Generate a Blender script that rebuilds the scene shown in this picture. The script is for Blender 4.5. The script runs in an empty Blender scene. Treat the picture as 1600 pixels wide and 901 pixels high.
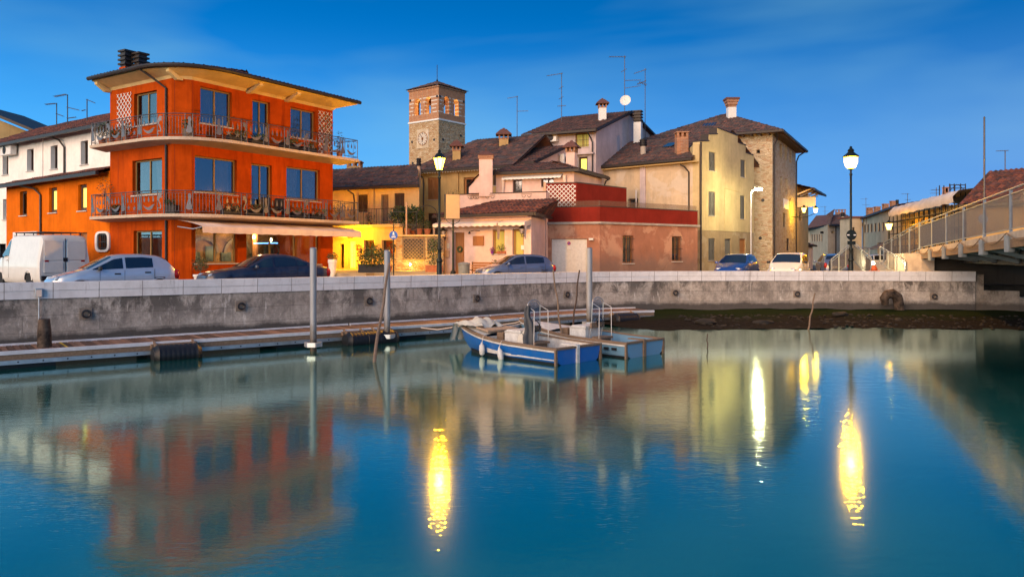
import bpy, bmesh, math, random
from mathutils import Vector, Matrix
R = math.radians
rnd = random.Random(7)
S = bpy.context.scene
COL = S.collection

# ------------------------------------------------------------------ camera, sky, sun, exposure
F, HY, ZC = 1200.0, 397.5, 1.43          # focal length in photo pixels, horizon row, eye height above the road
cam = bpy.data.cameras.new('camera'); camo = bpy.data.objects.new('camera', cam); COL.objects.link(camo)
camo.location = (0, 0, ZC); camo.rotation_euler = (R(90), 0, 0)
cam.lens = 36 * F / 1600; cam.sensor_width = 36; cam.shift_y = -(450.5 - HY) / 1600
cam.clip_start = .1; cam.clip_end = 4000
S.camera = camo
S.view_settings.view_transform = 'Standard'; S.view_settings.look = 'None'; S.view_settings.gamma = 1
S.view_settings.exposure = 3.3
S.render.engine = 'CYCLES'
S.cycles.use_denoising = True
S.cycles.max_bounces = 6; S.cycles.diffuse_bounces = 3; S.cycles.glossy_bounces = 3
S.cycles.transparent_max_bounces = 8; S.cycles.transmission_bounces = 3
S.cycles.sample_clamp_indirect = 1.2; S.cycles.sample_clamp_direct = 0; S.cycles.caustics_reflective = False

SUN_EL, SUN_ROT = R(2.0), R(145)         # the sun has just gone, behind the camera to the left
w = bpy.data.worlds.new('World'); S.world = w; w.use_nodes = True
wn, wl = w.node_tree.nodes, w.node_tree.links
sky = wn.new('ShaderNodeTexSky'); sky.sky_type = 'NISHITA'; sky.sun_disc = False
sky.sun_elevation = SUN_EL; sky.sun_rotation = SUN_ROT; sky.ozone_density = 4; sky.air_density = 1; sky.dust_density = .2
tc = wn.new('ShaderNodeTexCoord'); mp = wn.new('ShaderNodeMapping'); mp.inputs['Scale'].default_value = (1, 1, 3.2); mp.inputs['Location'].default_value = (0, 0, .24)
nm = wn.new('ShaderNodeVectorMath'); nm.operation = 'NORMALIZE'
wl.new(tc.outputs['Generated'], mp.inputs[0]); wl.new(mp.outputs[0], nm.inputs[0]); wl.new(nm.outputs[0], sky.inputs[0])
hs = wn.new('ShaderNodeHueSaturation'); hs.inputs['Saturation'].default_value = 1.12; hs.inputs['Value'].default_value = 1
wl.new(sky.outputs[0], hs.inputs['Color'])
cm = wn.new('ShaderNodeMapping'); cm.inputs['Scale'].default_value = (.8, .8, 3.4); cm.inputs['Rotation'].default_value = (0, R(18), R(20))
cn = wn.new('ShaderNodeTexNoise'); cn.inputs['Scale'].default_value = 2.2; cn.inputs['Detail'].default_value = 4; cn.inputs['Roughness'].default_value = .45; cn.inputs['Distortion'].default_value = .3
wl.new(tc.outputs['Generated'], cm.inputs[0]); wl.new(cm.outputs[0], cn.inputs[0])
cr = wn.new('ShaderNodeValToRGB'); cr.color_ramp.elements[0].position = .45; cr.color_ramp.elements[0].color = (0, 0, 0, 1); cr.color_ramp.elements[1].position = .72; cr.color_ramp.elements[1].color = (.5, .5, .5, 1)
wl.new(cn.outputs[0], cr.inputs[0])
mx = wn.new('ShaderNodeMixRGB'); mx.inputs[2].default_value = (.42, .50, .72, 1)       # thin lilac cirrus
wl.new(cr.outputs[0], mx.inputs[0]); wl.new(hs.outputs[0], mx.inputs[1])
sc_ = wn.new('ShaderNodeVectorMath'); sc_.operation = 'MULTIPLY'; sc_.inputs[1].default_value = (.34, .72, .72)
zg = wn.new('ShaderNodeSeparateXYZ'); wl.new(tc.outputs['Generated'], zg.inputs[0])
zr = wn.new('ShaderNodeMapRange'); zr.inputs[1].default_value = .12; zr.inputs[2].default_value = .34; zr.inputs[3].default_value = 1.05; zr.inputs[4].default_value = .74; wl.new(zg.outputs[2], zr.inputs[0])
zs_ = wn.new('ShaderNodeVectorMath'); zs_.operation = 'SCALE'; wl.new(mx.outputs[0], zs_.inputs[0]); wl.new(zr.outputs[0], zs_.inputs['Scale']); wl.new(zs_.outputs[0], sc_.inputs[0])
# the afterglow half of the sky, behind the camera, is boosted warm as unseen fill for the facades
sy = wn.new('ShaderNodeSeparateXYZ'); wl.new(tc.outputs['Generated'], sy.inputs[0])
bk = wn.new('ShaderNodeMapRange'); bk.inputs[1].default_value = .1; bk.inputs[2].default_value = -.75; bk.interpolation_type = 'SMOOTHSTEP'; 
dt = wn.new('ShaderNodeVectorMath'); dt.operation = 'DOT_PRODUCT'; dt.inputs[1].default_value = (.8, .6, 0); wl.new(tc.outputs['Generated'], dt.inputs[0]); wl.new(dt.outputs['Value'], bk.inputs[0])
wm = wn.new('ShaderNodeVectorMath'); wm.operation = 'MULTIPLY'; wm.inputs[1].default_value = (4.6, 2.6, 1.35); wl.new(sky.outputs[0], wm.inputs[0])
mb_ = wn.new('ShaderNodeMixRGB'); wl.new(bk.outputs[0], mb_.inputs[0]); wl.new(sc_.outputs[0], mb_.inputs[1]); wl.new(wm.outputs[0], mb_.inputs[2])
el = wn.new('ShaderNodeMapRange'); el.inputs[1].default_value = .30; el.inputs[2].default_value = .0; el.inputs[3].default_value = 0; el.inputs[4].default_value = .72; el.interpolation_type = 'SMOOTHSTEP'; wl.new(sy.outputs[2], el.inputs[0])
ex_ = wn.new('ShaderNodeMapRange'); ex_.inputs[1].default_value = -.55; ex_.inputs[2].default_value = .55; wl.new(sy.outputs[0], ex_.inputs[0])
hz = wn.new('ShaderNodeMixRGB'); hz.inputs[1].default_value = (.085, .38, .66, 1); hz.inputs[2].default_value = (.15, .28, .52, 1); wl.new(ex_.outputs[0], hz.inputs[0])   # pale blue to the left, lilac to the right
hm = wn.new('ShaderNodeMixRGB'); wl.new(el.outputs[0], hm.inputs[0]); wl.new(sc_.outputs[0], hm.inputs[1]); wl.new(hz.outputs[0], hm.inputs[2]); wl.new(hm.outputs[0], mb_.inputs[1])
bg = wn['Background']; wl.new(mb_.outputs[0], bg.inputs[0]); bg.inputs[1].default_value = .15

sun = bpy.data.lights.new('sun', 'SUN'); suno = bpy.data.objects.new('sun', sun); COL.objects.link(suno)
sun.energy = .5; sun.angle = R(60); sun.color = (1, .60, .36)                         # soft afterglow
_d = Vector((-math.sin(SUN_ROT), math.cos(SUN_ROT), .25)).normalized()
suno.rotation_euler = _d.to_track_quat('Z', 'Y').to_euler()

# ------------------------------------------------------------------ helpers
def G(px, d): return ((px - 800) / F * d, d)
def ZP(py, d): return ZC - (py - HY) / F * d
def P(px, py, d): return Vector(((px - 800) / F * d, d, ZP(py, d)))
def V(*a): return Vector(a)

class MB:
    def __init__(s): s.v = []; s.f = []; s.uv = {}
    def add(s, pts): i = len(s.v); s.v += [tuple(p) for p in pts]; return i
    def poly(s, pts, uv=None):
        i = s.add(pts); s.f.append(tuple(range(i, i + len(pts))))
        if uv: s.uv[len(s.f) - 1] = uv
    def obox(s, o, a, b, c):
        o, a, b, c = Vector(o), Vector(a), Vector(b), Vector(c)
        i = s.add([o, o + a, o + a + b, o + b, o + c, o + a + c, o + a + b + c, o + b + c])
        for q in ((0, 3, 2, 1), (4, 5, 6, 7), (0, 1, 5, 4), (1, 2, 6, 5), (2, 3, 7, 6), (3, 0, 4, 7)): s.f.append(tuple(i + k for k in q))
    def box(s, x0, x1, y0, y1, z0, z1): s.obox((x0, y0, z0), (x1 - x0, 0, 0), (0, y1 - y0, 0), (0, 0, z1 - z0))
    def bar(s, p, q, a, b, up=(0, 0, 1)):
        p, q = Vector(p), Vector(q); d = (q - p)
        if d.length < 1e-6: return
        up = Vector(up); n = d.cross(up)
        if n.length < 1e-5: n = d.cross(Vector((1, 0, 0)))
        n.normalize(); u = n.cross(d).normalized()
        s.obox(p - n * a / 2 - u * b / 2, d, n * a, u * b)
    def tube(s, pts, r, n=8, cap=True):
        pts = [Vector(p) for p in pts]; rs = r if isinstance(r, (list, tuple)) else [r] * len(pts)
        rings = []; ref = None
        for k, p in enumerate(pts):
            t = (pts[min(k + 1, len(pts) - 1)] - pts[max(k - 1, 0)]).normalized()
            if ref is None: ref = t.cross(Vector((0, 0, 1)) if abs(t.z) < .95 else Vector((1, 0, 0))).normalized()
            ref = (ref - t * ref.dot(t)).normalized(); b = t.cross(ref)
            rings.append(s.add([p + (ref * math.cos(a) + b * math.sin(a)) * rs[k] for a in [2 * math.pi * j / n for j in range(n)]]))
        for a, b in zip(rings, rings[1:]):
            for j in range(n): s.f.append((a + j, a + (j + 1) % n, b + (j + 1) % n, b + j))
        if cap: s.f.append(tuple(rings[0] + j for j in range(n))[::-1]); s.f.append(tuple(rings[-1] + j for j in range(n)))
    def lathe(s, c, prof, n=16, rot=None):
        c = Vector(c); rings = []
        for r, z in prof:
            pts = [Vector((r * math.cos(2 * math.pi * j / n), r * math.sin(2 * math.pi * j / n), z)) for j in range(n)]
            if rot is not None: pts = [rot @ p for p in pts]
            rings.append(s.add([c + p for p in pts]))
        for a, b in zip(rings, rings[1:]):
            for j in range(n): s.f.append((a + j, a + (j + 1) % n, b + (j + 1) % n, b + j))
        s.f.append(tuple(rings[0] + j for j in range(n))[::-1]); s.f.append(tuple(rings[-1] + j for j in range(n)))
    def extrude(s, pts, vec):
        pts = [Vector(p) for p in pts]; vec = Vector(vec); n = len(pts); i = s.add(pts + [p + vec for p in pts])
        s.f.append(tuple(i + k for k in range(n))[::-1]); s.f.append(tuple(i + n + k for k in range(n)))
        for k in range(n): s.f.append((i + k, i + (k + 1) % n, i + n + (k + 1) % n, i + n + k))
    def prism(s, p2, z0, z1): s.extrude([(x, y, z0) for x, y in p2], (0, 0, z1 - z0))
    def grid(s, rows, uvs=None):
        m = len(rows[0]); st = [s.add(r) for r in rows]
        for a in range(len(rows) - 1):
            for j in range(m - 1):
                s.f.append((st[a] + j, st[a] + j + 1, st[a + 1] + j + 1, st[a + 1] + j))
                if uvs: s.uv[len(s.f) - 1] = [uvs[a][j], uvs[a][j + 1], uvs[a + 1][j + 1], uvs[a + 1][j]]
    def build(s, name, mat, parent=None, smooth=0, recalc=True, bevel=0):
        me = bpy.data.meshes.new(name); me.from_pydata(s.v, [], s.f)
        if s.uv:
            ul = me.uv_layers.new(name='UVMap')
            for k, p in enumerate(me.polygons):
                if k in s.uv:
                    for li, u in zip(p.loop_indices, s.uv[k]): ul.data[li].uv = u
        if recalc:
            bm = bmesh.new(); bm.from_mesh(me); bmesh.ops.remove_doubles(bm, verts=bm.verts, dist=1e-5); bmesh.ops.recalc_face_normals(bm, faces=bm.faces); bm.to_mesh(me); bm.free()
        me.materials.append(mat)
        if smooth:
            for p in me.polygons: p.use_smooth = True
            me.set_sharp_from_angle(angle=R(smooth))
        o = bpy.data.objects.new(name, me); COL.objects.link(o)
        if parent: o.parent = parent
        if bevel:
            m = o.modifiers.new('bevel', 'BEVEL'); m.width = bevel; m.segments = 2; m.limit_method = 'ANGLE'; m.angle_limit = R(40)
        return o

def tag(o, label=None, cat=None, group=None, kind=None):
    if label: o['label'] = label
    if cat: o['category'] = cat
    if group: o['group'] = group
    if kind: o['kind'] = kind
    return o
def thing(name, label, cat, loc=(0, 0, 0), rz=0, group=None):
    o = bpy.data.objects.new(name, None); COL.objects.link(o); o.location = loc; o.rotation_euler = (0, 0, rz); o.empty_display_size = .2
    return tag(o, label, cat, group)
class Rel:                                    # a thing whose parts are given in world coordinates
    pass
def fix_parent(o, root):                      # keep world coordinates of a mesh under a moved root
    o.parent = root
    o.matrix_parent_inverse = Matrix.Translation(root.location).inverted()
    return o
def copy_tree(o, parent=None):
    c = o.copy(); COL.objects.link(c); c.parent = parent
    for ch in o.children: copy_tree(ch, c)
    return c

# ------------------------------------------------------------------ materials
def newmat(name):
    m = bpy.data.materials.new(name); m.use_nodes = True
    return m, m.node_tree.nodes, m.node_tree.links, m.node_tree.nodes['Principled BSDF']
def noise(n, l, vec, scale, detail=5, rough=.6, dist=0):
    t = n.new('ShaderNodeTexNoise'); t.inputs['Scale'].default_value = scale; t.inputs['Detail'].default_value = detail
    t.inputs['Roughness'].default_value = rough; t.inputs['Distortion'].default_value = dist
    if vec is not None: l.new(vec, t.inputs['Vector'])
    return t.outputs['Fac']
def mapping(n, l, vec, sc=(1, 1, 1), rot=(0, 0, 0)):
    m = n.new('ShaderNodeMapping'); m.inputs['Scale'].default_value = sc; m.inputs['Rotation'].default_value = rot; l.new(vec, m.inputs[0]); return m.outputs[0]
def ramp(n, l, fac, stops):
    r = n.new('ShaderNodeValToRGB'); e = r.color_ramp.elements
    while len(e) < len(stops): e.new(.5)
    for k, (p, c) in enumerate(stops):
        e[k].position = p; e[k].color = (c, c, c, 1) if not isinstance(c, (tuple, list)) else (*c[:3], 1)
    l.new(fac, r.inputs[0]); return r.outputs[0]
def mix(n, l, fac, a, b, mode='MIX'):
    m = n.new('ShaderNodeMixRGB'); m.blend_type = mode
    for k, x in ((0, fac), (1, a), (2, b)):
        if isinstance(x, (int, float)): m.inputs[k].default_value = x if k == 0 else (x, x, x, 1)
        elif isinstance(x, (tuple, list)): m.inputs[k].default_value = (*x[:3], 1)
        else: l.new(x, m.inputs[k])
    return m.outputs[0]
def bump(n, l, h, bs, strength=.3, dist=.02):
    b = n.new('ShaderNodeBump'); b.inputs['Strength'].default_value = strength; b.inputs['Distance'].default_value = dist
    l.new(h, b.inputs['Height']); l.new(b.outputs[0], bs.inputs['Normal']); return b
def objco(n): return n.new('ShaderNodeTexCoord').outputs['Object']
def posco(n): return n.new('ShaderNodeNewGeometry').outputs['Position']
def uvco(n): return n.new('ShaderNodeTexCoord').outputs['UV']

def simple(name, c, rough=.6, metal=0, var=.12, scale=8, spec=.4, bmp=0):
    m, n, l, b = newmat(name); co = objco(n)
    f = noise(n, l, co, scale, 4)
    c2 = tuple(max(0, x * (1 - var * 2)) for x in c); c3 = tuple(min(1, x * (1 + var)) for x in c)
    l.new(mix(n, l, ramp(n, l, f, [(.3, 0), (.7, 1)]), c2, c3), b.inputs['Base Color'])
    rr = n.new('ShaderNodeMapRange'); rr.inputs[3].default_value = max(.02, rough - .08); rr.inputs[4].default_value = min(1, rough + .1); l.new(f, rr.inputs[0]); l.new(rr.outputs[0], b.inputs['Roughness'])
    b.inputs['Metallic'].default_value = metal; b.inputs['Specular IOR Level'].default_value = spec
    if bmp: bump(n, l, noise(n, l, co, scale * 6, 3), b, bmp, .01)
    return m

def plaster(name, c, stain=(.2, .18, .15), amount=.35, patch=None, pamount=.5, base=None, basez=1.0, lo=.76):
    """painted render: cloudy paint, rain streaks, optional worn patches and a damp foot"""
    m, n, l, b = newmat(name); co = posco(n)
    a = noise(n, l, co, .9, 7, .65)
    col = mix(n, l, ramp(n, l, a, [(.3, 0), (.72, 1)]), tuple(x * lo for x in c), tuple(min(1, x * 1.1) for x in c))
    st = noise(n, l, mapping(n, l, co, (2.2, 2.2, .22)), 1.6, 6, .7)
    k = ramp(n, l, st, [(.5, 0), (.78, amount)])
    col = mix(n, l, k, col, stain)
    fn = noise(n, l, co, 5, 6, .7)
    col = mix(n, l, ramp(n, l, fn, [(.35, .0), (.75, .22)]), col, tuple(x * .55 for x in c))
    if patch:
        pn = noise(n, l, co, .75, 8, .62, .4)
        col = mix(n, l, ramp(n, l, pn, [(.5, 0), (.56, pamount)]), col, patch)
    if base:
        sx = n.new('ShaderNodeSeparateXYZ'); l.new(co, sx.inputs[0])
        ad = n.new('ShaderNodeMath'); ad.operation = 'MULTIPLY_ADD'; ad.inputs[1].default_value = -1.6; ad.inputs[2].default_value = 0
        l.new(noise(n, l, co, 1.2, 6, .7), ad.inputs[0])
        s2 = n.new('ShaderNodeMath'); s2.operation = 'ADD'; l.new(sx.outputs[2], s2.inputs[0]); l.new(ad.outputs[0], s2.inputs[1])
        kk = ramp(n, l, s2.outputs[0], [(0, .75), (1, 0)]); 
        mr = n.new('ShaderNodeMapRange'); mr.inputs[1].default_value = basez - 1.6; mr.inputs[2].default_value = basez - .6; mr.inputs[3].default_value = .75; mr.inputs[4].default_value = 0
        l.new(s2.outputs[0], mr.inputs[0]); col = mix(n, l, mr.outputs[0], col, base)
    l.new(col, b.inputs['Base Color']); b.inputs['Roughness'].default_value = .95; b.inputs['Specular IOR Level'].default_value = .06
    bump(n, l, noise(n, l, co, 18, 6, .7), b, .35, .02)
    return m

def tile_mat(name, c1, c2, c3, lichen=.3):
    m, n, l, b = newmat(name); uv = uvco(n)
    fl = n.new('ShaderNodeVectorMath'); fl.operation = 'FLOOR'; l.new(uv, fl.inputs[0])
    wn_ = n.new('ShaderNodeTexWhiteNoise'); wn_.noise_dimensions = '2D'; l.new(fl.outputs[0], wn_.inputs['Vector'])
    col = ramp(n, l, wn_.outputs['Value'], [(0, c1), (.35, c2), (.62, c1), (.82, c3), (1, c2)])
    big = noise(n, l, posco(n), 1.6, 6, .7)
    col = mix(n, l, ramp(n, l, big, [(.42, 0), (.66, lichen * 1.8)]), col, (.14, .13, .12))
    pat = noise(n, l, posco(n), 2.6, 4, .6)
    col = mix(n, l, ramp(n, l, pat, [(.55, 0), (.68, .7)]), col, c3)
    fine = noise(n, l, posco(n), 9, 5, .7)
    col = mix(n, l, ramp(n, l, fine, [(.45, 0), (.75, .55)]), col, (.03, .025, .025))
    l.new(col, b.inputs['Base Color']); b.inputs['Roughness'].default_value = .85; b.inputs['Specular IOR Level'].default_value = .25
    bump(n, l, fine, b, .4, .02)
    return m

def stone_mat(name, cols, mortar, sx=3.2, sz=6.5, bm_=.8):
    """rubble: squashed voronoi cells with own colours and recessed joints"""
    m, n, l, b = newmat(name); co = posco(n)
    wob = noise(n, l, co, 2.5, 3)
    mp_ = mapping(n, l, co, (sx, sx, sz))
    mxv = n.new('ShaderNodeMixRGB'); mxv.blend_type = 'ADD'; mxv.inputs[0].default_value = .5; l.new(mp_, mxv.inputs[1]); l.new(wob, mxv.inputs[2])
    v = n.new('ShaderNodeTexVoronoi'); v.feature = 'F1'; v.inputs['Scale'].default_value = 1; l.new(mxv.outputs[0], v.inputs['Vector'])
    e = n.new('ShaderNodeTexVoronoi'); e.feature = 'DISTANCE_TO_EDGE'; e.inputs['Scale'].default_value = 1; l.new(mxv.outputs[0], e.inputs['Vector'])
    sp = n.new('ShaderNodeSeparateColor'); l.new(v.outputs['Color'], sp.inputs[0])
    col = ramp(n, l, sp.outputs[0], [(k / (len(cols) - 1), c) for k, c in enumerate(cols)])
    col = mix(n, l, ramp(n, l, noise(n, l, co, 14, 5, .7), [(.3, .0), (.8, .5)]), col, tuple(x * .5 for x in cols[0]))
    col = mix(n, l, ramp(n, l, e.outputs[0], [(0, 1), (.11, 0)]), col, mortar)
    col = mix(n, l, ramp(n, l, noise(n, l, co, .5, 5), [(.45, 0), (.8, .5)]), col, tuple(x * .8 for x in mortar))
    l.new(col, b.inputs['Base Color']); b.inputs['Roughness'].default_value = .92; b.inputs['Specular IOR Level'].default_value = .2
    bump(n, l, ramp(n, l, e.outputs[0], [(0, 0), (.2, 1)]), b, bm_, .05)
    return m

def brick_mat(name, c1, c2, mortar, scale=1.0, band=None):
    m, n, l, b = newmat(name); co = posco(n)
    sx = n.new('ShaderNodeSeparateXYZ'); l.new(co, sx.inputs[0])
    ad = n.new('ShaderNodeMath'); ad.operation = 'ADD'; l.new(sx.outputs[0], ad.inputs[0]); l.new(sx.outputs[1], ad.inputs[1])
    cb = n.new('ShaderNodeCombineXYZ'); l.new(ad.outputs[0], cb.inputs[0]); l.new(sx.outputs[2], cb.inputs[1])
    t = n.new('ShaderNodeTexBrick'); l.new(cb.outputs[0], t.inputs['Vector'])
    t.inputs['Scale'].default_value = scale; t.inputs['Brick Width'].default_value = .32; t.inputs['Row Height'].default_value = .1; t.inputs['Mortar Size'].default_value = .012
    t.inputs['Color1'].default_value = (*c1, 1); t.inputs['Color2'].default_value = (*c2, 1); t.inputs['Mortar'].default_value = (*mortar, 1)
    col = mix(n, l, ramp(n, l, noise(n, l, co, 3, 6, .7), [(.35, 0), (.75, .6)]), t.outputs['Color'], tuple(x * .5 for x in c1))
    if band:
        z0, z1, per, bc = band
        md = n.new('ShaderNodeMath'); md.operation = 'FRACT'; dv = n.new('ShaderNodeMath'); dv.operation = 'DIVIDE'; dv.inputs[1].default_value = per; l.new(sx.outputs[2], dv.inputs[0]); l.new(dv.outputs[0], md.inputs[0])
        g1 = n.new('ShaderNodeMath'); g1.operation = 'LESS_THAN'; g1.inputs[1].default_value = .33; l.new(md.outputs[0], g1.inputs[0])
        g2 = n.new('ShaderNodeMath'); g2.operation = 'GREATER_THAN'; g2.inputs[1].default_value = z0; l.new(sx.outputs[2], g2.inputs[0])
        g3 = n.new('ShaderNodeMath'); g3.operation = 'LESS_THAN'; g3.inputs[1].default_value = z1; l.new(sx.outputs[2], g3.inputs[0])
        g4 = n.new('ShaderNodeMath'); g4.operation = 'GREATER_THAN'; g4.inputs[1].default_value = .47; l.new(noise(n, l, mapping(n, l, co, (1, 1, .4)), 1.3, 2), g4.inputs[0])
        p = None
        for g in (g2, g3, g4):
            q = n.new('ShaderNodeMath'); q.operation = 'MULTIPLY'; l.new((p or g1).outputs[0], q.inputs[0]); l.new(g.outputs[0], q.inputs[1]); p = q
        col = mix(n, l, p.outputs[0], col, bc)
    l.new(col, b.inputs['Base Color']); b.inputs['Roughness'].default_value = .9
    bump(n, l, t.outputs['Fac'], b, -.4, .02)
    return m

def emis(name, c, s):
    m, n, l, b = newmat(name); b.inputs['Base Color'].default_value = (*c, 1); b.inputs['Emission Color'].default_value = (*c, 1); b.inputs['Emission Strength'].default_value = s
    return m

def pane_mat(name, tint=(.5, .55, .6), refl=.35):
    m, n, l, b = newmat(name); n.remove(b); out = n['Material Output']
    gl = n.new('ShaderNodeBsdfGlossy'); gl.inputs['Roughness'].default_value = .03; gl.inputs['Color'].default_value = (.9, .95, 1, 1)
    tr = n.new('ShaderNodeBsdfTransparent'); tr.inputs['Color'].default_value = (*tint, 1)
    ms = n.new('ShaderNodeMixShader'); ms.inputs[0].default_value = refl; l.new(tr.outputs[0], ms.inputs[1]); l.new(gl.outputs[0], ms.inputs[2]); l.new(ms.outputs[0], out.inputs[0])
    bp = n.new('ShaderNodeBump'); bp.inputs['Strength'].default_value = .04; bp.inputs['Distance'].default_value = .05
    l.new(noise(n, l, posco(n), .7, 2), bp.inputs['Height']); l.new(bp.outputs[0], gl.inputs['Normal'])
    return m
def glass_dark(name, c=(.012, .016, .02), refl=.25):
    m, n, l, b = newmat(name); out = n['Material Output']
    b.inputs['Base Color'].default_value = (*c, 1); b.inputs['Roughness'].default_value = .08; b.inputs['Specular IOR Level'].default_value = .6
    gl = n.new('ShaderNodeBsdfGlossy'); gl.inputs['Roughness'].default_value = .04
    ms = n.new('ShaderNodeMixShader'); ms.inputs[0].default_value = refl; l.new(b.outputs[0], ms.inputs[1]); l.new(gl.outputs[0], ms.inputs[2]); l.new(ms.outputs[0], out.inputs[0])
    return m
def paint(name, c, metal=0, rough=.3, coat=1.0):
    m, n, l, b = newmat(name); co = objco(n)
    d = noise(n, l, co, 3, 5, .7)
    l.new(mix(n, l, ramp(n, l, d, [(.4, 0), (.8, .18)]), c, (.22, .2, .17)), b.inputs['Base Color'])
    b.inputs['Metallic'].default_value = metal; b.inputs['Roughness'].default_value = rough
    b.inputs['Coat Weight'].default_value = coat; b.inputs['Coat Roughness'].default_value = .06
    return m
def wood(name, c1, c2, axis_scale=(1, 12, 12), rough=.75):
    m, n, l, b = newmat(name); co = objco(n)
    f = noise(n, l, mapping(n, l, co, axis_scale), 2, 6, .65, .3)
    l.new(mix(n, l, ramp(n, l, f, [(.3, 0), (.7, 1)]), c1, c2), b.inputs['Base Color']); b.inputs['Roughness'].default_value = rough
    bump(n, l, f, b, .3, .01)
    return m

M = {}
M['orange'] = plaster('orange_render', (.56, .080, .005), stain=(.17, .022, .004), amount=.8, lo=.6)
M['orange2'] = plaster('orange_render_wing', (.78, .17, .006), stain=(.3, .06, .01), amount=.5)
M['cream_soffit'] = plaster('cream_soffit_paint', (.88, .66, .30), amount=.15)
M['white_wall'] = plaster('white_render', (.92, .88, .82), stain=(.5, .45, .38), amount=.22, lo=.9)
M['pink'] = plaster('pink_render', (.80, .59, .52), stain=(.4, .25, .2), amount=.22)
M['lilac'] = plaster('pale_lilac_render', (.60, .50, .50), stain=(.28, .25, .27), amount=.5)
M['peach'] = plaster('peach_render', (.68, .46, .30), stain=(.35, .25, .2), amount=.35)
M['tan'] = plaster('tan_render', (.52, .36, .16), stain=(.25, .17, .09), amount=.4)
M['cream'] = plaster('cream_render', (.62, .49, .33), stain=(.3, .25, .2), amount=.55, patch=(.66, .6, .52), pamount=.4)
M['yellow'] = plaster('yellow_render', (.62, .50, .27), stain=(.32, .24, .12), amount=.5)
M['yellowbase'] = plaster('stained_yellow_foot', (.38, .29, .17), stain=(.16, .13, .1), amount=.6, patch=(.45, .38, .27), pamount=.6)
M['worn_pink'] = plaster('worn_pink_render', (.46, .22, .14), stain=(.2, .11, .09), amount=.45, patch=(.6, .36, .24), pamount=.75, base=(.2, .15, .13), basez=1.6)
M['redband'] = plaster('dark_red_paint', (.25, .028, .018), stain=(.1, .02, .015), amount=.5)
M['court'] = plaster('ochre_courtyard_render', (.70, .50, .24), stain=(.38, .26, .1), amount=.45)
M['farwall'] = plaster('far_cream_render', (.66, .55, .38), amount=.3)
M['stone'] = stone_mat('tower_house_stone', [(.40, .30, .18), (.66, .55, .38), (.48, .29, .17), (.70, .62, .46), (.56, .44, .29)], (.52, .43, .30))
M['belfry_stone'] = stone_mat('belfry_stone', [(.38, .24, .12), (.60, .45, .27), (.42, .23, .11), (.66, .53, .36), (.50, .34, .18)], (.44, .31, .17), 2.2, 4.5)
M['belfry_brick'] = brick_mat('belfry_brick', (.48, .21, .095), (.36, .15, .07), (.46, .31, .19), band=(19.8, 22.3, .5, (.58, .5, .42)))
M['brick'] = brick_mat('chimney_brick', (.42, .2, .1), (.3, .12, .06), (.4, .3, .22))
M['garden_brick'] = stone_mat('garden_wall_brick_and_stone', [(.42, .2, .08), (.5, .36, .18), (.55, .45, .3), (.35, .16, .07)], (.45, .36, .22), 3, 8)
M['tile'] = tile_mat('old_roof_tiles', (.12, .07, .06), (.05, .04, .04), (.24, .10, .07))
M['tile_red'] = tile_mat('red_roof_tiles', (.15, .05, .036), (.06, .03, .027), (.27, .09, .055), .12)
M['tile_dark'] = tile_mat('dark_roof_tiles', (.09, .05, .043), (.04, .03, .03), (.18, .07, .052), .15)
M['darktrim'] = simple('dark_brown_gutter', (.028, .02, .017), .5)
M['pipe'] = simple('brown_pipe_paint', (.03, .022, .018), .45)
M['woodframe'] = wood('window_frame_wood', (.24, .13, .035), (.34, .2, .06), (8, 8, 1))
M['darkwood'] = wood('dark_shutter_wood', (.05, .028, .018), (.08, .045, .03), (8, 8, 1))
M['brownwood'] = wood('brown_door_wood', (.26, .1, .03), (.36, .16, .05), (8, 8, 1))
M['greyshut'] = wood('grey_shutter_paint', (.09, .095, .09), (.15, .15, .14), (8, 8, 1))
M['oldwood'] = wood('weathered_wood', (.13, .085, .055), (.26, .18, .12), (1, 14, 14), .85)
m, n, l, b = newmat('deck_boards'); uv = uvco(n); sx = n.new('ShaderNodeSeparateXYZ'); l.new(uv, sx.inputs[0])
col = ramp(n, l, sx.outputs[0], [(0, (.07, .036, .022)), (.5, (.17, .088, .055)), (1, (.30, .17, .11))])
l.new(mix(n, l, ramp(n, l, noise(n, l, posco(n), 5, 5, .7), [(.4, 0), (.8, .6)]), col, (.05, .035, .03)), b.inputs['Base Color']); b.inputs['Roughness'].default_value = .75; M['deckwood'] = m
M['edge'] = simple('pale_walkway_edge', (.62, .64, .68), .5, var=.1, scale=3)
M['sill'] = simple('pale_stone_sill', (.55, .52, .48), .7)
M['pane'] = pane_mat('window_glass', (.5, .52, .54), .17)
M['shopglass'] = pane_mat('shop_glass', (.9, .9, .9), .035)
M['dark_pane'] = glass_dark('dark_window_glass')
M['lit_pane'] = emis('lit_window_glass', (.75, .62, .12), .16)
M['green_pane'] = emis('olive_lit_glass', (.36, .30, .05), .05)
M['curtain'] = simple('net_curtain', (.62, .62, .58), .9, scale=3)
M['room'] = simple('dim_room', (.16, .14, .12), .9)
M['iron'] = simple('wrought_iron', (.045, .045, .05), .5, .6)
M['greyiron'] = simple('grey_painted_railing', (.085, .085, .095), .45, .4)
M['cutout'] = simple('grey_sheet_metal', (.15, .145, .155), .45, .5)
M['steel'] = simple('galvanised_steel', (.40, .42, .44), .42, .7, scale=4, bmp=.1)
M['alu'] = simple('pale_aluminium', (.55, .56, .58), .4, .6)
M['white'] = simple('white_paint', (.75, .74, .70), .5, var=.06)
M['slab'] = plaster('balcony_concrete_paint', (.62, .50, .38), stain=(.3, .22, .16), amount=.4)
M['terracotta'] = simple('terracotta', (.38, .13, .06), .8)
M['black'] = simple('black_plastic', (.010, .010, .013), .5)
M['rubber'] = simple('tyre_rubber', (.02, .02, .02), .85)
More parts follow.
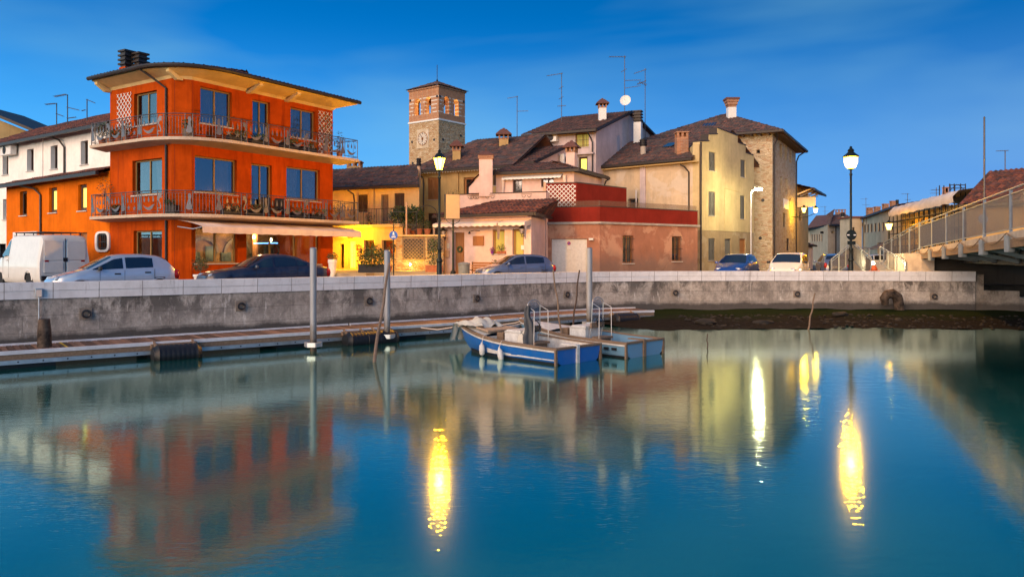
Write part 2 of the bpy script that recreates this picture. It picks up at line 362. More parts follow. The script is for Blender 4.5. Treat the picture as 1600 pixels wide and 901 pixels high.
M['leaf'] = simple('green_leaves', (.05, .085, .025), .6, var=.3, scale=2)
M['leaf2'] = simple('olive_leaves', (.085, .09, .03), .6, var=.3, scale=2)
M['canvas'] = simple('cream_awning_canvas', (.78, .64, .54), .85, scale=2, var=.08)
M['concrete_post'] = simple('pale_concrete', (.42, .38, .33), .85, scale=3, bmp=.2)

# world-coordinate parenting
_build0 = MB.build
def _build(s, name, mat, parent=None, smooth=0, recalc=True, bevel=0, local=False):
    o = _build0(s, name, mat, parent, smooth, recalc, bevel)
    if parent is not None and not local and parent.type == 'EMPTY':
        o.matrix_parent_inverse = (Matrix.Translation(parent.location) @ parent.rotation_euler.to_matrix().to_4x4()).inverted()
    return o
MB.build = _build

# ------------------------------------------------------------------ water, quay, ground
WZ = -1.42                                   # water level
def catmull(pts, per=6):
    out = []
    for i in range(len(pts) - 1):
        p0, p1, p2, p3 = (Vector(pts[max(i - 1, 0)]), Vector(pts[i]), Vector(pts[i + 1]), Vector(pts[min(i + 2, len(pts) - 1)]))
        for k in range(per):
            t = k / per
            out.append(.5 * ((2 * p1) + (p2 - p0) * t + (2 * p0 - 5 * p1 + 4 * p2 - p3) * t * t + (3 * p1 - p0 - 3 * p2 + p3) * t ** 3))
    out.append(Vector(pts[-1])); return out
QUAY = catmull([(-60, -18), (-40, -1), (-28, 9.2), (-21, 15.0), (-17.5, 17.9), (-13.9, 20.8), (-9.8, 23.9), (-5.6, 27.2), (-2.5, 29.6), (0, 31.9), (2.9, 34.1), (5.9, 35.4), (9, 35.9), (15, 36.0), (21.35, 35.4)], 6)
def arc(pts):
    s = [0]
    for a, b in zip(pts, pts[1:]): s.append(s[-1] + (b - a).length)
    return s
QA = arc(QUAY)
def off(pts, d):                              # offset to the land side (left of travel)
    out = []
    for i, p in enumerate(pts):
        t = (pts[min(i + 1, len(pts) - 1)] - pts[max(i - 1, 0)]).normalized()
        out.append(p + Vector((-t.y, t.x)) * d)
    return out
def quay_at(px):
    """point of the quay face seen at this photo column, and its tangent"""
    k = (px - 800) / F
    for i in range(len(QUAY) - 1):
        a, b = QUAY[i], QUAY[i + 1]
        if a.y < 5: continue
        fa, fb = a.x - k * a.y, b.x - k * b.y
        if fa <= 0 <= fb:
            t = fa / (fa - fb); return a.lerp(b, t), (b - a).normalized(), QA[i] + (b - a).length * t
    return QUAY[-1], (QUAY[-1] - QUAY[-2]).normalized(), QA[-1]

def sweep(name, sec, mat, parent, pts=QUAY, lo=0, hi=None):
    """sweep a closed section [(offset to land, z)] along the quay; UV = metres"""
    pl = pts[lo:hi]; ar = arc(pl); mb = MB(); lines = []
    for o_, z in sec: lines.append([(p.x, p.y, z) for p in off(pl, o_)])
    lines.append(lines[0]); vv = [0]
    for a, b in zip(sec, sec[1:] + sec[:1]): vv.append(vv[-1] + math.hypot(a[0] - b[0], a[1] - b[1]))
    mb.grid(lines, [[(s, v) for s in ar] for v in vv])
    mb.poly([l[0] for l in lines[:-1]]); mb.poly([l[-1] for l in lines[:-1]][::-1])
    return mb.build(name, mat, parent)

# water: slow ripples that pull reflections down towards the viewer
m, n, l, b = newmat('canal_water'); n.remove(b); out = n['Material Output']
co = posco(n)
rip = noise(n, l, mapping(n, l, co, (1.5, 2.9, 1)), 1.7, 2, .5)
rip2 = noise(n, l, mapping(n, l, co, (2.4, 5, 1)), 3.4, 2, .5)
hh = mix(n, l, .35, rip, rip2)
bp = n.new('ShaderNodeBump'); bp.inputs['Strength'].default_value = .16; bp.inputs['Distance'].default_value = .05; l.new(hh, bp.inputs['Height'])
gl1 = n.new('ShaderNodeBsdfGlossy'); gl1.inputs['Roughness'].default_value = .085; gl1.inputs['Color'].default_value = (.68, .87, .78, 1)
bp2 = n.new('ShaderNodeBump'); bp2.inputs['Strength'].default_value = .02; bp2.inputs['Distance'].default_value = .05; l.new(hh, bp2.inputs['Height']); l.new(bp2.outputs[0], gl1.inputs['Normal'])
gl2 = n.new('ShaderNodeBsdfGlossy'); gl2.inputs['Roughness'].default_value = .022; gl2.inputs['Color'].default_value = (.68, .87, .78, 1); l.new(bp.outputs[0], gl2.inputs['Normal'])
gl = n.new('ShaderNodeMixShader'); gl.inputs[0].default_value = .34; l.new(gl1.outputs[0], gl.inputs[1]); l.new(gl2.outputs[0], gl.inputs[2])
df = n.new('ShaderNodeBsdfDiffuse'); df.inputs['Color'].default_value = (.0, .14, .13, 1)
fr = n.new('ShaderNodeFresnel'); fr.inputs['IOR'].default_value = 1.45
mr = n.new('ShaderNodeMapRange'); mr.inputs[1].default_value = .04; mr.inputs[2].default_value = .5; mr.inputs[3].default_value = .22; mr.inputs[4].default_value = .9; l.new(fr.outputs[0], mr.inputs[0])
ms = n.new('ShaderNodeMixShader'); l.new(mr.outputs[0], ms.inputs[0]); l.new(df.outputs[0], ms.inputs[1]); l.new(gl.outputs[0], ms.inputs[2]); l.new(ms.outputs[0], out.inputs[0])
M['water'] = m
mb = MB(); mb.poly([(-140, -60, WZ), (140, -60, WZ), (140, 60, WZ), (-140, 60, WZ)]); tag(mb.build('water', M['water'], recalc=False), kind='structure')

# asphalt and pavement
m, n, l, b = newmat('asphalt'); co = posco(n)
l.new(mix(n, l, ramp(n, l, noise(n, l, co, .5, 7, .7), [(.3, 0), (.75, 1)]), (.045, .043, .042), (.085, .08, .075)), b.inputs['Base Color']); b.inputs['Roughness'].default_value = .8
bump(n, l, noise(n, l, co, 60, 3), b, .3, .01); M['asphalt'] = m
inner = off(QUAY, .42)
gp = [(p.x, p.y, 0) for p in inner] + [(26, 35.6, 0), (27, 39.5, 0), (400, 39.5, 0), (1500, 200, 0), (1500, 2500, 0), (-1500, 2500, 0), (-1500, -18, 0)]
mb = MB(); mb.poly(gp); tag(mb.build('road', M['asphalt'], recalc=False), kind='structure')
# bed and far bank under the water so nothing is open
mb = MB(); mb.poly([(-1500, -400, -3), (1500, -400, -3), (1500, 400, -3), (-1500, 400, -3)]); tag(mb.build('canal_bed', simple('silt', (.06, .055, .04), .9), recalc=False), kind='structure')

# quay wall
m, n, l, b = newmat('quay_concrete'); uv = uvco(n); co = posco(n)
sx = n.new('ShaderNodeSeparateXYZ'); l.new(co, sx.inputs[0])
big = noise(n, l, co, .55, 8, .65)
col = mix(n, l, ramp(n, l, big, [(.3, 0), (.7, 1)]), (.30, .26, .225), (.66, .60, .53))
stn = noise(n, l, mapping(n, l, co, (.8, .8, .5)), 1.9, 9, .74, .3)
def zmask(a, bb, va, vb):
    q = n.new('ShaderNodeMapRange'); q.inputs[1].default_value = a; q.inputs[2].default_value = bb; q.inputs[3].default_value = va; q.inputs[4].default_value = vb; l.new(sx.outputs[2], q.inputs[0]); return q.outputs[0]
def mul(a, bb):
    q = n.new('ShaderNodeMath'); q.operation = 'MULTIPLY'
    for k, x in ((0, a), (1, bb)):
        if isinstance(x, (int, float)): q.inputs[k].default_value = x
        else: l.new(x, q.inputs[k])
    return q.outputs[0]
patchy = ramp(n, l, noise(n, l, mapping(n, l, co, (1, 1, .3)), .32, 3, .55), [(.36, .5), (.6, 1)])
col = mix(n, l, mul(mul(ramp(n, l, stn, [(.45, 0), (.57, 1)]), zmask(-.9, -.1, .15, .95)), patchy), col, (.06, .054, .05))
wh = noise(n, l, mapping(n, l, co, (2.6, 2.6, .5)), 1.3, 5, .7)
col = mix(n, l, ramp(n, l, wh, [(.6, 0), (.66, .7)]), col, (.76, .72, .66))
lo = n.new('ShaderNodeMath'); lo.operation = 'ADD'; l.new(sx.outputs[2], lo.inputs[0]); l.new(mul(noise(n, l, co, .9, 6, .65), -.55), lo.inputs[1])
tid = n.new('ShaderNodeMapRange'); tid.inputs[1].default_value = -1.16; tid.inputs[2].default_value = -1.0; tid.inputs[3].default_value = .93; tid.inputs[4].default_value = 0; l.new(lo.outputs[0], tid.inputs[0])
col = mix(n, l, tid.outputs[0], col, (.05, .046, .045))
fine = noise(n, l, co, 7, 7, .75)
col = mix(n, l, ramp(n, l, fine, [(.35, 0), (.75, .6)]), col, (.11, .1, .09))
bk = n.new('ShaderNodeTexBrick'); l.new(uv, bk.inputs['Vector']); bk.inputs['Scale'].default_value = 1; bk.inputs['Brick Width'].default_value = 1.9; bk.inputs['Row Height'].default_value = .47; bk.inputs['Mortar Size'].default_value = .008
rust = noise(n, l, mapping(n, l, co, (3, 3, 1.1)), 1.9, 4, .6)
col = mix(n, l, mul(ramp(n, l, rust, [(.70, 0), (.74, .8)]), zmask(-.9, -.3, 1, .6)), col, (.16, .06, .02))
col = mix(n, l, mul(bk.outputs['Fac'], .5), col, (.09, .08, .07))
l.new(col, b.inputs['Base Color']); b.inputs['Roughness'].default_value = .9; b.inputs['Specular IOR Level'].default_value = .25
bump(n, l, mix(n, l, .5, fine, bk.outputs['Fac'], 'SUBTRACT'), b, .55, .04); M['quay'] = m
m, n, l, b = newmat('coping_stone'); uv = uvco(n); co = posco(n)
bk = n.new('ShaderNodeTexBrick'); l.new(uv, bk.inputs['Vector']); bk.offset = .5; bk.inputs['Scale'].default_value = 1; bk.inputs['Brick Width'].default_value = 1.15; bk.inputs['Row Height'].default_value = 5; bk.inputs['Mortar Size'].default_value = .012
bk.inputs['Color1'].default_value = (.70, .71, .73, 1); bk.inputs['Color2'].default_value = (.78, .77, .77, 1); bk.inputs['Mortar'].default_value = (.3, .28, .27, 1)
col = mix(n, l, ramp(n, l, noise(n, l, co, 1.6, 7, .7), [(.42, 0), (.75, .45)]), bk.outputs['Color'], (.34, .31, .29))
col = mix(n, l, ramp(n, l, noise(n, l, mapping(n, l, co, (4, 4, .8)), 1.5, 6, .7), [(.55, 0), (.7, .35)]), col, (.2, .18, .17))
l.new(col, b.inputs['Base Color']); b.inputs['Roughness'].default_value = .75; bump(n, l, noise(n, l, co, 25, 4), b, .2, .01); M['coping'] = m
qw = thing('quay_wall', 'long curved concrete quay wall with pale stone coping and stained face', 'quay wall', (9, 35.9, 0))
sweep('wall_face', [(0, .2), (0, -2.6), (.5, -2.6), (.5, .2)], M['quay'], qw)
sweep('coping_course', [(-.045, .2), (.52, .2), (.52, .425), (-.045, .425)], M['coping'], qw)
sweep('coping_slab', [(-.06, .428), (.44, .428), (.44, .65), (-.06, .65)], M['coping'], qw)
# lower continuation under the bridge
def lowblock(px0, px1, d0, d1, top, name='low_wall'):
    mb = MB(); a = V(*G(px0, d0), 0); c = V(*G(px1, d1), 0)
    mb.obox((a.x, a.y, -2.6), (c.x - a.x, c.y - a.y, 0), (0, .8, 0), (0, 0, top + 2.6)); return mb.build(name, M['quay'], qw)
lowblock(1521, 1537, 35.5, 35.3, .52); lowblock(1537.3, 1593, 35.3, 34.7, -.22); lowblock(1593.3, 1800, 34.7, 33.5, -.5)

# mooring rings on plates
for k, (px, py) in enumerate([(134, 490), (576, 470), (744, 466), (885, 460), (1054.5, 457), (1245, 459), (1459, 463), (376, 478)]):
    p, t, s = quay_at(px); nrm = Vector((t.y, -t.x)); z = ZP(py, p.y); c = V(p.x + nrm.x * .02, p.y + nrm.y * .02, z)
    T = V(t.x, t.y, 0); N = V(nrm.x, nrm.y, 0)
    mb = MB(); mb.obox(c - T * .16 - V(0, 0, .17) - N * .03, T * .32, N * .035, (0, 0, .34)); pl = mb.build('ring_plate', simple('rusty_plate', (.24, .2, .165), .9, scale=6), qw) if k == 0 else mb.build('ring_plate', bpy.data.materials['rusty_plate'], qw)
    mb = MB(); cc = c + N * .05; mb.tube([cc + (T * math.cos(a) + V(0, 0, 1) * math.sin(a)) * .1 + N * .02 for a in [2 * math.pi * j / 14 for j in range(15)]], .03, 6, False)
    mb.bar(cc + V(0, 0, .1) - N * .05, cc + V(0, 0, .1) + N * .04, .03, .03); mb.build('ring', M['iron'], pl, 40)

# mud bank below the right half of the wall
rows = []; uvs = []
i0 = next(i for i, p in enumerate(QUAY) if p.x > 1.5)
pl = QUAY[i0:]; mud_pts = [p.copy() for p in pl] + [Vector((26, 35)), Vector((40, 33))]
from mathutils import noise as mnoise
for j in range(31):
    t = j / 30; row = []
    base = off(mud_pts, -6.6 * t)
    for i, p in enumerate(base):
        for k in range(4 if i < len(base) - 1 else 1):
            q = p.lerp(base[min(i + 1, len(base) - 1)], k / 4)
            start = min(1, max(0, (q.x - 1.0) / 5)); end = min(1, max(.75, 1 - (q.x - 18) / 30))
            z = -1.13 - .30 * t ** 1.1 - (1 - start) * .32 + mnoise.fractal(Vector((q.x * .9, q.y * .9, 0)), 1, 2, 5) * .055 + mnoise.noise(Vector((q.x * .35, q.y * .35, 4))) * .05
            row.append((q.x, q.y, z))
    rows.append(row)
m, n, l, b = newmat('mud_and_algae'); co = posco(n)
ng = noise(n, l, co, 1.1, 6, .7); nf = noise(n, l, co, 9, 6, .75)
sx = n.new('ShaderNodeSeparateXYZ'); l.new(co, sx.inputs[0])
zz = n.new('ShaderNodeMath'); zz.operation = 'MULTIPLY_ADD'; zz.inputs[1].default_value = .22; l.new(ng, zz.inputs[0]); l.new(sx.outputs[2], zz.inputs[2])
mud = mix(n, l, ramp(n, l, nf, [(.35, 0), (.7, 1)]), (.007, .006, .005), (.03, .024, .018))
col = mix(n, l, ramp(n, l, zz.outputs[0], [(0, 0), (.5, 0), (1, 1)]), mud, (.02, .03, .01))
q = n.new('ShaderNodeMapRange'); q.inputs[1].default_value = -1.19; q.inputs[2].default_value = -1.09; l.new(zz.outputs[0], q.inputs[0])
col = mix(n, l, q.outputs[0], mud, mix(n, l, nf, (.006, .011, .002), (.016, .028, .006)))
l.new(col, b.inputs['Base Color']); b.inputs['Roughness'].default_value = .95; b.inputs['Specular IOR Level'].default_value = .06; bump(n, l, nf, b, .9, .06); M['mud'] = m
mb = MB(); mb.grid(rows); tag(mb.build('mud_bank', M['mud'], smooth=60), kind='structure')
# stones on the bank: nobody could count them
mb = MB()
for k in range(380):
    px = rnd.uniform(1010, 1600); p, t, s = quay_at(min(px, 1518)); d = rnd.uniform(2.2, 6.3); nx = Vector((t.y, -t.x)); q = p + nx * d + Vector((max(0, (px - 1518)) * .035, 0))
    r = rnd.uniform(.025, .1) * (1.6 if rnd.random() < .06 else 1); z = -1.13 - .30 * (d / 6.6) ** 1.1 + .0
    base = []
    rot = Matrix.Rotation(rnd.uniform(0, 6), 3, 'Z')
    mb.lathe((q.x, q.y, z), [(r * .5, -r * .5), (r * rnd.uniform(.9, 1.2), 0), (r * .7, r * .4), (r * .1, r * .55)], 6, rot @ Matrix.Diagonal((1.3, .8, 1)))
tag(mb.build('bank_stones', simple('wet_stones', (.022, .019, .015), .8, var=.4, scale=1.5), smooth=60), 'dark wet stones strewn over the mud at low water', 'stones', kind='stuff')

# ------------------------------------------------------------------ building kit
def wall_face(mb, A, B, z0, z1, ops=(), depth=.22, tops=None):
    """one facade with real openings and reveals. A -> B left to right seen from outside"""
    A, B = Vector(A), Vector(B); L = (B - A).length; t = (B - A) / L; nrm = Vector((t.y, -t.x))
    def W(u, z, ind=0): q = A + t * u - nrm * ind; return (q.x, q.y, z)
    us = sorted({0, L} | {x for o in ops for x in (o['u0'], o['u1'])}); zs = sorted({z0, z1} | {x for o in ops for x in (o['z0'], o['z1'])})
    for i in range(len(us) - 1):
        for j in range(len(zs) - 1):
            um, zm = (us[i] + us[i + 1]) / 2, (zs[j] + zs[j + 1]) / 2
            if any(o['u0'] < um < o['u1'] and o['z0'] < zm < o['z1'] for o in ops): continue
            mb.poly([W(us[i], zs[j]), W(us[i + 1], zs[j]), W(us[i + 1], zs[j + 1]), W(us[i], zs[j + 1])])
    for o in ops:
        d = o.get('depth', depth); u0, u1, a, c = o['u0'], o['u1'], o['z0'], o['z1']
        mb.poly([W(u0, a), W(u0, a, d), W(u0, c, d), W(u0, c)]); mb.poly([W(u1, a), W(u1, c), W(u1, c, d), W(u1, a, d)])
        mb.poly([W(u0, c), W(u0, c, d), W(u1, c, d), W(u1, c)]); mb.poly([W(u0, a), W(u1, a), W(u1, a, d), W(u0, a, d)])

def u_of(A, B, px):
    A, B = Vector(A), Vector(B); t = (B - A).normalized(); k = (px - 800) / F
    # A + t u : x = k y
    return (k * A.y - A.x) / (t.x - k * t.y)
def op(A, B, px0, px1, py0, py1, kind='casement', **kw):
    """an opening given by where it is seen on this facade (photo pixels)"""
    u0, u1 = u_of(A, B, px0), u_of(A, B, px1); t = (Vector(B) - Vector(A)).normalized(); dm = Vector(A).y + t.y * (u0 + u1) / 2
    d = dict(u0=min(u0, u1), u1=max(u0, u1), z1=ZP(py0, dm), z0=(0.02 if py1 is None else ZP(py1, dm)), kind=kind); d.update(kw); return d

def make_opening(root, A, B, o):
    A, B = Vector(A), Vector(B); t = (B - A).normalized(); nrm = Vector((t.y, -t.x)); T = V(t.x, t.y, 0); N = V(nrm.x, nrm.y, 0); Z = V(0, 0, 1)
    d = o.get('depth', .22); u0, u1, z0, z1 = o['u0'], o['u1'], o['z0'], o['z1']; w_, h = u1 - u0, z1 - z0; k = o['kind']
    O = V(A.x, A.y, 0) + T * u0 + Z * z0 - N * d                       # lower left at the back of the reveal
    def bx(mb, a, bb, c, e, y0, y1): mb.obox(O + T * a + Z * c + N * y0, T * (bb - a), N * (y1 - y0), Z * (e - c))
    fm = M[o.get('frame', 'woodframe')]; fw = o.get('fw', .07); mb = MB()
    if k in ('casement', 'lit', 'bars', 'shop', 'fixed', 'green'):
        np_ = o.get('n', 2); cw = (w_ - fw) / np_
        bx(mb, .002, w_ - .002, .002, fw, .0, .07); bx(mb, .002, w_ - .002, h - fw, h - .002, .0, .07)
        for i in range(np_ + 1): bx(mb, max(.002, cw * i), min(w_ - .002, cw * i + fw), fw, h - fw, 0, .065 if 0 < i < np_ else .07)
        if o.get('mull'): bx(mb, fw, w_ - fw, h * o['mull'], h * o['mull'] + .05, .01, .055)
        f = mb.build('door' if o.get('door') else 'window', fm, root)
        pm = M[o.get('pane', {'lit': 'lit_pane', 'shop': 'shopglass', 'green': 'green_pane'}.get(k, 'pane'))]
        for i in range(np_):
            q = MB(); q.obox(O + T * (cw * i + fw) + Z * fw + N * .02, T * (cw - fw), N * .012, Z * (h - 2 * fw)); q.build('pane', pm, f)
        if o.get('curtain'):
            for (c0, c1) in o['curtain']:
                q = MB(); a, bb = w_ * c0, w_ * c1; nn = 26; rows = []
                for zz in (.05, h * .5, h - .04):
                    pin = 1 - .35 * (1 - zz / h) * o.get('gather', 0)
                    rows.append([O + T * (a + (bb - a) * (j / nn) * pin + (0 if c0 < .3 else (bb - a) * (1 - pin))) + Z * zz - N * (.10 + .035 * math.sin(j * 1.9 + zz)) for j in range(nn + 1)])
                q.grid(rows); q.build('curtain', M['curtain'], f, 60)
        if o.get('back', True) and k in ('casement', 'bars', 'fixed'):
            q = MB(); q.obox(O - N * .75 + T * -.1 - Z * .1, T * (w_ + .2), N * .02, Z * (h + .2)); q.build('room_back', M['room'], f)
        if k == 'bars':
            q = MB()
            for i in range(1, o.get('nb', 6)): q.tube([O + T * (w_ * i / o.get('nb', 6)) + Z * .02 + N * (d + .03), O + T * (w_ * i / o.get('nb', 6)) + Z * (h - .02) + N * (d + .03)], .014, 5)
            for zz in (.12, .5, .88): q.bar(O + T * -.04 + Z * h * zz + N * (d + .03), O + T * (w_ + .04) + Z * h * zz + N * (d + .03), .012, .025)
            q.build('window_bars', M[o.get('barm', 'iron')], f)
    elif k == 'shutter':
        g = .012; yo = d - .05
        f = None; fbx = MB(); bx(fbx, .0 - .05, w_ + .05, -.03, -.002, 0, d + .05); f = fbx.build('window', M['sill'], root)
        for s in range(o.get('n', 2)):
            q = MB(); cw = w_ / o.get('n', 2); a, bb = cw * s + g, cw * (s + 1) - g
            bx(q, a, a + .06, g, h - g, yo - .04, yo); bx(q, bb - .06, bb, g, h - g, yo - .04, yo); bx(q, a + .06, bb - .06, g, .09, yo - .04, yo); bx(q, a + .06, bb - .06, h - .09, h - g, yo - .04, yo)
            bx(q, a + .06, bb - .06, h * .48, h * .48 + .07, yo - .04, yo)
            z = .1
            while z < h - .12:
                if not (h * .45 < z < h * .53): q.obox(O + T * (a + .06) + Z * z + N * (yo - .035), T * (bb - a - .12), N * .028 - Z * .02, Z * .012 + N * .004)
                z += .055
            bx(q, a + .06, bb - .06, .09, h - .09, yo - .042, yo - .036)
            q.build('shutter', M[o.get('frame', 'darkwood')], f)
        return f
    elif k == 'door':
        bx(mb, .002, .07, .002, h - .002, 0, .08); bx(mb, w_ - .07, w_ - .002, .002, h - .002, 0, .08); bx(mb, .07, w_ - .07, h - .07, h - .002, 0, .08)
        bx(mb, .07, w_ - .07, .002, h - .07, .01, .04)
        for zz in ((.08, .44), (.5, .94)):
            bx(mb, .16, w_ - .16, h * zz[0], h * zz[1], .04, .055)
        f = mb.build('door', fm, root)
        q = MB(); q.lathe(O + T * (w_ - .14) + Z * 1.0 + N * .09, [(.012, -.02), (.03, 0), (.012, .02)], 8); q.build('handle', M['steel'], f)
    elif k == 'garage':
        i = 0; x = .01
        while x < w_ - .02:
            bx(mb, x, min(w_ - .01, x + .11), .02, h - .02, .02 + .015 * (i % 2), .05 + .015 * (i % 2)); x += .112; i += 1
        f = mb.build('garage_door', M['white'], root)
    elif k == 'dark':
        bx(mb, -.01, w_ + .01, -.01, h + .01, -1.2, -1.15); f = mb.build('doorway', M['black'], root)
    if o.get('sill', True) and k not in ('door', 'garage', 'dark') and not o.get('door'):
        q = MB(); bx(q, -.06, w_ + .06, -.055, -.003, .0 + .07, d + .06); q.build('sill', M['sill'], f)
    if o.get('lintel'):
        q = MB(); bx(q, -.05, w_ + .05, h + .02, h + .07, d - .02, d + .07); q.build('drip_lintel', M['sill'], f)
    return f

class House:
    def __init__(s, name, label, cat, pts, z0, z1, mat, ops=None, group=None, top=True, parts='wall'):
        s.pts = [Vector(p) for p in pts]; c = sum(s.pts, Vector((0, 0))) / len(pts)
        s.root = thing(name, label, cat, (c.x, c.y, max(z0, 0)), 0, group); s.z0, s.z1 = z0, z1; s.roof = None
        s.body(pts, z0, z1, mat, ops, top)
    def body(s, pts, z0, z1, mat, ops=None, top=True, name='wall'):
        ops = ops or {}; mb = MB(); n = len(pts)
        for i in range(n): wall_face(mb, pts[i], pts[(i + 1) % n], z0, z1, ops.get(i, []))
        if top: mb.poly([(p[0], p[1], z1) for p in pts])
        mb.build(name, mat if not isinstance(mat, str) else M[mat], s.root, recalc=False)
        for i, lst in ops.items():
            for o in lst: make_opening(s.root, pts[i], pts[(i + 1) % n], o)

def roof_patch(mb, A, B, C, D, pitch=.24, course=.36, amp=.045):
    """pantiled slope: eave A-B, ridge D-C (D above A)"""
    A, B, C, D = map(Vector, (A, B, C, D)); eu = (B - A).normalized(); L = (B - A).length
    nn = eu.cross((C + D) / 2 - (A + B) / 2).normalized(); ev = nn.cross(eu)
    if nn.z < 0: nn = -nn
    uc, vc, ud, vd = (C - A).dot(eu), (C - A).dot(ev), (D - A).dot(eu), (D - A).dot(ev)
    Hh = max(vc, vd, 1e-3); rows = max(2, int(abs(Hh) / course)); lo, hi = min(0, ud), max(L, uc)
    cols = [lo + k * pitch / 5 for k in range(int((hi - lo) / (pitch / 5)) + 2)]
    rr = []; uvs = []
    for r in range(rows):
        for (vv, lift) in ((r / rows, .035), ((r + .985) / rows, 0)):
            uL = ud * vv; uR = max(uL, L + (uc - L) * vv); row = []; uu = []
            for c in cols:
                u = min(max(c, uL), uR); h = amp * (.5 + .5 * math.cos(2 * math.pi * u / pitch)) + lift
                y = vd * vv + (vc - vd) * vv * min(1, max(0, (u - uL) / max(1e-6, uR - uL)))
                # small irregularity per tile
                h += .012 * math.sin(int(u / pitch) * 12.9898 + r * 78.233)
                row.append(A + eu * u + ev * y + nn * h); uu.append((u / pitch + .5, r + .5))
            rr.append(row); uvs.append(uu)
    mb.grid(rr, uvs)

def roof(h, faces, mat='tile', gutters=(), name='roof', soffit=True, thick=.12, gut='darktrim', **kw):
    mb = MB()
    for f in faces: roof_patch(mb, *f, **kw)
    for f in faces: mb.poly([Vector(q) - V(0, 0, thick) for q in f][::-1])
    ro = mb.build(name, M[mat], h.root, recalc=False)
    # verge boards round the free edges
    for (a, b_) in gutters:
        q = MB(); a, b_ = Vector(a), Vector(b_); q.bar(a - V(0, 0, .05), b_ - V(0, 0, .05), .14, .16); q.build('gutter', M[gut], ro)
    h.roof = ro; return ro

def downpipe(root, pts, r=.05, mat='pipe'):
    mb = MB(); mb.tube(pts, r, 8); return mb.build('downpipe', M[mat], root, 40)

def chimney(h, px, py_top, py_base, wpx, d, style='cap', mat='white', depth=None, rot=0):
    """masonry stack standing through a roof"""
    x = (px - 800) / F * d; zt, zb = ZP(py_top, d), ZP(py_base, d) - 1.0; w_ = wpx / F * d; hd = (depth or w_) / 2; hw = w_ / 2
    R_ = Matrix.Rotation(rot, 3, 'Z'); c = V(x, d + hd, 0)
    def bx(mb, sx, sy, z0, z1):
        mb.obox(c + R_ @ V(-sx, -sy, 0) + V(0, 0, z0), R_ @ V(2 * sx, 0, 0), R_ @ V(0, 2 * sy, 0), (0, 0, z1 - z0))
    par = h.roof or h.root
    mb = MB()
    if style == 'cap':
        ch = min(.8, (zt - zb) * .28); bx(mb, hw * .72, hd * .72, zb, zt - ch); st = mb.build('chimney', M[mat], par)
        q = MB(); bx(q, hw * .8, hd * .8, zt - ch, zt - ch + .07)
        for a in (-1, 0, 1):
            for e in (-1, 0, 1):
                if a or e: q.obox(c + R_ @ V(a * hw * .68 - .05, e * hd * .68 - .05, 0) + V(0, 0, zt - ch + .07), R_ @ V(.1, 0, 0), R_ @ V(0, .1, 0), (0, 0, .22))
        q.build('cowl', M['brick'], st)
        q = MB(); z = zt - ch + .29; k = [V(-1, -1, 0), V(1, -1, 0), V(1, 1, 0), V(-1, 1, 0)]
        for (f0, za, f1, zb_) in ((1.25, z, 1.25, z + .05), (1.25, z + .05, .45, zt - .1), (.3, zt - .1, .12, zt)):
            lo = [c + R_ @ V(p.x * hw * f0, p.y * hd * f0, 0) + V(0, 0, za) for p in k]; hi = [c + R_ @ V(p.x * hw * f1, p.y * hd * f1, 0) + V(0, 0, zb_) for p in k]
            i = q.add(lo + hi); q.f += [(i, i + 1, i + 5, i + 4), (i + 1, i + 2, i + 6, i + 5), (i + 2, i + 3, i + 7, i + 6), (i + 3, i, i + 4, i + 7), (i, i + 3, i + 2, i + 1), (i + 4, i + 5, i + 6, i + 7)]
        q.build('chimney_cap', M['tile_dark'], st)
    elif style == 'slabs':
        n_ = 4; sh = min(.9, (zt - zb) * .4); bx(mb, hw * .85, hd * .85, zb, zt - sh); st = mb.build('chimney', M[mat], par)
        q = MB()
        for k in range(n_):
            za = zt - sh + sh * k / n_; bx(q, hw * .7, hd * .7, za + .001, za + sh / n_ * .55); bx(q, hw, hd, za + sh / n_ * .55, za + sh / n_ * .98)
        q.build('cowl', M['darktrim'], st)
    elif style == 'brick':
        bx(mb, hw * .9, hd * .9, zb, zt - .36); st = mb.build('chimney', M['brick'] if mat == 'white' else M[mat], par)
        q = MB(); bx(q, hw, hd, zt - .08, zt)
        for a in (-1, 0, 1):
            for e in (-1, 1): q.obox(c + R_ @ V(a * (hw * .9 - .08) - .07, e * (hd * .9 - .07) - .07, zt - .359), R_ @ V(.14, 0, 0), R_ @ V(0, .14, 0), (0, 0, .278))
        q.build('cowl', M['brick'], st)
    elif style == 'flue':
        mb.tube([V(x, d + hd, zb), V(x, d + hd, zt - .5)], hw * .85, 12); st = mb.build('chimney', M['concrete_post'] if mat == 'white' else M[mat], par, 40)
        q = MB(); q.tube([V(x, d + hd, zt - .5), V(x, d + hd, zt)], hw, 12)
        for k in range(3): q.lathe((x, d + hd, zt - .42 + k * .15), [(hw, 0), (hw * 1.25, .03), (hw * 1.25, .06), (hw, .09)], 12)
        q.build('cowl', M['black'], st, 40)
    elif style == 'flare':
        t2 = (zt - ZP(py_base, d)); bx(mb, hw * .62, hd * .62, zb, zt - t2 * .5); st = mb.build('chimney', M['white'], par)
        q = MB(); bx(q, hw * .64, hd * .64, zt - t2 * .5, zt - t2 * .38); bx(q, hw * .78, hd * .78, zt - t2 * .38, zt - t2 * .22); bx(q, hw * .92, hd * .92, zt - t2 * .22, zt - t2 * .1); q.build('cowl', M['brick'], st)
        q = MB(); bx(q, hw * 1.06, hd * 1.06, zt - t2 * .1, zt); q.build('chimney_cap', M['tile_dark'], st)
    return st

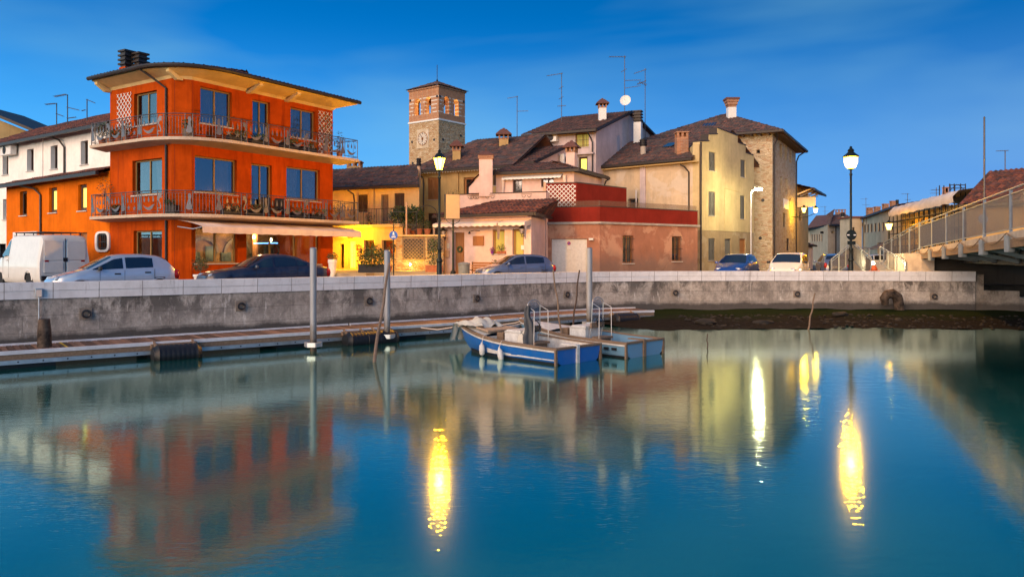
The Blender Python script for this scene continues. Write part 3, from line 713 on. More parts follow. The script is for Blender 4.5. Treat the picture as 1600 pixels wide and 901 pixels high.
def lattice(mb, O, T, Z, N, w_, h, step=.16, bw=.02):
    """diagonal trellis of two layers of slats"""
    k = -int(h / step) - 1
    while k * step < w_:
        x0 = k * step; a, c = max(0, -x0), min(h, w_ - x0)
        if c > a + .02: mb.bar(O + T * (x0 + a) + Z * a, O + T * (x0 + c) + Z * c, bw, .012, N)
        x1 = x0 + h; a, c = max(0, x1 - w_), min(h, x1)
        if c > a + .02: mb.bar(O + T * (x1 - a) + Z * a + N * .012, O + T * (x1 - c) + Z * c + N * .012, bw, .012, N)
        k += 1

# ------------------------------------------------------------------ the houses
def nrm2(A, B): t = (Vector(B) - Vector(A)).normalized(); return t, Vector((t.y, -t.x))
def slope(A, B, zE, depth, zR, oh=.5, ol=.3, orr=.3, il=0, ir=0):
    """roof slope over facade A-B; il/ir pull the ridge ends in (hips)"""
    A, B = Vector(A), Vector(B); t, n = nrm2(A, B); k = (zR - zE) / depth
    a = A + n * oh - t * ol; b_ = B + n * oh + t * orr; c = B - n * depth + t * (orr - ir); d = A - n * depth - t * (ol - il)
    ze = zE - k * oh + .1; zr = zR + .1
    return [(a.x, a.y, ze), (b_.x, b_.y, ze), (c.x, c.y, zr), (d.x, d.y, zr)]
def back(A, B, dep): t, n = nrm2(A, B); return [tuple(Vector(A)), tuple(Vector(B)), tuple(Vector(B) - n * dep), tuple(Vector(A) - n * dep)]
def gable_tri(h, A, B, zE, zR, mat, t0=.5, off_=.0):
    """triangle of wall closing a gable over edge A-B"""
    A, B = Vector(A), Vector(B); c = A.lerp(B, t0); mb = MB(); mb.poly([(A.x, A.y, zE), (B.x, B.y, zE), (c.x, c.y, zR)]); return mb.build('gable_wall', M[mat], h.root, recalc=False)

# ---- orange three-storey house
P1, P2, P3, P4 = Vector(G(172, 35.6)), Vector(G(268, 33.0)), Vector(G(299, 33.3)), Vector(G(520, 40.5))
tL, nL = nrm2(P1, P2); tR, nR = nrm2(P3, P4)
P5, P6 = P4 - nR * 7.5, P1 - nL * 8.5
o1, o3 = {}, {}
fl = [op(P1, P2, 209.5, 245, 144, 195, curtain=None), op(P1, P2, 207, 253, 249, 304, curtain=[(.03, .42), (.55, .98)], gather=.8), op(P1, P2, 208.6, 253, 360, 412, curtain=[(.05, .5), (.6, .98)], gather=.6)]
fr_ = [op(P3, P4, 313, 362.5, 140, 196, curtain=[(.03, .97)]), op(P3, P4, 394.5, 422, 157.6, 221, door=True), op(P3, P4, 454, 493, 171, 217, curtain=[(.03, .97)]),
       op(P3, P4, 304.5, 370, 246.7, 302, curtain=[(.55, .9)]), op(P3, P4, 393, 425, 257, 322, door=True), op(P3, P4, 447.5, 500, 263, 313, curtain=[(.05, .45), (.6, .97)], gather=.5),
       op(P3, P4, 305.5, 371, 356, 411, 'shop'), op(P3, P4, 385, 501, 359, 413, 'shop', n=3, depth=.3)]
h = House('orange_house', 'orange three storey corner house with two curved balconies and a cream awning', 'house', [P1, P2, P3, P4, P5, P6], 0, 9.1, 'orange', {0: fl, 2: fr_})
OH = h.root
for z in (3.05, 6.25): mb = MB(); mb.prism([(p.x, p.y) for p in (P1 - nL * .3 + tL * .3, P2 - nL * .3, P3 - nR * .3, P4 - nR * .3 - tR * .3, P5 + nR * .3 - tR * .3, P6 + nL * .3 + tL * .3)], z - .25, z); mb.build('floor', M['room'], OH)
# room inside the restaurant
mb = MB()
a = P3 - nR * 4.2 + tR * .3; c = P4 - nR * 4.2 - tR * .3
mb.obox((a.x, a.y, 0), (c.x - a.x, c.y - a.y, 0), (-nR.x * .1, -nR.y * .1, 0), (0, 0, 2.8)); IW = mb.build('back_wall', simple('warm_wall', (.36, .20, .08), .9, var=.4, scale=1.2), OH)
mb = MB()
for k in range(9):
    u = .7 + k * .92; q = a + tR * u + nR * .06; mb.obox((q.x, q.y, .8 + .3 * (k % 2)), (tR.x * .6, tR.y * .6, 0), (nR.x * .05, nR.y * .05, 0), (0, 0, .75))
mb.build('picture', simple('dim_pictures', (.12, .16, .14), .6, var=.5, scale=1.5), IW)
mb = MB()
for k in range(4):
    for j in range(9):
        a0_, a1_ = math.pi * j / 9, math.pi * (j + 1) / 9; q = a + tR * (1.3 + k * 2.05) + nR * .09
        mb.bar(V(q.x + tR.x * .8 * math.cos(a0_), q.y + tR.y * .8 * math.cos(a0_), 1.5 + .75 * math.sin(a0_)), V(q.x + tR.x * .8 * math.cos(a1_), q.y + tR.y * .8 * math.cos(a1_), 1.5 + .75 * math.sin(a1_)), .1, .16)
mb.build('arch_moulding', simple('dim_moulding', (.26, .2, .13), .9), IW)
mb = MB()
for k in range(7):
    q = P3 - nR * (.5 + .35 * (k % 3)) + tR * (3.4 + k * .72); mb.lathe((q.x, q.y, .9), [(.05, 0), (.09, .04), (.04, .22), (.03, .3)], 8)
mb.build('bottle', M['sign_white'] if 'sign_white' in M else M['white'], OH, 40)
mb = MB()
for k in range(4):
    q = a + tR * (1.2 + k * 2.2) + nR * (1.6 + .5 * (k % 2)); mb.lathe((q.x, q.y, 0), [(.3, 0), (.04, .05), (.04, .72), (.45, .73), (.45, .76)], 12)
mb.build('table', M['white'], OH)
mb = MB(); q = P3 - nR * 2.6 + tR * 5.6; mb.lathe((q.x, q.y, 0), [(.17, 0), (.15, 2.8)], 12); mb.build('column', M['brownwood'], OH)
mb = MB()
for k in range(2):
    q = P3 - nR * 1.2 + tR * (1.5 + k * .0) ; 
for (u, dd, z) in ((1.72, 2.2, 1.95), (1.72, 2.2, 1.62), (5.0, 2.0, 2.3), (6.6, 2.6, 2.2)):
    q = P3 - nR * dd + tR * u; mb.lathe((q.x, q.y, z), [(.02, -.09), (.06, -.04), (.06, .04), (.02, .09)], 10)
mb.build('glowing_lamp', emis('warm_bulb', (1, .72, .3), 3.0), OH, 40)
mb = MB(); q = P3 - nR * 2.0 + tR * 5.0
mb.obox((q.x, q.y, 1.98), (tR.x * 1.5, tR.y * 1.5, .03), (0, 0, .03), (nR.x * .03, nR.y * .03, 0)); mb.build('blue_neon_tube', emis('blue_neon', (.1, .35, 1), 1.2), OH)
for (u, e_) in ((1.7, 15), (5.2, 22)):
    li = bpy.data.lights.new('restaurant_light', 'POINT'); li.energy = e_; li.color = (1, .66, .3); li.shadow_soft_size = .25
    lo_ = bpy.data.objects.new('restaurant_light', li); COL.objects.link(lo_); q = P3 - nR * 2.4 + tR * u; lo_.location = (q.x, q.y, 2.45)

def round_path(o, ext0=0., ext1=.75, n=9, ol=None):
    ol = ol or o
    """outline parallel to the two facades, rounded at the corner"""
    a = P1 + nL * ol - tL * ext0; b_ = P2 + nL * ol - tL * .9; c = P3 + nR * o + tR * 1.1; d = P4 + nR * o + tR * ext1
    # corner control = meeting of the two offset lines
    den = tL.x * tR.y - tL.y * tR.x; w_ = c - b_; s_ = (w_.x * tR.y - w_.y * tR.x) / den; K = (b_ + tL * s_).lerp((b_ + c) / 2, .2)
    out = [a + (b_ - a) * (i / 4) for i in range(4)]
    for i in range(n + 1):
        t = i / n; out.append(b_ * (1 - t) ** 2 + K * 2 * t * (1 - t) + c * t * t)
    out += [c + (d - c) * (i / 7) for i in range(1, 8)]
    return out
def wall_path(n_, eps=.0): return [P4 + tR * .0 + nR * eps, P3 + nR * eps, P2 + nL * eps, P1 + nL * eps]

# eave: soffit, corbels, tiles, gutter
ep = round_path(1.04, .2, .75, ol=.74)
mb = MB(); wp = []
for p in ep:                                   # nearest wall points
    best = None
    for A_, B_ in ((P1, P2), (P2, P3), (P3, P4)):
        ab = B_ - A_; t = max(0, min(1, (p - A_).dot(ab) / ab.length_squared)); q = A_ + ab * t
        if best is None or (q - p).length < (best - p).length: best = q
    wp.append(best)
mb.grid([[(q.x, q.y, 9.0) for q in wp], [(q.x, q.y, 9.12) for q in [w_ + (p - w_) * .12 for p, w_ in zip(ep, wp)]], [(p.x, p.y, 9.34) for p in ep], [(p.x, p.y, 9.42) for p in ep]])
mb.build('soffit', M['cream_soffit'], OH)
ridge_a, ridge_b = (P2 + P6) / 2 + tR * .8, (P3 + P5) / 2
mb = MB(); er = round_path(1.12, .28, .85, ol=.82); RZ = 10.15
def rp(p): # ridge target per eave point
    t = max(0, min(1, (p - P3).dot(tR) / 8.4)); return Vector(((P2 - nL * 4.2 - tL * .5).lerp(P4 - nR * 3.7 - tR * 3.0, t)))
for p, q in zip(er, er[1:]):
    c, d = rp(q), rp(p); mx_ = (q - p).length
    if (c - d).length < .05: c = c + (q - p) * .05
    roof_patch(mb, (p.x, p.y, 9.47), (q.x, q.y, 9.47), (c.x, c.y, RZ), (d.x, d.y, RZ), amp=.06)
e_ = er[-1]; q = P5 + nR * -.8 + tR * .85; c = rp(e_)
roof_patch(mb, (e_.x, e_.y, 9.47), (q.x, q.y, 9.47), (c.x + .1, c.y + .1, RZ), (c.x, c.y, RZ))
e0 = er[0]; q0 = P6 - nL * .8 - tL * .3; c = rp(e0)
roof_patch(mb, (q0.x, q0.y, 9.47), (e0.x, e0.y, 9.47), (c.x, c.y, RZ), (c.x - .1, c.y + .1, RZ))
roof_patch(mb, (q.x, q.y, 9.47), (q0.x, q0.y, 9.47), (c.x, c.y, RZ), (rp(e_).x, rp(e_).y, RZ))
ro = mb.build('roof', M['tile_red'], OH, recalc=False); h.roof = ro
mb = MB(); mb.tube([(p.x, p.y, 9.44) for p in round_path(1.16, .28, .85, ol=.86)], .095, 8); mb.build('gutter', M['darktrim'], ro, 40)
for (base, n_, px) in ((P1, nL, None), (P2, nL, None), (P3 + tR * 3.0, nR, 394), (P3 + tR * 5.3, nR, 449)):
    t_ = Vector((-n_.y, n_.x)); q = base - t_ * .11; k_ = .66 if n_ is nL else .92
    if px is None and base is P2: q = (P2 + P3) / 2 - t_ * .11
    mb = MB(); mb.extrude([(q.x, q.y, 9.0), (q.x, q.y, 8.92), (q.x + n_.x * .25, q.y + n_.y * .25, 8.92), (q.x + n_.x * k_, q.y + n_.y * k_, 9.2), (q.x + n_.x * k_, q.y + n_.y * k_, 9.34)], (t_.x * .22, t_.y * .22, 0)); mb.build('corbel', M['cream_soffit'], OH)
mb = MB(); mb.poly([(p.x, p.y, 9.08) for p in (P1, P2, P3, P4, P5, P6)]); mb.build('attic_floor', M['room'], OH)
for px, w_ in ((193.5, 19), (215, 19)): chimney(h, px, 77 + (px - 193) * .18, 112, w_, 36.5, 'slabs', 'orange', rot=-.55)

# balconies with cut-out sea creatures
def motif_polys():
    def sm(pts, k=4): return [(p.x, p.y) for p in catmull(pts, k)]
    sea = sm([(.06, .0), (.12, .06), (.05, .12), (-.03, .08), (-.06, .2), (-.01, .34), (.05, .44), (.0, .56), (-.1, .56), (-.06, .66), (-.12, .7), (.02, .76), (.1, .66), (.14, .5), (.06, .36), (.0, .22), (.02, .13), (.09, .16), (.16, .05), (.08, -.04)])
    blob = sm([(-.12, .1), (.0, .04), (.14, .1), (.1, .3), (.07, .48), (.1, .62), (.04, .74), (-.04, .68), (-.02, .52), (-.08, .3)])
    drop = sm([(-.03, .0), (.035, .0), (.045, .1), (.015, .2), (.0, .3), (-.02, .2), (-.045, .1)], 3)
    cres = sm([(-.36, .26), (-.2, .1), (.0, .02), (.2, .08), (.3, .2), (.36, .28), (.26, .27), (.12, .2), (-.02, .15), (-.18, .17)])
    star = [(math.cos(a) * r, math.sin(a) * r) for k in range(10) for a, r in [(math.pi / 2 + k * math.pi / 5, .15 if k % 2 == 0 else .045)]]
    return sea, blob, drop, cres, star
SEA, BLOB, DROP, CRES, STAR = motif_polys()

def balcony(z, tag_seed):
    op_ = round_path(1.3, .35, .6, ol=.76)
    mb = MB()
    inner = []
    for p in op_:
        best = None
        for A_, B_ in ((P1 - tL * .35, P2), (P2, P3), (P3, P4 + tR * .7)):
            ab = B_ - A_; t = max(0, min(1, (p - A_).dot(ab) / ab.length_squared)); q = A_ + ab * t
            if best is None or (q - p).length < (best - p).length: best = q
        inner.append(best + (best - p).normalized() * .02)
    mb.grid([[(p.x, p.y, z) for p in inner], [(p.x, p.y, z) for p in op_], [(p.x, p.y, z - .13) for p in op_], [(q.x, q.y, z - .24) for q in inner]])
    mb.poly([(inner[0].x, inner[0].y, z), (op_[0].x, op_[0].y, z), (op_[0].x, op_[0].y, z - .13), (inner[0].x, inner[0].y, z - .24)])
    mb.poly([(inner[-1].x, inner[-1].y, z), (op_[-1].x, op_[-1].y, z), (op_[-1].x, op_[-1].y, z - .13), (inner[-1].x, inner[-1].y, z - .24)])
    bal = mb.build('balcony', M['slab'], OH)
    path = round_path(1.24, .29, .54, ol=.70); ar = arc(path); L = ar[-1]
    def at(s):
        for i in range(len(path) - 1):
            if s <= ar[i + 1] or i == len(path) - 2:
                k = (s - ar[i]) / (ar[i + 1] - ar[i]); p = path[i].lerp(path[i + 1], k); t = (path[i + 1] - path[i]).normalized(); return p, t
    mb = MB()
    for zz, r in ((.98, .022), (.88, .012), (.1, .014)): mb.tube([(p.x, p.y, z + zz) for p in path], r, 6)
    cuts = MB()
    def put(poly, s, z0, sc=1.0, fx=1):
        p, t = at(max(.05, min(L - .05, s))); n_ = Vector((t.y, -t.x))
        cuts.extrude([(p.x + t.x * a * sc * fx + n_.x * .012, p.y + t.y * a * sc * fx + n_.y * .012, z + z0 + b_ * sc) for a, b_ in poly], (n_.x * .008, n_.y * .008, 0))
    s = 0.0; k = tag_seed; cells = int(round(L / 1.22)); step = L / cells
    mots = []
    for i in range(cells + 1):
        p, t = at(min(s, L - .001))
        for ds in (0, .3):
            if s + ds > L + .01: continue
            p, t = at(min(s + ds, L - .001)); mb.bar((p.x, p.y, z), (p.x, p.y, z + .98), .03, .03)
        if i < cells:
            cuts = MB()
            corner = 4.0 < s < 6.2
            if corner:
                for q in range(1, 7):
                    p, t = at(s + .3 + (step - .3) * q / 7); mb.bar((p.x, p.y, z + .1), (p.x, p.y, z + .88), .014, .014)
            put(SEA if i % 3 == 1 else BLOB, s + .15, .12, 1.0, 1 if i % 2 else -1); mots.append(('seahorse_cutout' if i % 3 == 1 else 'figure_cutout', cuts)); cuts = MB()
            if not corner:
                mid = s + .3 + (step - .3) / 2
                for q in (-.26, 0, .26): put(DROP, mid + q, .52, .95)
                if i % 4 == 2:
                    put(STAR, mid - .2, .3); put(STAR, mid + .24, .27)
                else: put(CRES, mid, .14, .95, 1 if i % 2 else -1)
                mots.append(('wave_cutout', cuts))
        s += step
    # return rails to the wall
    for e, q in ((path[0], inner[0]), (path[-1], inner[-1])):
        mb.tube([(e.x, e.y, z + .98), (q.x, q.y, z + .98)], .02, 6); mb.tube([(e.x, e.y, z + .1), (q.x, q.y, z + .1)], .014, 6)
        for f in (.25, .5, .75): w_ = e.lerp(q, f); mb.bar((w_.x, w_.y, z), (w_.x, w_.y, z + .98), .016, .016)
    rl = mb.build('railing', M['greyiron'], bal, 40)
    for nm_, c in mots: c.build(nm_, M['cutout'], bal)
    return at, L
B2at, B2L = balcony(6.42, 0)
B1at, B1L = balcony(3.16, 1)
# awning over the shop front
mb = MB(); a0, a1 = P3 - tR * .7, P4 + tR * .3; nseg = 40; rows = [[], [], [], []]
for i in range(nseg + 1):
    q = a0.lerp(a1, i / nseg); sag = .02 * math.sin(i * .9)
    for r, (o_, z_) in enumerate(((.05, 2.9), (1.0, 2.76 - sag), (1.7, 2.6 - sag * .5), (1.72, 2.33 + .012 * math.sin(i * 2.3)))): rows[r].append((q.x + nR.x * o_, q.y + nR.y * o_, z_))
mb.grid(rows); aw = mb.build('awning', M['canvas'], OH)
mb = MB()
for f in (0.0, .33, .66, 1.0):
    q = a0.lerp(a1, f); mb.tube([(q.x + nR.x * .05, q.y + nR.y * .05, 2.62), (q.x + nR.x * 1.1, q.y + nR.y * 1.1, 2.5), (q.x + nR.x * 1.66, q.y + nR.y * 1.66, 2.57)], .025, 6)
mb.build('awning_arm', M['alu'], aw, 40)
# white trellises, pipes, little wall lamp
mb = MB(); q = P1.lerp(P2, .1); u0 = u_of(P1, P2, 184); lattice(mb, V(P1.x + tL.x * u0 + nL.x * .03, P1.y + tL.y * u0 + nL.y * .03, 7.0), V(tL.x, tL.y, 0), V(0, 0, 1), V(nL.x, nL.y, 0), u_of(P1, P2, 206) - u0, 1.75, .27, .03); mb.build('trellis', M['white'], OH)
mb = MB(); u0 = u_of(P3, P4, 497); lattice(mb, V(P3.x + tR.x * u0 + nR.x * .03, P3.y + tR.y * u0 + nR.y * .03, 6.5), V(tR.x, tR.y, 0), V(0, 0, 1), V(nR.x, nR.y, 0), .95, 2.35, .27, .03); mb.build('trellis', M['white'], OH)
q = P1 + tL * u_of(P1, P2, 261.5) + nL * .07; e1 = ep[5]
e1 = P1 + tL * u_of(P1, P2, 244) + nL * .78
downpipe(OH, [(e1.x, e1.y, 9.4), (e1.x * .6 + q.x * .4, e1.y * .6 + q.y * .4, 9.1), (q.x, q.y, 8.6), (q.x, q.y, 6.47)]); downpipe(OH, [(q.x, q.y, 6.15), (q.x, q.y, 3.2)]); downpipe(OH, [(q.x, q.y, 2.9), (q.x, q.y, 0)])
mb = MB()
for z in (9.0, 6.0, 2.85, 5.62, 2.5):
    for (A_, B_) in ((P1, P2), (P3, P4)):
        pass
for (A_, B_, n_, px) in ((P1, P2, nL, 184.5), (P2, P3, nL, 272.5), (P3, P4, nR, 301.0)):   # shallow vertical grooves in the render
    tt = (B_ - A_).normalized(); q = A_ + tt * max(.02, u_of(A_, B_, px)); 
    for (za, zb_) in ((0, 2.9), (3.2, 6.15), (6.45, 8.95)): mb.obox((q.x, q.y, za), (tt.x * .018, tt.y * .018, 0), (n_.x * .004, n_.y * .004, 0), (0, 0, zb_ - za))
mb.build('render_joint', simple('joint_shadow', (.26, .03, .006), .9), OH)

# ---- orange wing with lean-to roof
W0_ = Vector(G(10, 43.3)); W1_ = P1 - tL * .02
oo = [op(W0_, W1_, 31, 42, 299, 336.5, n=1, frame='darkwood', fw=.1), op(W0_, W1_, 76.5, 89, 293, 332, 'lit', n=1, frame='darkwood', fw=.16), op(W0_, W1_, 122, 135.5, 288, 329, 'lit', n=1, frame='darkwood', fw=.16),
      op(W0_, W1_, 123, 136, 363, 425, 'door', frame='brownwood'), op(W0_, W1_, 24, 56, 368, 428, 'garage'), op(W0_, W1_, 153, 170, 364, 391, 'bars', n=1, pane='dark_pane', frame='iron', sill=False)]
h = House('orange_wing_house', 'lower orange wing with brown lean-to roof behind the white van', 'house', [W0_, W1_, P1 - nL * 2.0, Vector(W0_) + Vector((1.3, 1.6))], 0, 5.3, 'orange2', {0: oo})
f = slope(W0_, W1_, 5.3, 2.2, 6.0, .55, .5, -.05); roof(h, [f], 'tile_red', [(f[0], f[1])])
t_, n_ = nrm2(W0_, W1_)
mb = MB(); o_ = oo[5]; cu, cz = (o_['u0'] + o_['u1']) / 2, (o_['z0'] + o_['z1']) / 2; rw, rh = (o_['u1'] - o_['u0']) / 2, (o_['z1'] - o_['z0']) / 2
ring = []
for j in range(29):
    a = 2 * math.pi * j / 28; ca, sa = math.cos(a), math.sin(a); e = lambda v, p=.5: math.copysign(abs(v) ** p, v)
    ring.append((e(ca), e(sa)))
lines = []
for (s1, o1_) in ((.96, .005), (.96, .07), (1.32, .07), (1.32, .002)):
    lines.append([(W0_.x + t_.x * (cu + x * rw * s1) + n_.x * o1_, W0_.y + t_.y * (cu + x * rw * s1) + n_.y * o1_, cz + y * rh * (s1 if s1 < 1 else 1.2)) for x, y in ring])
mb.grid(lines); mb.build('oval_window_surround', M['white'], h.root)
q = W0_ + t_ * u_of(W0_, W1_, 65) + n_ * .06; q2 = W0_ + t_ * u_of(W0_, W1_, 47) + n_ * .5
downpipe(h.root, [(q2.x, q2.y, 5.1), (q.x * .7 + q2.x * .3, q.y * .7 + q2.y * .3, 4.9), (q.x, q.y, 4.55), (q.x, q.y, 0)])
mb = MB(); o_ = oo[4]
for (a, c, z0, z1) in ((o_['u0'] - .22, o_['u0'] - .01, 0, o_['z1'] + .2), (o_['u1'] + .01, o_['u1'] + .22, 0, o_['z1'] + .2), (o_['u0'] - .01, o_['u1'] + .01, o_['z1'] + .01, o_['z1'] + .2)):
    mb.obox((W0_.x + t_.x * a, W0_.y + t_.y * a, z0), (t_.x * (c - a), t_.y * (c - a), 0), (n_.x * .05, n_.y * .05, 0), (0, 0, z1 - z0))
mb.build('garage_surround', M['white'], h.root)

# ---- white house behind the wing
A_, B_ = Vector(G(172, 38)), Vector(G(0, 45.6)); t_ = (A_ - B_).normalized(); WA = B_ - t_ * 4.5; WB = A_ + t_ * 1.0
ow = [op(WA, WB, 4, 13, 240, 273, n=1, frame='darkwood'), op(WA, WB, 42, 52.6, 233, 267, n=1, frame='darkwood'), op(WA, WB, 79, 90, 227.5, 264, n=1, frame='darkwood'), op(WA, WB, 126, 137.6, 220, 257, n=1, frame='darkwood'),
      op(WA, WB, 4.5, 11, 311, 343, n=1, frame='darkwood'), op(WA, WB, -40, 9, 381, None, 'dark', sill=False)]
for o in ow: o['depth'] = .3; o['pane'] = 'dark_pane'
h = House('white_house', 'white two storey house with brown tiled roof rising behind the orange wing', 'house', back(WA, WB, 8), 0, 8.0, 'white_wall', {0: ow})
f = slope(WA, WB, 7.95, 4, 9.75, .6, .3, 0); f2 = slope(*[Vector(p) for p in (back(WA, WB, 8)[2], back(WA, WB, 8)[3])], 7.95, 4, 9.75, .6, 0, .3)
roof(h, [f, f2], 'tile_red', [(f[0], f[1])])
n_ = nrm2(WA, WB)[1]; 
q = WA + t_ * u_of(WA, WB, 102.5) + n_ * .07; q2 = WA + t_ * u_of(WA, WB, 90) + n_ * .55
downpipe(h.root, [(q2.x, q2.y, 7.75), (q.x * .7 + q2.x * .3, q.y * .7 + q2.y * .3, 7.5), (q.x, q.y, 7.1), (q.x, q.y, 5.4)])
mb = MB(); q = WA + t_ * u_of(WA, WB, 66); mb.obox((q.x, q.y, 5), (t_.x * .14, t_.y * .14, 0), (n_.x * .06, n_.y * .06, 0), (0, 0, 2.98)); mb.build('pilaster', M['white_wall'], h.root)
def aircon(root, A, B, px0, px1, py0, py1, back_=False):
    t_, n_ = nrm2(A, B); u0, u1 = u_of(A, B, px0), u_of(A, B, px1); d = (Vector(A) + t_ * u0).y; z1, z0 = ZP(py0, d), ZP(py1, d); q = Vector(A) + t_ * u0 + n_ * .12
    mb = MB(); mb.obox((q.x, q.y, z0), (t_.x * (u1 - u0), t_.y * (u1 - u0), 0), (n_.x * .32, n_.y * .32, 0), (0, 0, z1 - z0)); ac = mb.build('air_conditioner', M['white'], root, bevel=.015)
    mb = MB(); c = q + t_ * (u1 - u0) * .42 + n_ * .325; r = (z1 - z0) * .38; T, Z, N = V(t_.x, t_.y, 0), V(0, 0, 1), V(n_.x, n_.y, 0)
    for k in range(4): mb.tube([V(c.x, c.y, (z0 + z1) / 2) + (T * math.cos(a) + Z * math.sin(a)) * r * (k + 1) / 4 for a in [2 * math.pi * j / 16 for j in range(17)]], .012, 4, False)
    mb.extrude([V(c.x, c.y, (z0 + z1) / 2) + (T * math.cos(a) + Z * math.sin(a)) * r - N * .004 for a in [2 * math.pi * j / 16 for j in range(16)]], N * .006)
    mb.build('fan_grille', M['iron'], ac); return ac
aircon(h.root, WA, WB, 13, 29.5, 230, 245)
HW = h

# ---- gable of a farther house, far left
A_, B_ = G(-60, 58), G(70, 60); h = House('pale_gable_house', 'pale house with dark sloping verge at the far left edge behind white house', 'house', back(A_, B_, 8), 0, 9.2, 'tan')
e0, e1 = P(-60, 160, 58.5), P(75, 216, 58.5)
mb = MB(); mb.poly([(A_[0], A_[1], 9.2), (B_[0], B_[1], 9.2), P(60, 212, 59.9), P(-60, 164, 58)]); mb.build('gable_wall', M['tan'], h.root)
mb = MB(); mb.extrude([e0, e1, e1 + V(.3, 7, 0), e0 + V(.3, 7, 0)], (0, 0, .22)); mb.build('roof', M['darktrim'], h.root)

# ---- ochre courtyard house (lit yellow)
A0, A1 = Vector(G(512, 48.2)), Vector(G(655, 46.0))
oa = [op(A0, A1, 559.5, 574.5, 304, 331.5, 'shutter'), op(A0, A1, 595.5, 607, 304, 349.5, 'door', frame='oldwood'), op(A0, A1, 616.5, 632, 301.7, 340, 'shutter')]
h = House('courtyard_house', 'ochre house with dark shutters above a lamplit yellow ground floor', 'house', [A0, A1, Vector(G(656, 50.2)), Vector(G(512, 53))], 0, 5.55, 'court', {0: oa})
f = [V(*(A0 + Vector((-.1, -.5))), 5.5), V(*(A1 + Vector((.05, -.5))), 5.55), V(*G(653, 50.3), 7.2), V(*G(505, 52.4), 7.3)]; f2 = [V(*G(653, 53), 5.6), V(*G(505, 55), 5.6), f[3], f[2]]
roof(h, [f], 'tile', [(f[0], f[1])])
mb = MB(); q = [V(*f[0]), V(*f[1]), V(*f[2]), V(*f[3])]; mb.poly([V(A1.x, A1.y, 5.55), V(*G(656, 50.2), 5.55), V(*G(656, 50.2), 7.1)]); mb.build('gable_wall', M['court'], h.root)
T0, T1 = Vector(G(512, 46.6)), Vector(G(629, 43.2))
ot = [op(T0, T1, 529.5, 537.5, 381, 418.5, 'dark', sill=False), op(T0, T1, 544, 555.5, 376, 419, 'fixed', n=2, mull=.45, frame='white', pane='lit_pane', door=True), op(T0, T1, 568.5, 584.5, 375, 403, 'casement', n=1, mull=.5, pane='dark_pane', frame='darkwood'), op(T0, T1, 596.5, 614, 375, 403, 'casement', n=1, mull=.5, pane='dark_pane', frame='darkwood')]
t_, n_ = nrm2(T0, T1)
h.body([T0, T1, A1 - nrm2(A0, A1)[1] * -.02, A0 - nrm2(A0, A1)[1] * -.02], 0, 3.1, M['court'], {0: ot}, name='terrace_wall')
mb = MB(); a = T0 + n_ * .25; c = T1 + n_ * .25; mb.obox((a.x, a.y, 2.98), (c.x - a.x, c.y - a.y, 0), (-n_.x * .5, -n_.y * .5, 0), (0, 0, .17)); mb.build('terrace_cornice', M['court'], h.root)
mb = MB()                                       # terrace railing
a, c = T0 + n_ * .1, T1 + n_ * .1; Lr = (c - a).length
mb.bar((a.x, a.y, 4.05), (c.x, c.y, 4.05), .04, .03); mb.bar((a.x, a.y, 3.28), (c.x, c.y, 3.28), .03, .03)
for k in range(int(Lr / .13) + 1):
    q = a + t_ * k * .13; mb.bar((q.x, q.y, 3.16), (q.x, q.y, 4.05), .016 if k % 8 else .035, .016 if k % 8 else .035)
mb.build('terrace_railing', M['iron'], h.root)
mb = MB()                                       # little canopy over the door
q = T0 + t_ * u_of(T0, T1, 526); w_ = u_of(T0, T1, 561) - u_of(T0, T1, 526); z = ZP(371, q.y)
mb.extrude([(q.x, q.y, z + .28), (q.x + n_.x * .9, q.y + n_.y * .9, z), (q.x + n_.x * .9, q.y + n_.y * .9, z - .05), (q.x, q.y, z + .2)], (t_.x * w_, t_.y * w_, 0)); mb.build('door_canopy', M['tile_dark'], h.root)
downpipe(h.root, [(A0.x + 1.55, A0.y - 1.5, 5.35), (A0.x + 1.9, A0.y - 1.35, 5.1), (A0.x + 1.95, A0.y - 1.36, 4.7), (A0.x + 1.95, A0.y - 1.36, 3.16)])
mb = MB(); q = A0 + nrm2(A0, A1)[0] * u_of(A0, A1, 578); mb.obox((q.x, q.y, 3.1), (.3, -.2, 0), (-.05, -.08, 0), (0, 0, 2.4)); mb.build('pilaster', M['court'], h.root)
chimney(h, 552, 251, 266, 24, 53.5, 'brick', 'garden_brick'); chimney(h, 654, 247, 268, 6.5, 49, 'flue', 'peach'); chimney(h, 580, 283, 290, 5, 47.4, 'flue', 'peach')
HA = h
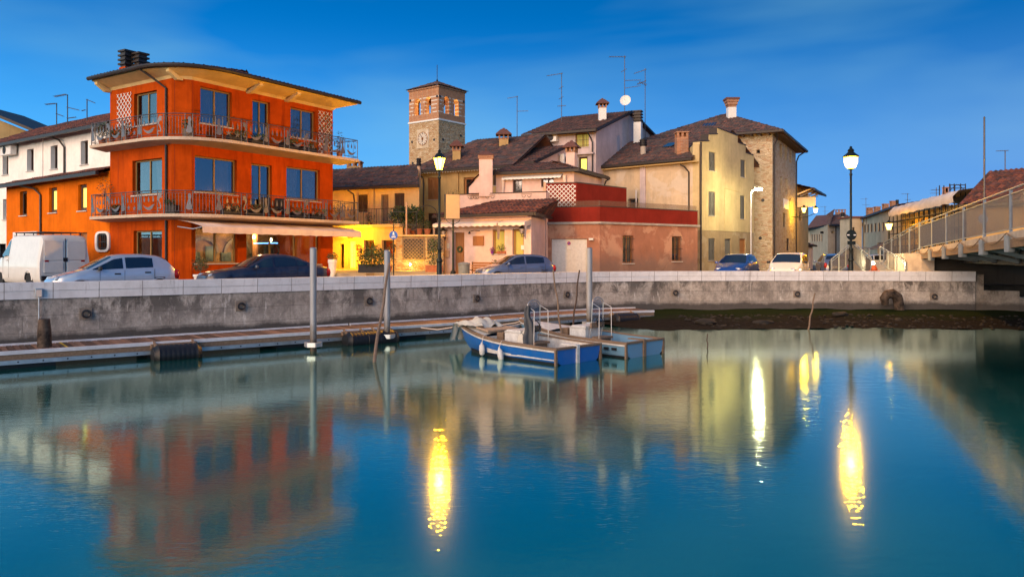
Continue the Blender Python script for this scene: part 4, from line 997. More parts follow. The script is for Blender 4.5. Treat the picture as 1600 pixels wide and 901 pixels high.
# brick garden wall with lattice openings, and its deck
B0, B1 = Vector(G(619, 42.4)), Vector(G(693, 42.2)); t_, n_ = nrm2(B0, B1)
gw = House('garden_wall', 'brick and stone garden wall with diamond lattice openings beside the yard', 'wall', [B0, B1, B1 + Vector((0, 2.6)), B0 + Vector((0, 1.4))], 0, 2.42, 'garden_brick', {0: [op(B0, B1, 631, 662, 373.5, 404, 'none', depth=.35), op(B0, B1, 669, 692, 373.5, 391, 'none', depth=.35)]} if False else None)
mb = MB()
for (a, c, py0, py1) in ((631, 662, 373.5, 404), (669, 692, 373.5, 391)):
    u0, u1 = u_of(B0, B1, a), u_of(B0, B1, c); z1, z0 = ZP(py0, 42.3), ZP(py1, 42.3); O = V(B0.x + t_.x * u0, B0.y + t_.y * u0, z0)
    T, N, Z = V(t_.x, t_.y, 0), V(n_.x, n_.y, 0), V(0, 0, 1)
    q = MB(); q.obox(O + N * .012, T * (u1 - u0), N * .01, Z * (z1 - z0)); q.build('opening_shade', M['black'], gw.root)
    q = MB(); lattice(q, O + N * .04, T, Z, N, u1 - u0, z1 - z0, .2, .035)
    for (x0, x1, za, zb_) in ((-.06, .0, -.06, z1 - z0 + .06), (u1 - u0, u1 - u0 + .06, -.06, z1 - z0 + .06), (0, u1 - u0, -.06, 0), (0, u1 - u0, z1 - z0, z1 - z0 + .06)): q.obox(O + T * x0 + Z * za + N * .025, T * (x1 - x0), N * .05, Z * (zb_ - za))
    q.build('lattice', M['oldwood'], gw.root)
mb = MB(); mb.obox((B0.x - .1, B0.y - .12, 2.425), (B1.x - B0.x + .2, B1.y - B0.y, 0), (0, .5, 0), (0, 0, .09)); mb.build('wall_coping', M['court'], gw.root)

# ---- tan house
B0, B1 = Vector(G(648, 52.3)), Vector(G(800, 49.0)); t_, n_ = nrm2(B0, B1)
ob = [op(B0, B1, 668.5, 685, 277.5, 312, 'shutter', frame='brownwood'), op(B0, B1, 669, 684, 333, 366, 'shutter'), op(B0, B1, 724.5, 742, 277, 306, 'casement', n=1, pane='dark_pane', frame='brownwood', fw=.12), op(B0, B1, 770.5, 776, 265, 290, 'shutter', n=1)]
h = House('tan_house', 'tan house with scalloped eaves and tall tile capped chimney behind the street lamp', 'house', back(B0, B1, 9), 0, 7.15, 'tan', {0: ob})
f = slope(B0, B1, 7.2, 4.6, 9.6, .5, .3, .3, il=2.5); g = back(B0, B1, 9.2); f2 = slope(g[2], g[3], 7.2, 4.6, 9.6, .5, .3, .3, ir=2.5); f3 = [f2[1], f[0], f[3], f[3]]
roof(h, [f, f2], 'tile', [(f[0], f[1])]); mb = MB(); roof_patch(mb, f2[1], f[0], f[3], f2[2]); mb.build('hip_roof', M['tile'], h.root, recalc=False)
mb = MB()                                        # scalloped fringe
q = B0 + n_ * .42; L = (B1 - B0).length; k = 0
while k * .2 < L: a = q + t_ * k * .2; mb.extrude([(a.x, a.y, 7.06), (a.x + t_.x * .2, a.y + t_.y * .2, 7.06), (a.x + t_.x * .2, a.y + t_.y * .2, 6.92), (a.x + t_.x * .1, a.y + t_.y * .1, 6.82), (a.x, a.y, 6.92)], (n_.x * .02, n_.y * .02, 0)); k += 1
mb.build('eaves_fringe', M['white'], h.root)
mb = MB(); q = B0 + t_ * u_of(B0, B1, 706) ; mb.obox((q.x, q.y, 0), (t_.x * .55, t_.y * .55, 0), (n_.x * .12, n_.y * .12, 0), (0, 0, 7.1)); mb.build('chimney_breast', M['tan'], h.root)
downpipe(h.root, [V(B0.x + .25, B0.y - .6, 6.95), V(B0.x + .6, B0.y - .35, 6.6), V(B0.x + .65, B0.y - .42, 6.2), V(B0.x + .65, B0.y - .42, 0)])
chimney(h, 713, 217, 259, 17, 51.8, 'cap', 'tan'); chimney(h, 787, 198.5, 247, 20, 52.5, 'cap', 'tan')

# ---- pink restaurant
C0, C1, C2 = Vector(G(690, 43)), Vector(G(830, 40.3)), Vector(G(852, 44.2)); t_, n_ = nrm2(C0, C1)
oc = [op(C0, C1, 709.7, 725.5, 363, None, 'door', frame='brownwood'), op(C0, C1, 769.6, 788.5, 358.7, 396.4, 'green', n=1, fw=.1), op(C0, C1, 800.7, 818.5, 357.6, None, 'green', n=1, fw=.12, door=True)]
h = House('pink_restaurant', 'low pink restaurant with red tiled hip roof and scalloped awnings', 'restaurant', [C0, C1, C2, Vector(C0) + Vector((1.9, 4.5))], 0, 3.58, 'pink', {0: oc})
f = slope(C0, C1, 3.6, 3.6, 4.5, .45, .3, .4, il=1.9, ir=.4); s2 = slope(C1, C2, 3.6, 1.2, 4.5, .45, .4, .1)
mb = MB(); d_ = f[2]
ro = roof(h, [f], 'tile_red', [(f[0], f[1])])
mb = MB(); roof_patch(mb, f[1], (C2.x + .35, C2.y, f[1][2]), (f[2][0] + .1, f[2][1] + .1, f[2][2]), f[2]); bk_ = (C0.x + .4, C0.y + 4, f[0][2]); roof_patch(mb, bk_, f[0], f[3], (f[3][0] - .05, f[3][1] + .1, f[3][2])); mb.build('hip_roof', M['tile_red'], h.root, recalc=False)
q = MB(); q.bar(V(*f[1]) - V(0, 0, .05), V(C2.x + .35, C2.y, f[1][2] - .05), .14, .16); q.build('gutter', M['darktrim'], ro)
mb = MB(); mb.obox((C0.x + n_.x * .42, C0.y + n_.y * .42, 3.43), ((C1 - C0).x, (C1 - C0).y, 0), (-n_.x * .42, -n_.y * .42, 0), (0, 0, .05)); mb.build('soffit', M['peach'], h.root)
for (a, c) in ((688, 787), (788.8, 830)):
    u0, u1 = u_of(C0, C1, a), u_of(C0, C1, c); nn = max(8, int((u1 - u0) / .09)); rows = [[], [], []]
    for i in range(nn + 1):
        q = C0 + t_ * (u0 + (u1 - u0) * i / nn); s_ = .5 + .5 * math.cos(i * 2 * math.pi / 4)
        for r, (o_, z_) in enumerate(((.04, 3.28), (.75, 3.1), (.77, 2.9 + .06 * s_))): rows[r].append((q.x + n_.x * o_, q.y + n_.y * o_, z_))
    mb = MB(); mb.grid(rows)
    for u in (u0, u1):
        q = C0 + t_ * u; mb.poly([(q.x + n_.x * .04, q.y + n_.y * .04, 3.28), (q.x + n_.x * .75, q.y + n_.y * .75, 3.1), (q.x + n_.x * .7, q.y + n_.y * .7, 2.25), (q.x + n_.x * .6, q.y + n_.y * .6, 2.2), (q.x + n_.x * .5, q.y + n_.y * .5, 2.9), (q.x + n_.x * .04, q.y + n_.y * .04, 3.0)])
    mb.build('awning', M['canvas'], h.root)
def wallbox(root, A, B, px0, px1, py0, py1, dep, mat, name, parent=None, o=.003, bev=0):
    t_, n_ = nrm2(A, B); u0, u1 = u_of(A, B, px0), u_of(A, B, px1); d = (Vector(A) + t_ * u0).y; z1, z0 = ZP(py0, d), ZP(py1, d); q = Vector(A) + t_ * u0 + n_ * o
    mb = MB(); mb.obox((q.x, q.y, z0), (t_.x * (u1 - u0), t_.y * (u1 - u0), 0), (n_.x * dep, n_.y * dep, 0), (0, 0, z1 - z0)); return mb.build(name, M[mat], parent or root, bevel=bev)
wallbox(h.root, C0, C1, 739.7, 756.5, 368.7, 383.6, .06, 'brownwood', 'wooden_sign_board')
wallbox(h.root, C0, C1, 697.5, 703, 391, 402, .12, 'peach', 'letter_box', bev=.02); wallbox(h.root, C0, C1, 699, 702.5, 380, 388, .05, 'white', 'intercom')
wallbox(h.root, C0, C1, 813, 817.5, 383, 390, .01, 'white', 'notice', o=-.09)
q = C0 + t_ * u_of(C0, C1, 741); mb = MB(); mb.tube([(q.x + t_.x * .35, q.y + t_.y * .35, 2.72), (q.x + t_.x * .2 + n_.x * .35, q.y + t_.y * .2 + n_.y * .35, 2.74), (q.x + n_.x * .5, q.y + n_.y * .5, 2.66)], .018, 6); mb.lathe((q.x + n_.x * .5, q.y + n_.y * .5, 2.56), [(.02, .12), (.09, .0), (.08, -.02)], 10); mb.build('sign_lamp', M['iron'], h.root, 40)
def wall_lantern(A, B, px, py, parent, lit=False, s=1.0, o=.32):
    t_, n_ = nrm2(A, B); q = Vector(A) + t_ * u_of(A, B, px); z = ZP(py, q.y); c = V(q.x + n_.x * o, q.y + n_.y * o, z)
    mb = MB(); mb.tube([V(q.x, q.y, z - .22 * s), c - V(0, 0, .28 * s), c - V(0, 0, .16 * s)], .018, 6); mb.lathe(c, [(.06 * s, -.16 * s), (.07 * s, -.14 * s), (.06 * s, -.13 * s)], 6)
    mb.lathe(c, [(.15 * s, .14 * s), (.17 * s, .16 * s), (.06 * s, .28 * s), (.02 * s, .3 * s), (.02 * s, .34 * s)], 6)
    for k in range(6):
        a = math.pi / 3 * k; mb.bar(c + V(math.cos(a) * .065 * s, math.sin(a) * .065 * s, -.13 * s), c + V(math.cos(a) * .14 * s, math.sin(a) * .14 * s, .14 * s), .012, .012)
    f = mb.build('wall_lantern', M['iron'], parent)
    g = MB(); g.lathe(c, [(.06 * s, -.12 * s), (.13 * s, .135 * s)], 6); g.build('lantern_glass', M['lantern_off'] if not lit else M['lantern_on'], f); return c
M['lantern_off'] = glass_dark('clear_lantern_glass', (.5, .45, .4), .2); M['lantern_on'] = emis('lit_lantern_glass', (1, .62, .12), 4)
wall_lantern(C0, C1, 697.5, 365, h.root); wall_lantern(C0, C1, 819.6, 361.5, h.root)
q = C0 + t_ * u_of(C0, C1, 716.5) - n_ * .12; mb = MB(); mb.tube([V(q.x, q.y, 1.72) + (V(t_.x, t_.y, 0) * math.cos(a) + V(0, 0, 1) * math.sin(a)) * .14 for a in [2 * math.pi * j / 12 for j in range(13)]], .045, 6, False); mb.build('wreath', M['leaf'], h.root)

# ---- pink terrace house (several stacked volumes)
E0, E1 = Vector(G(712, 46.8)), Vector(G(853, 44.6)); t_, n_ = nrm2(E0, E1)
h = House('pink_terrace_house', 'pink stepped house with roof terrace and small brown hip roofs above the restaurant', 'house', back(E0, E1, 3.5), 0, 5.05, 'pink')
mb = MB(); q = E0 + n_ * .04; mb.obox((q.x, q.y, 5.055), ((E1 - E0).x, (E1 - E0).y, 0), (-n_.x * .35, -n_.y * .35, 0), (0, 0, .05)); mb.build('parapet_coping', M['darktrim'], h.root)
mb = MB()
for px in (739, 766, 823, 742):
    q = E0 + t_ * u_of(E0, E1, px) + n_ * .05
    for s_ in (-1, 1): mb.tube([V(q.x + t_.x * s_ * (.05 + .25 * k / 8), q.y + t_.y * s_ * (.05 + .25 * k / 8), 4.9 - .12 * math.sin(k / 8 * math.pi)) for k in range(9)], .012, 5)
    mb.bar((q.x - t_.x * .35, q.y - t_.y * .35, 4.97), (q.x + t_.x * .35, q.y + t_.y * .35, 4.97), .02, .02)
mb.build('iron_bracket', M['iron'], h.root)
I0, I1, I2 = Vector(G(775, 47.2)), Vector(G(897, 45.2)), Vector((5.8, 49.6))
oi = [op(I0, I1, 801, 816, 280.5, 303, 'casement', n=1, pane='dark_pane', frame='darkwood'), op(I0, I1, 845.5, 865.5, 278.5, 292, 'casement', n=2, frame='darkwood')]
h.body([I0, I1, I2, Vector(I0) + (I2 - I1)], 4.9, 6.4, M['pink'], {0: oi}, name='upper_wall')
f = slope(I0, I1, 6.42, 2.45, 7.15, .4, .2, .45, il=.4, ir=2.3); f2 = slope(I1, I2, 6.42, 2.3, 7.15, .4, .45, .3, il=2.3)
roof(h, [f, f2], 'tile_dark', [(f[0], f[1]), (f2[0], f2[1])])
t_, n_ = nrm2(I0, I1)
u0, u1 = u_of(I0, I1, 788), u_of(I0, I1, 880); rows = [[], [], []]; nn = 60
for i in range(nn + 1):
    q = I0 + t_ * (u0 + (u1 - u0) * i / nn); s_ = .5 + .5 * math.cos(i * 2 * math.pi / 4)
    for r, (o_, z_) in enumerate(((.03, 6.22), (.4, 6.05), (.41, 5.93 + .04 * s_))): rows[r].append((q.x + n_.x * o_, q.y + n_.y * o_, z_))
mb = MB(); mb.grid(rows); mb.build('awning', M['white'], h.root)
for px in (787, 883):
    q = I0 + t_ * u_of(I0, I1, px) + n_ * .15; mb = MB(); mb.tube([(q.x, q.y, 6.1), (q.x + .03, q.y, 5.7), (q.x, q.y, 5.2)], [.12, .09, .07], 8); mb.build('rolled_awning_end', M['canvas'], h.root, 60)
q = I2 + nrm2(I1, I2)[1] * .1; downpipe(h.root, [V(f2[1][0], f2[1][1], f2[1][2] - .1), V(q.x + .15, q.y - .3, 6.15), V(q.x, q.y - .4, 5.8), V(q.x, q.y - .4, 4.3)])
U0, U1, U2 = Vector(G(783, 50.5)), Vector(G(836, 49)), Vector((3.65, 52.2))
U3 = U0 + (U2 - U1)
h.body([U0, U1, U2, U3], 5, 7.35, M['peach'], top=False, name='attic_wall')
mb = MB(); mb.poly([(U1.x, U1.y, 7.35), (U2.x, U2.y, 7.35), (U2.x, U2.y, 8.75)]); mb.poly([(U0.x, U0.y, 7.35), (U3.x, U3.y, 7.35), (U3.x, U3.y, 8.75)]); mb.poly([(U2.x, U2.y, 5), (U3.x, U3.y, 5), (U3.x, U3.y, 8.75), (U2.x, U2.y, 8.75)]); mb.build('gable_wall', M['pink'], h.root)
f = slope(U0, U1, 7.35, (U2 - U1).length, 8.75, .45, .25, .25); r1 = h.roof; rr_ = roof(h, [f], 'tile_dark', [(f[0], f[1]), (f[1], f[2])], name='attic_roof')
tt = nrm2(U1, U2); downpipe(h.root, [V(f[1][0] - .5, f[1][1] + .2, 7.15), V(U1.x + .1, U1.y + .0, 6.85), V(U1.x + .45, U1.y + .6, 6.55)], .045)
aircon(h.root, U1, U2, 872, 884, 241, 258)
chimney(h, 894, 218, 262, 19.5, 46.8, 'cap', 'pink', rot=-.4)
# big pink flue with a tiled skirt
mb = MB(); c = P(759, 302, 45.9); hw = .4
mb.box(c.x - hw, c.x + hw, c.y, c.y + .8, 4.9, ZP(248, 45.9)); st = mb.build('chimney', M['pink'], h.root)
q = MB(); zt = ZP(248, 45.9); q.box(c.x - hw - .06, c.x + hw + .06, c.y - .06, c.y + .86, zt + .001, zt + .2); q.build('cowl', M['brick'], st)
q = MB(); q.lathe((c.x, c.y + .4, zt + .2), [(.68, 0), (.68, .05), (.2, .28), (.06, .32), (.06, .5)], 4, Matrix.Rotation(math.pi / 4, 3, 'Z')); q.build('chimney_cap', M['tile_dark'], st)
q = MB(); xa = P(732, 300, 45.6).x; q.extrude([(c.x - hw - .003, c.y + .05, ZP(275, 45.9)), (c.x - hw - .003, c.y + .05, 5.1), (xa, c.y + .05, 5.1), (xa, c.y + .05, ZP(302, 45.9) + .35)], (0, .7, 0)); q.build('flue_skirt', M['pink'], st)
q = MB(); roof_patch(q, (xa - .1, c.y + .8, ZP(302, 45.9) + .4), (xa - .1, c.y - .1, ZP(302, 45.9) + .4), (c.x - hw - .01, c.y - .1, ZP(272, 45.9)), (c.x - hw - .01, c.y + .8, ZP(272, 45.9))); q.build('skirt_tiles', M['tile_red'], st, recalc=False)

# ---- garage with dark red parapet
D0, D1, D2 = Vector(G(850, 45)), Vector(G(937, 44)), Vector(G(1090, 49)); DB = D0 + (D2 - D1)
og = [op(D0, D1, 861, 917, 373, None, 'garage', depth=.18)]
og2 = [op(D1, D2, 973, 990, 368, 411, 'bars', n=2, pane='dark_pane', frame='brownwood', nb=5), op(D1, D2, 1050, 1065, 369, 408, 'bars', n=2, pane='dark_pane', frame='brownwood', nb=5)]
h = House('worn_pink_garage', 'worn pink garage with white door and dark red parapet round its terrace', 'garage', [D0, D1, D2, DB], 0, 3.18, 'worn_pink', {0: og, 1: og2})
def ring(pts, z0, z1, o_in, o_out, mat, name, closed=True):
    mb = MB(); pts = [Vector(p) for p in pts]; c = sum(pts, Vector((0, 0))) / len(pts)
    for i in range(len(pts) - (0 if closed else 1)):
        A_, B_ = pts[i], pts[(i + 1) % len(pts)]; t_, n_ = nrm2(A_, B_)
        a, b_ = A_ + n_ * o_out - t_ * o_out * .98, B_ + n_ * o_out + t_ * o_out * .98
        mb.obox((a.x, a.y, z0), ((b_ - a).x, (b_ - a).y, 0), (-n_.x * (o_in + o_out), -n_.y * (o_in + o_out), 0), (0, 0, z1 - z0))
    return mb.build(name, M[mat], h.root)
ring([D0, D1, D2], 3.185, 3.31, .3, .12, 'concrete_post', 'cornice', False)
ring([D0, D1, D2], 3.312, 4.17, .25, -.0, 'redband', 'parapet', False)
ring([D0, D1, D2], 4.172, 4.22, .27, .03, 'darktrim', 'parapet_coping', False)
t_, n_ = nrm2(D1, D2); L = (D2 - D1).length
mb = MB(); lattice(mb, V(D1.x - n_.x * .1, D1.y - n_.y * .1, 4.23), V(t_.x, t_.y, 0), V(0, 0, 1), V(n_.x, n_.y, 0), L, .3, .09, .012); t2, n2 = nrm2(D0, D1); lattice(mb, V(D0.x - n2.x * .1, D0.y - n2.y * .1, 4.23), V(t2.x, t2.y, 0), V(0, 0, 1), V(n2.x, n2.y, 0), (D1 - D0).length, .3, .09, .012); mb.build('terrace_lattice', M['oldwood'], h.root)
J0, J1, J2 = Vector(G(853, 45.25)), Vector(G(901, 44.75)), Vector(G(979, 48.6))
mb = MB()
for A_, B_ in ((J0, J1), (J1, J2)):
    tj, nj = nrm2(A_, B_); mb.obox((A_.x, A_.y, 3.2), ((B_ - A_).x, (B_ - A_).y, 0), (-nj.x * .2, -nj.y * .2, 0), (0, 0, ZP(288, 45.6) - 3.2))
js = mb.build('terrace_screen', M['redband'], h.root)
zt = ZP(288, 45.6)
mb = MB()
for A_, B_ in ((J0, J1), (J1, J2)):
    tj, nj = nrm2(A_, B_); q = A_ + nj * .03 - tj * .03; mb.obox((q.x, q.y, zt + .002), ((B_ - A_).x, (B_ - A_).y, 0), (-nj.x * .26, -nj.y * .26, 0), (0, 0, .06))
mb.build('screen_coping', M['darktrim'], js)
tj, nj = nrm2(J0, J1); mb = MB(); lattice(mb, V(J0.x + nj.x * .03 + .05, J0.y + nj.y * .03, 4.22), V(tj.x, tj.y, 0), V(0, 0, 1), V(nj.x, nj.y, 0), (J1 - J0).length - .1, zt - 4.3, .26, .04); mb.build('white_trellis', M['white'], js)
mb = MB(); mb.obox((J0.x - .14, J0.y - .03, 3.2), (.13, 0, 0), (0, .2, 0), (0, 0, zt - 3.1)); mb.build('screen_post', M['peach'], js)
# no parking disc on the door: white ring, blue field, red bar
c = P(888.5, 380, 44.52); tg, ng = nrm2(D0, D1); T, N, Z = V(tg.x, tg.y, 0), V(ng.x, ng.y, 0), V(0, 0, 1)
q0 = D0 + tg * u_of(D0, D1, 888.5); zc = ZP(380, q0.y); c = V(q0.x, q0.y, zc) - N * .08
def disc(mb, c, T, Z, N, r, dep, n=24): mb.extrude([c + T * (r * math.cos(2 * math.pi * j / n)) + Z * (r * math.sin(2 * math.pi * j / n)) for j in range(n)], N * dep)
M['sign_red'] = simple('sign_red', (.6, .03, .02), .5, var=.03); M['sign_blue'] = simple('sign_blue', (.01, .09, .5), .45, var=.03); M['sign_white'] = simple('sign_white', (.8, .8, .78), .5, var=.03)
mb = MB(); disc(mb, c, T, Z, N, .105, .012); sg = mb.build('no_parking_sign', M['sign_red'], h.root)
mb = MB(); disc(mb, c + N * .013, T, Z, N, .08, .003); mb.build('sign_field', M['sign_blue'], sg)
mb = MB(); mb.obox(c + N * .017 - (T - Z) * .055 - (T + Z) * .011, (T - Z) * .11, (T + Z) * .022, N * .003); mb.build('sign_bar', M['sign_red'], sg)
mb = MB(); mb.obox(c - T * .11 - Z * .36, T * .22, Z * .2, N * .01); mb.build('sign_plate', M['sign_white'], sg)
mb = MB(); q = D0 + tg * u_of(D0, D1, 921); mb.obox(V(q.x, q.y, 2.25), T * .25, N * .2, Z * .12); mb.build('floodlight', M['white'], h.root)
HD = h

# ---- pale gable house with lilac side
g0, g1 = Vector(G(830, 55.5)), Vector((5.81, 53.2)); t_, n_ = nrm2(g0, g1); g2 = g1 - n_ * 14.6; g3 = g0 - n_ * 14.6
ogg = [op(g0, g1, 899, 920, 207.6, 230, 'bars', n=2, pane='green_pane', nb=7), op(g0, g1, 904, 918, 245, 268, 'lit', n=1, fw=.12, frame='darkwood')]
h = House('lilac_gable_house', 'tall pale lilac gable house with satellite dish above the pink terraces', 'house', [g0, g1, g2, g3], 0, 10.05, 'lilac', {0: ogg}, top=False)
rg = g1 - n_ * 7; rg0 = g0 - n_ * 7
for (a, b_, c_) in ((g1, g2, rg), (g0, g3, rg0)):
    mb = MB(); mb.poly([(a.x, a.y, 10.05), (b_.x, b_.y, 10.05), (b_.x, b_.y, 11.1), (c_.x, c_.y, 12.35)]); mb.build('gable_wall', M['lilac'], h.root)
f = slope(g0, g1, 10.1, 7, 12.4, .6, .5, .25); f2 = slope(g2, g3, 11.15, 7.6, 12.4, .5, .25, .5)
roof(h, [f, f2], 'tile_dark', [(f[0], f[1]), (f[1], f[2]), (f2[0], f2[3])], thick=.2)
mb = MB(); q = g0 + n_ * .012; mb.obox((q.x, q.y, 7.4), ((g1 - g0).x, (g1 - g0).y, 0), (-n_.x * .01, -n_.y * .01, 0), (0, 0, 2.65)); 
aircon(h.root, g0, g1, 858, 873, 211, 223)
mb = MB(); q = g0 + n_ * .15 + t_ * u_of(g0, g1, 922); downpipe(h.root, [V(f[1][0] - .6, f[1][1] + .1, 9.85), V(q.x + .1, q.y, 9.5), V(q.x + .2, q.y - .1, 9.2), V(q.x + .2, q.y - .1, 6.8)])
mb = MB(); q = g0 + t_ * u_of(g0, g1, 898); mb.obox((q.x, q.y, ZP(243, 54)), (t_.x * 1.5, t_.y * 1.5, 0), (n_.x * .3, n_.y * .3, 0), (0, 0, .1)); mb.build('window_hood', M['lilac'], h.root)
chimney(h, 942, 152, 187, 16, 56.3, 'cap', 'white'); chimney(h, 998, 172, 222, 13.5, 58.5, 'slabs', 'white', rot=-.4)
HG = h

# ---- cream house with long tiled roof
h0, h1 = Vector(G(921, 55.4)), Vector((12.09, 49.7)); t_, n_ = nrm2(h0, h1)
oh_ = [op(h0, h1, 982, 997, 310, 330, 'bars', n=1, pane='dark_pane', frame='brownwood', nb=5)]
h = House('cream_house', 'cream house with long weathered tile roof and cracked patched wall', 'house', [h0, h1, h1 - n_ * 10 - t_ * 1.6, h0 - n_ * 10], 0, 7.7, 'cream', {0: oh_})
f = slope(h0, h1, 7.75, 5.5, 10.05, .5, .4, -.25); g = back(h0, h1, 10.5); f2 = slope(g[2], g[3], 7.75, 5.0, 10.05, .3, -.25, .4)
roof(h, [f, f2], 'tile', [(f[0], f[1])])
mb = MB(); mb.poly([(h0.x, h0.y, 7.7), (g[3][0], g[3][1], 7.7), (f[3][0] + .3, f[3][1], 10.0)]); mb.build('gable_wall', M['cream'], h.root)
mb = MB(); q = h0 + n_ * .46; mb.obox((q.x, q.y, 7.38), ((h1 - h0).x, (h1 - h0).y, 0), (-n_.x * .46, -n_.y * .46, 0), (0, 0, .07)); mb.build('soffit', M['tan'], h.root)
mb = MB(); q = h0 + t_ * u_of(h0, h1, 1001); mb.obox((q.x, q.y, 0), (t_.x * .42, t_.y * .42, 0), (n_.x * .1, n_.y * .1, 0), (0, 0, 7.37)); mb.build('pilaster', M['lilac'], h.root)
q = h0 + t_ * u_of(h0, h1, 1077) + n_ * .06; downpipe(h.root, [V(q.x - .55, q.y + .1, 7.3), V(q.x - .3, q.y, 7.15), V(q.x, q.y, 6.8), V(q.x, q.y, 4.3)])
mb = MB(); q = h0 + t_ * u_of(h0, h1, 997) + n_ * .25; mb.tube([(q.x, q.y, 3.3), (q.x, q.y, ZP(297, q.y))], .05, 8); mb.build('vent_pipe', M['alu'], h.root, 40)
chimney(h, 1067, 205, 240, 20, 51.2, 'brick'); chimney(h, 1006, 217, 250, 10.5, 54, 'flue')
mb = MB(); a = V(*f[0]).lerp(V(*f[1]), .56).lerp(V(*f[3]).lerp(V(*f[2]), .56), .5); e_ = (V(*f[1]) - V(*f[0])).normalized(); up = (V(*f[3]) - V(*f[0])).normalized(); nn = e_.cross(up); up = nn.cross(e_).normalized()
mb.obox(a + nn * .08, e_ * .75, up * 1.0, nn * .06); mb.build('skylight', M['dark_pane'], h.roof)

# ---- yellow stepped gable house
K0, K1 = Vector((12.1, 49.68)), Vector(G(1178, 56)); t_, n_ = nrm2(K0, K1)
up_ = [op(K0, K1, 1107.5, 1117.6, 237.6, 267, 'shutter', frame='greyshut', lintel=True), op(K0, K1, 1157, 1164.7, 250, 277, 'shutter', frame='greyshut', lintel=True), op(K0, K1, 1107, 1117.6, 299.5, 337, 'shutter', frame='greyshut', lintel=True), op(K0, K1, 1156.5, 1164.2, 305.5, 342, 'shutter', frame='greyshut', lintel=True)]
lo_ = [op(K0, K1, 1107, 1117, 372, 407, 'shutter', frame='greyshut'), op(K0, K1, 1132.5, 1142, 373, None, 'door', frame='greyshut'), op(K0, K1, 1155.5, 1165, 373, None, 'door', frame='brownwood')]
for o in up_ + lo_: o['depth'] = .15
kp = [K0, K1, K1 - n_ * 6.5, K0 - n_ * .45]
h = House('stepped_gable_house', 'yellow house with stepped gable and grey shutters over a stained foot', 'house', kp, 3.02, 8.55, 'yellow', {0: up_}, top=True)
h.body(kp, 0, 3.0, M['yellowbase'], {0: lo_}, name='foot_wall')
def kz(px, py): u = u_of(K0, K1, px); q = K0 + t_ * u; return (q.x, q.y, ZP(py, q.y))
steps = [(1093.5, 221.5), (1107.7, 221), (1107.7, 210.5), (1121, 210), (1121, 200.5), (1152.7, 212.5), (1152.7, 223), (1165, 227.6), (1165, 239), (1176.5, 243)]
pts = [V(*kz(*s_)) for s_ in steps]; mb = MB()
for i in range(0, len(pts), 2):
    a, b_ = pts[i], pts[i + 1]; mb.extrude([(a.x, a.y, 8.552), (b_.x, b_.y, 8.552), b_, a], (-n_.x * .5, -n_.y * .5, 0))
mb.build('stepped_gable', M['yellow'], h.root)
mb = MB()
for i in range(0, len(pts), 2):
    a, b_ = pts[i] + V(n_.x, n_.y, 0) * .05, pts[i + 1] + V(n_.x, n_.y, 0) * .05; mb.extrude([a, b_, b_ + V(0, 0, .07), a + V(0, 0, .07)], (-n_.x * .62, -n_.y * .62, 0))
for i in (1, 3): a, b_ = pts[i], pts[i + 1]; mb.extrude([a - V(n_.x * .02, n_.y * .02, 0) - V(t_.x, t_.y, 0) * .03, b_ - V(n_.x * .02, n_.y * .02, 0) - V(t_.x, t_.y, 0) * .03, b_ - V(n_.x * .6, n_.y * .6, 0) - V(t_.x, t_.y, 0) * .03, a - V(n_.x * .6, n_.y * .6, 0) - V(t_.x, t_.y, 0) * .03], (t_.x * .028, t_.y * .028, 0))
mb.build('step_capping', M['darktrim'], h.root)
q = K0 + n_ * .07 + t_ * .12; downpipe(h.root, [(q.x, q.y, 8.7), (q.x, q.y, 0)], .06)
mb = MB(); a, b_ = V(*kz(1132, 359)), V(*kz(1132, 294)); q = V(n_.x, n_.y, 0) * .006
mb.bar(a + q, b_ + q, .03, .012, q); mb.bar(b_ + q, V(*kz(1157, 301)) + q, .03, .012, q); mb.build('cable', M['tan'], h.root)

# ---- stone tower house
F1, F2 = Vector(G(1207, 57)), Vector((24.75, 67)); t_, n_ = nrm2(F1, F2); F0 = F1 - n_ * 9.0 * -1 if False else None
F0 = F1 + Vector((-n_.x, -n_.y)) * -0 + Vector((-.879, .477)) * 9.2; F3 = F0 + (F2 - F1)
of_ = [op(F1, F2, 1213.5, 1216.5, 228, 252, 'none_'), ]
wl_ = [op(F1, F2, 1218, 1222, 225, 246, 'dark', depth=.5), op(F1, F2, 1226, 1229.5, 229, 250, 'dark', depth=.5), op(F1, F2, 1233.5, 1236.5, 235, 255, 'dark', depth=.5), op(F1, F2, 1219, 1222, 276, 302, 'dark', depth=.5), op(F1, F2, 1227, 1230, 279, 303, 'dark', depth=.5),
       op(F1, F2, 1223.5, 1227, 332, 355, 'shutter', n=1, frame='darkwood'), op(F1, F2, 1229, 1233, 372, 392, 'shutter', n=1, frame='darkwood'), op(F1, F2, 1213, 1216, 330, 352, 'dark', depth=.5)]
wf = [op(F0, F1, 1182, 1187.5, 234, 239.5, 'dark', depth=.5)]
h = House('stone_tower_house', 'tall rough stone tower house with overhanging hip roof on the street corner', 'house', [F0, F1, F2, F3], 0, 10.75, 'stone', {0: wf, 1: wl_})
f = slope(F0, F1, 10.75, 5.1, 13.0, .85, .85, .85, il=5.2, ir=5.2); f2 = slope(F1, F2, 10.75, 4.6, 13.0, .85, .85, .85, il=5.2, ir=5.2); f3 = slope(F2, F3, 10.75, 5.6, 13.0, .85, .85, .85, il=5.4, ir=5.4); f4 = slope(F3, F0, 10.75, 4.6, 13.0, .85, .85, .85, il=5.2, ir=5.2)
ap = [V(*f[2]), V(*f2[2]), V(*f2[3])]
top_ = sum((V(*q) for q in (f[2], f[3])), V(0, 0, 0)) / 2; cx_, cy_ = ((F0 + F2) / 2).x, ((F0 + F2) / 2).y
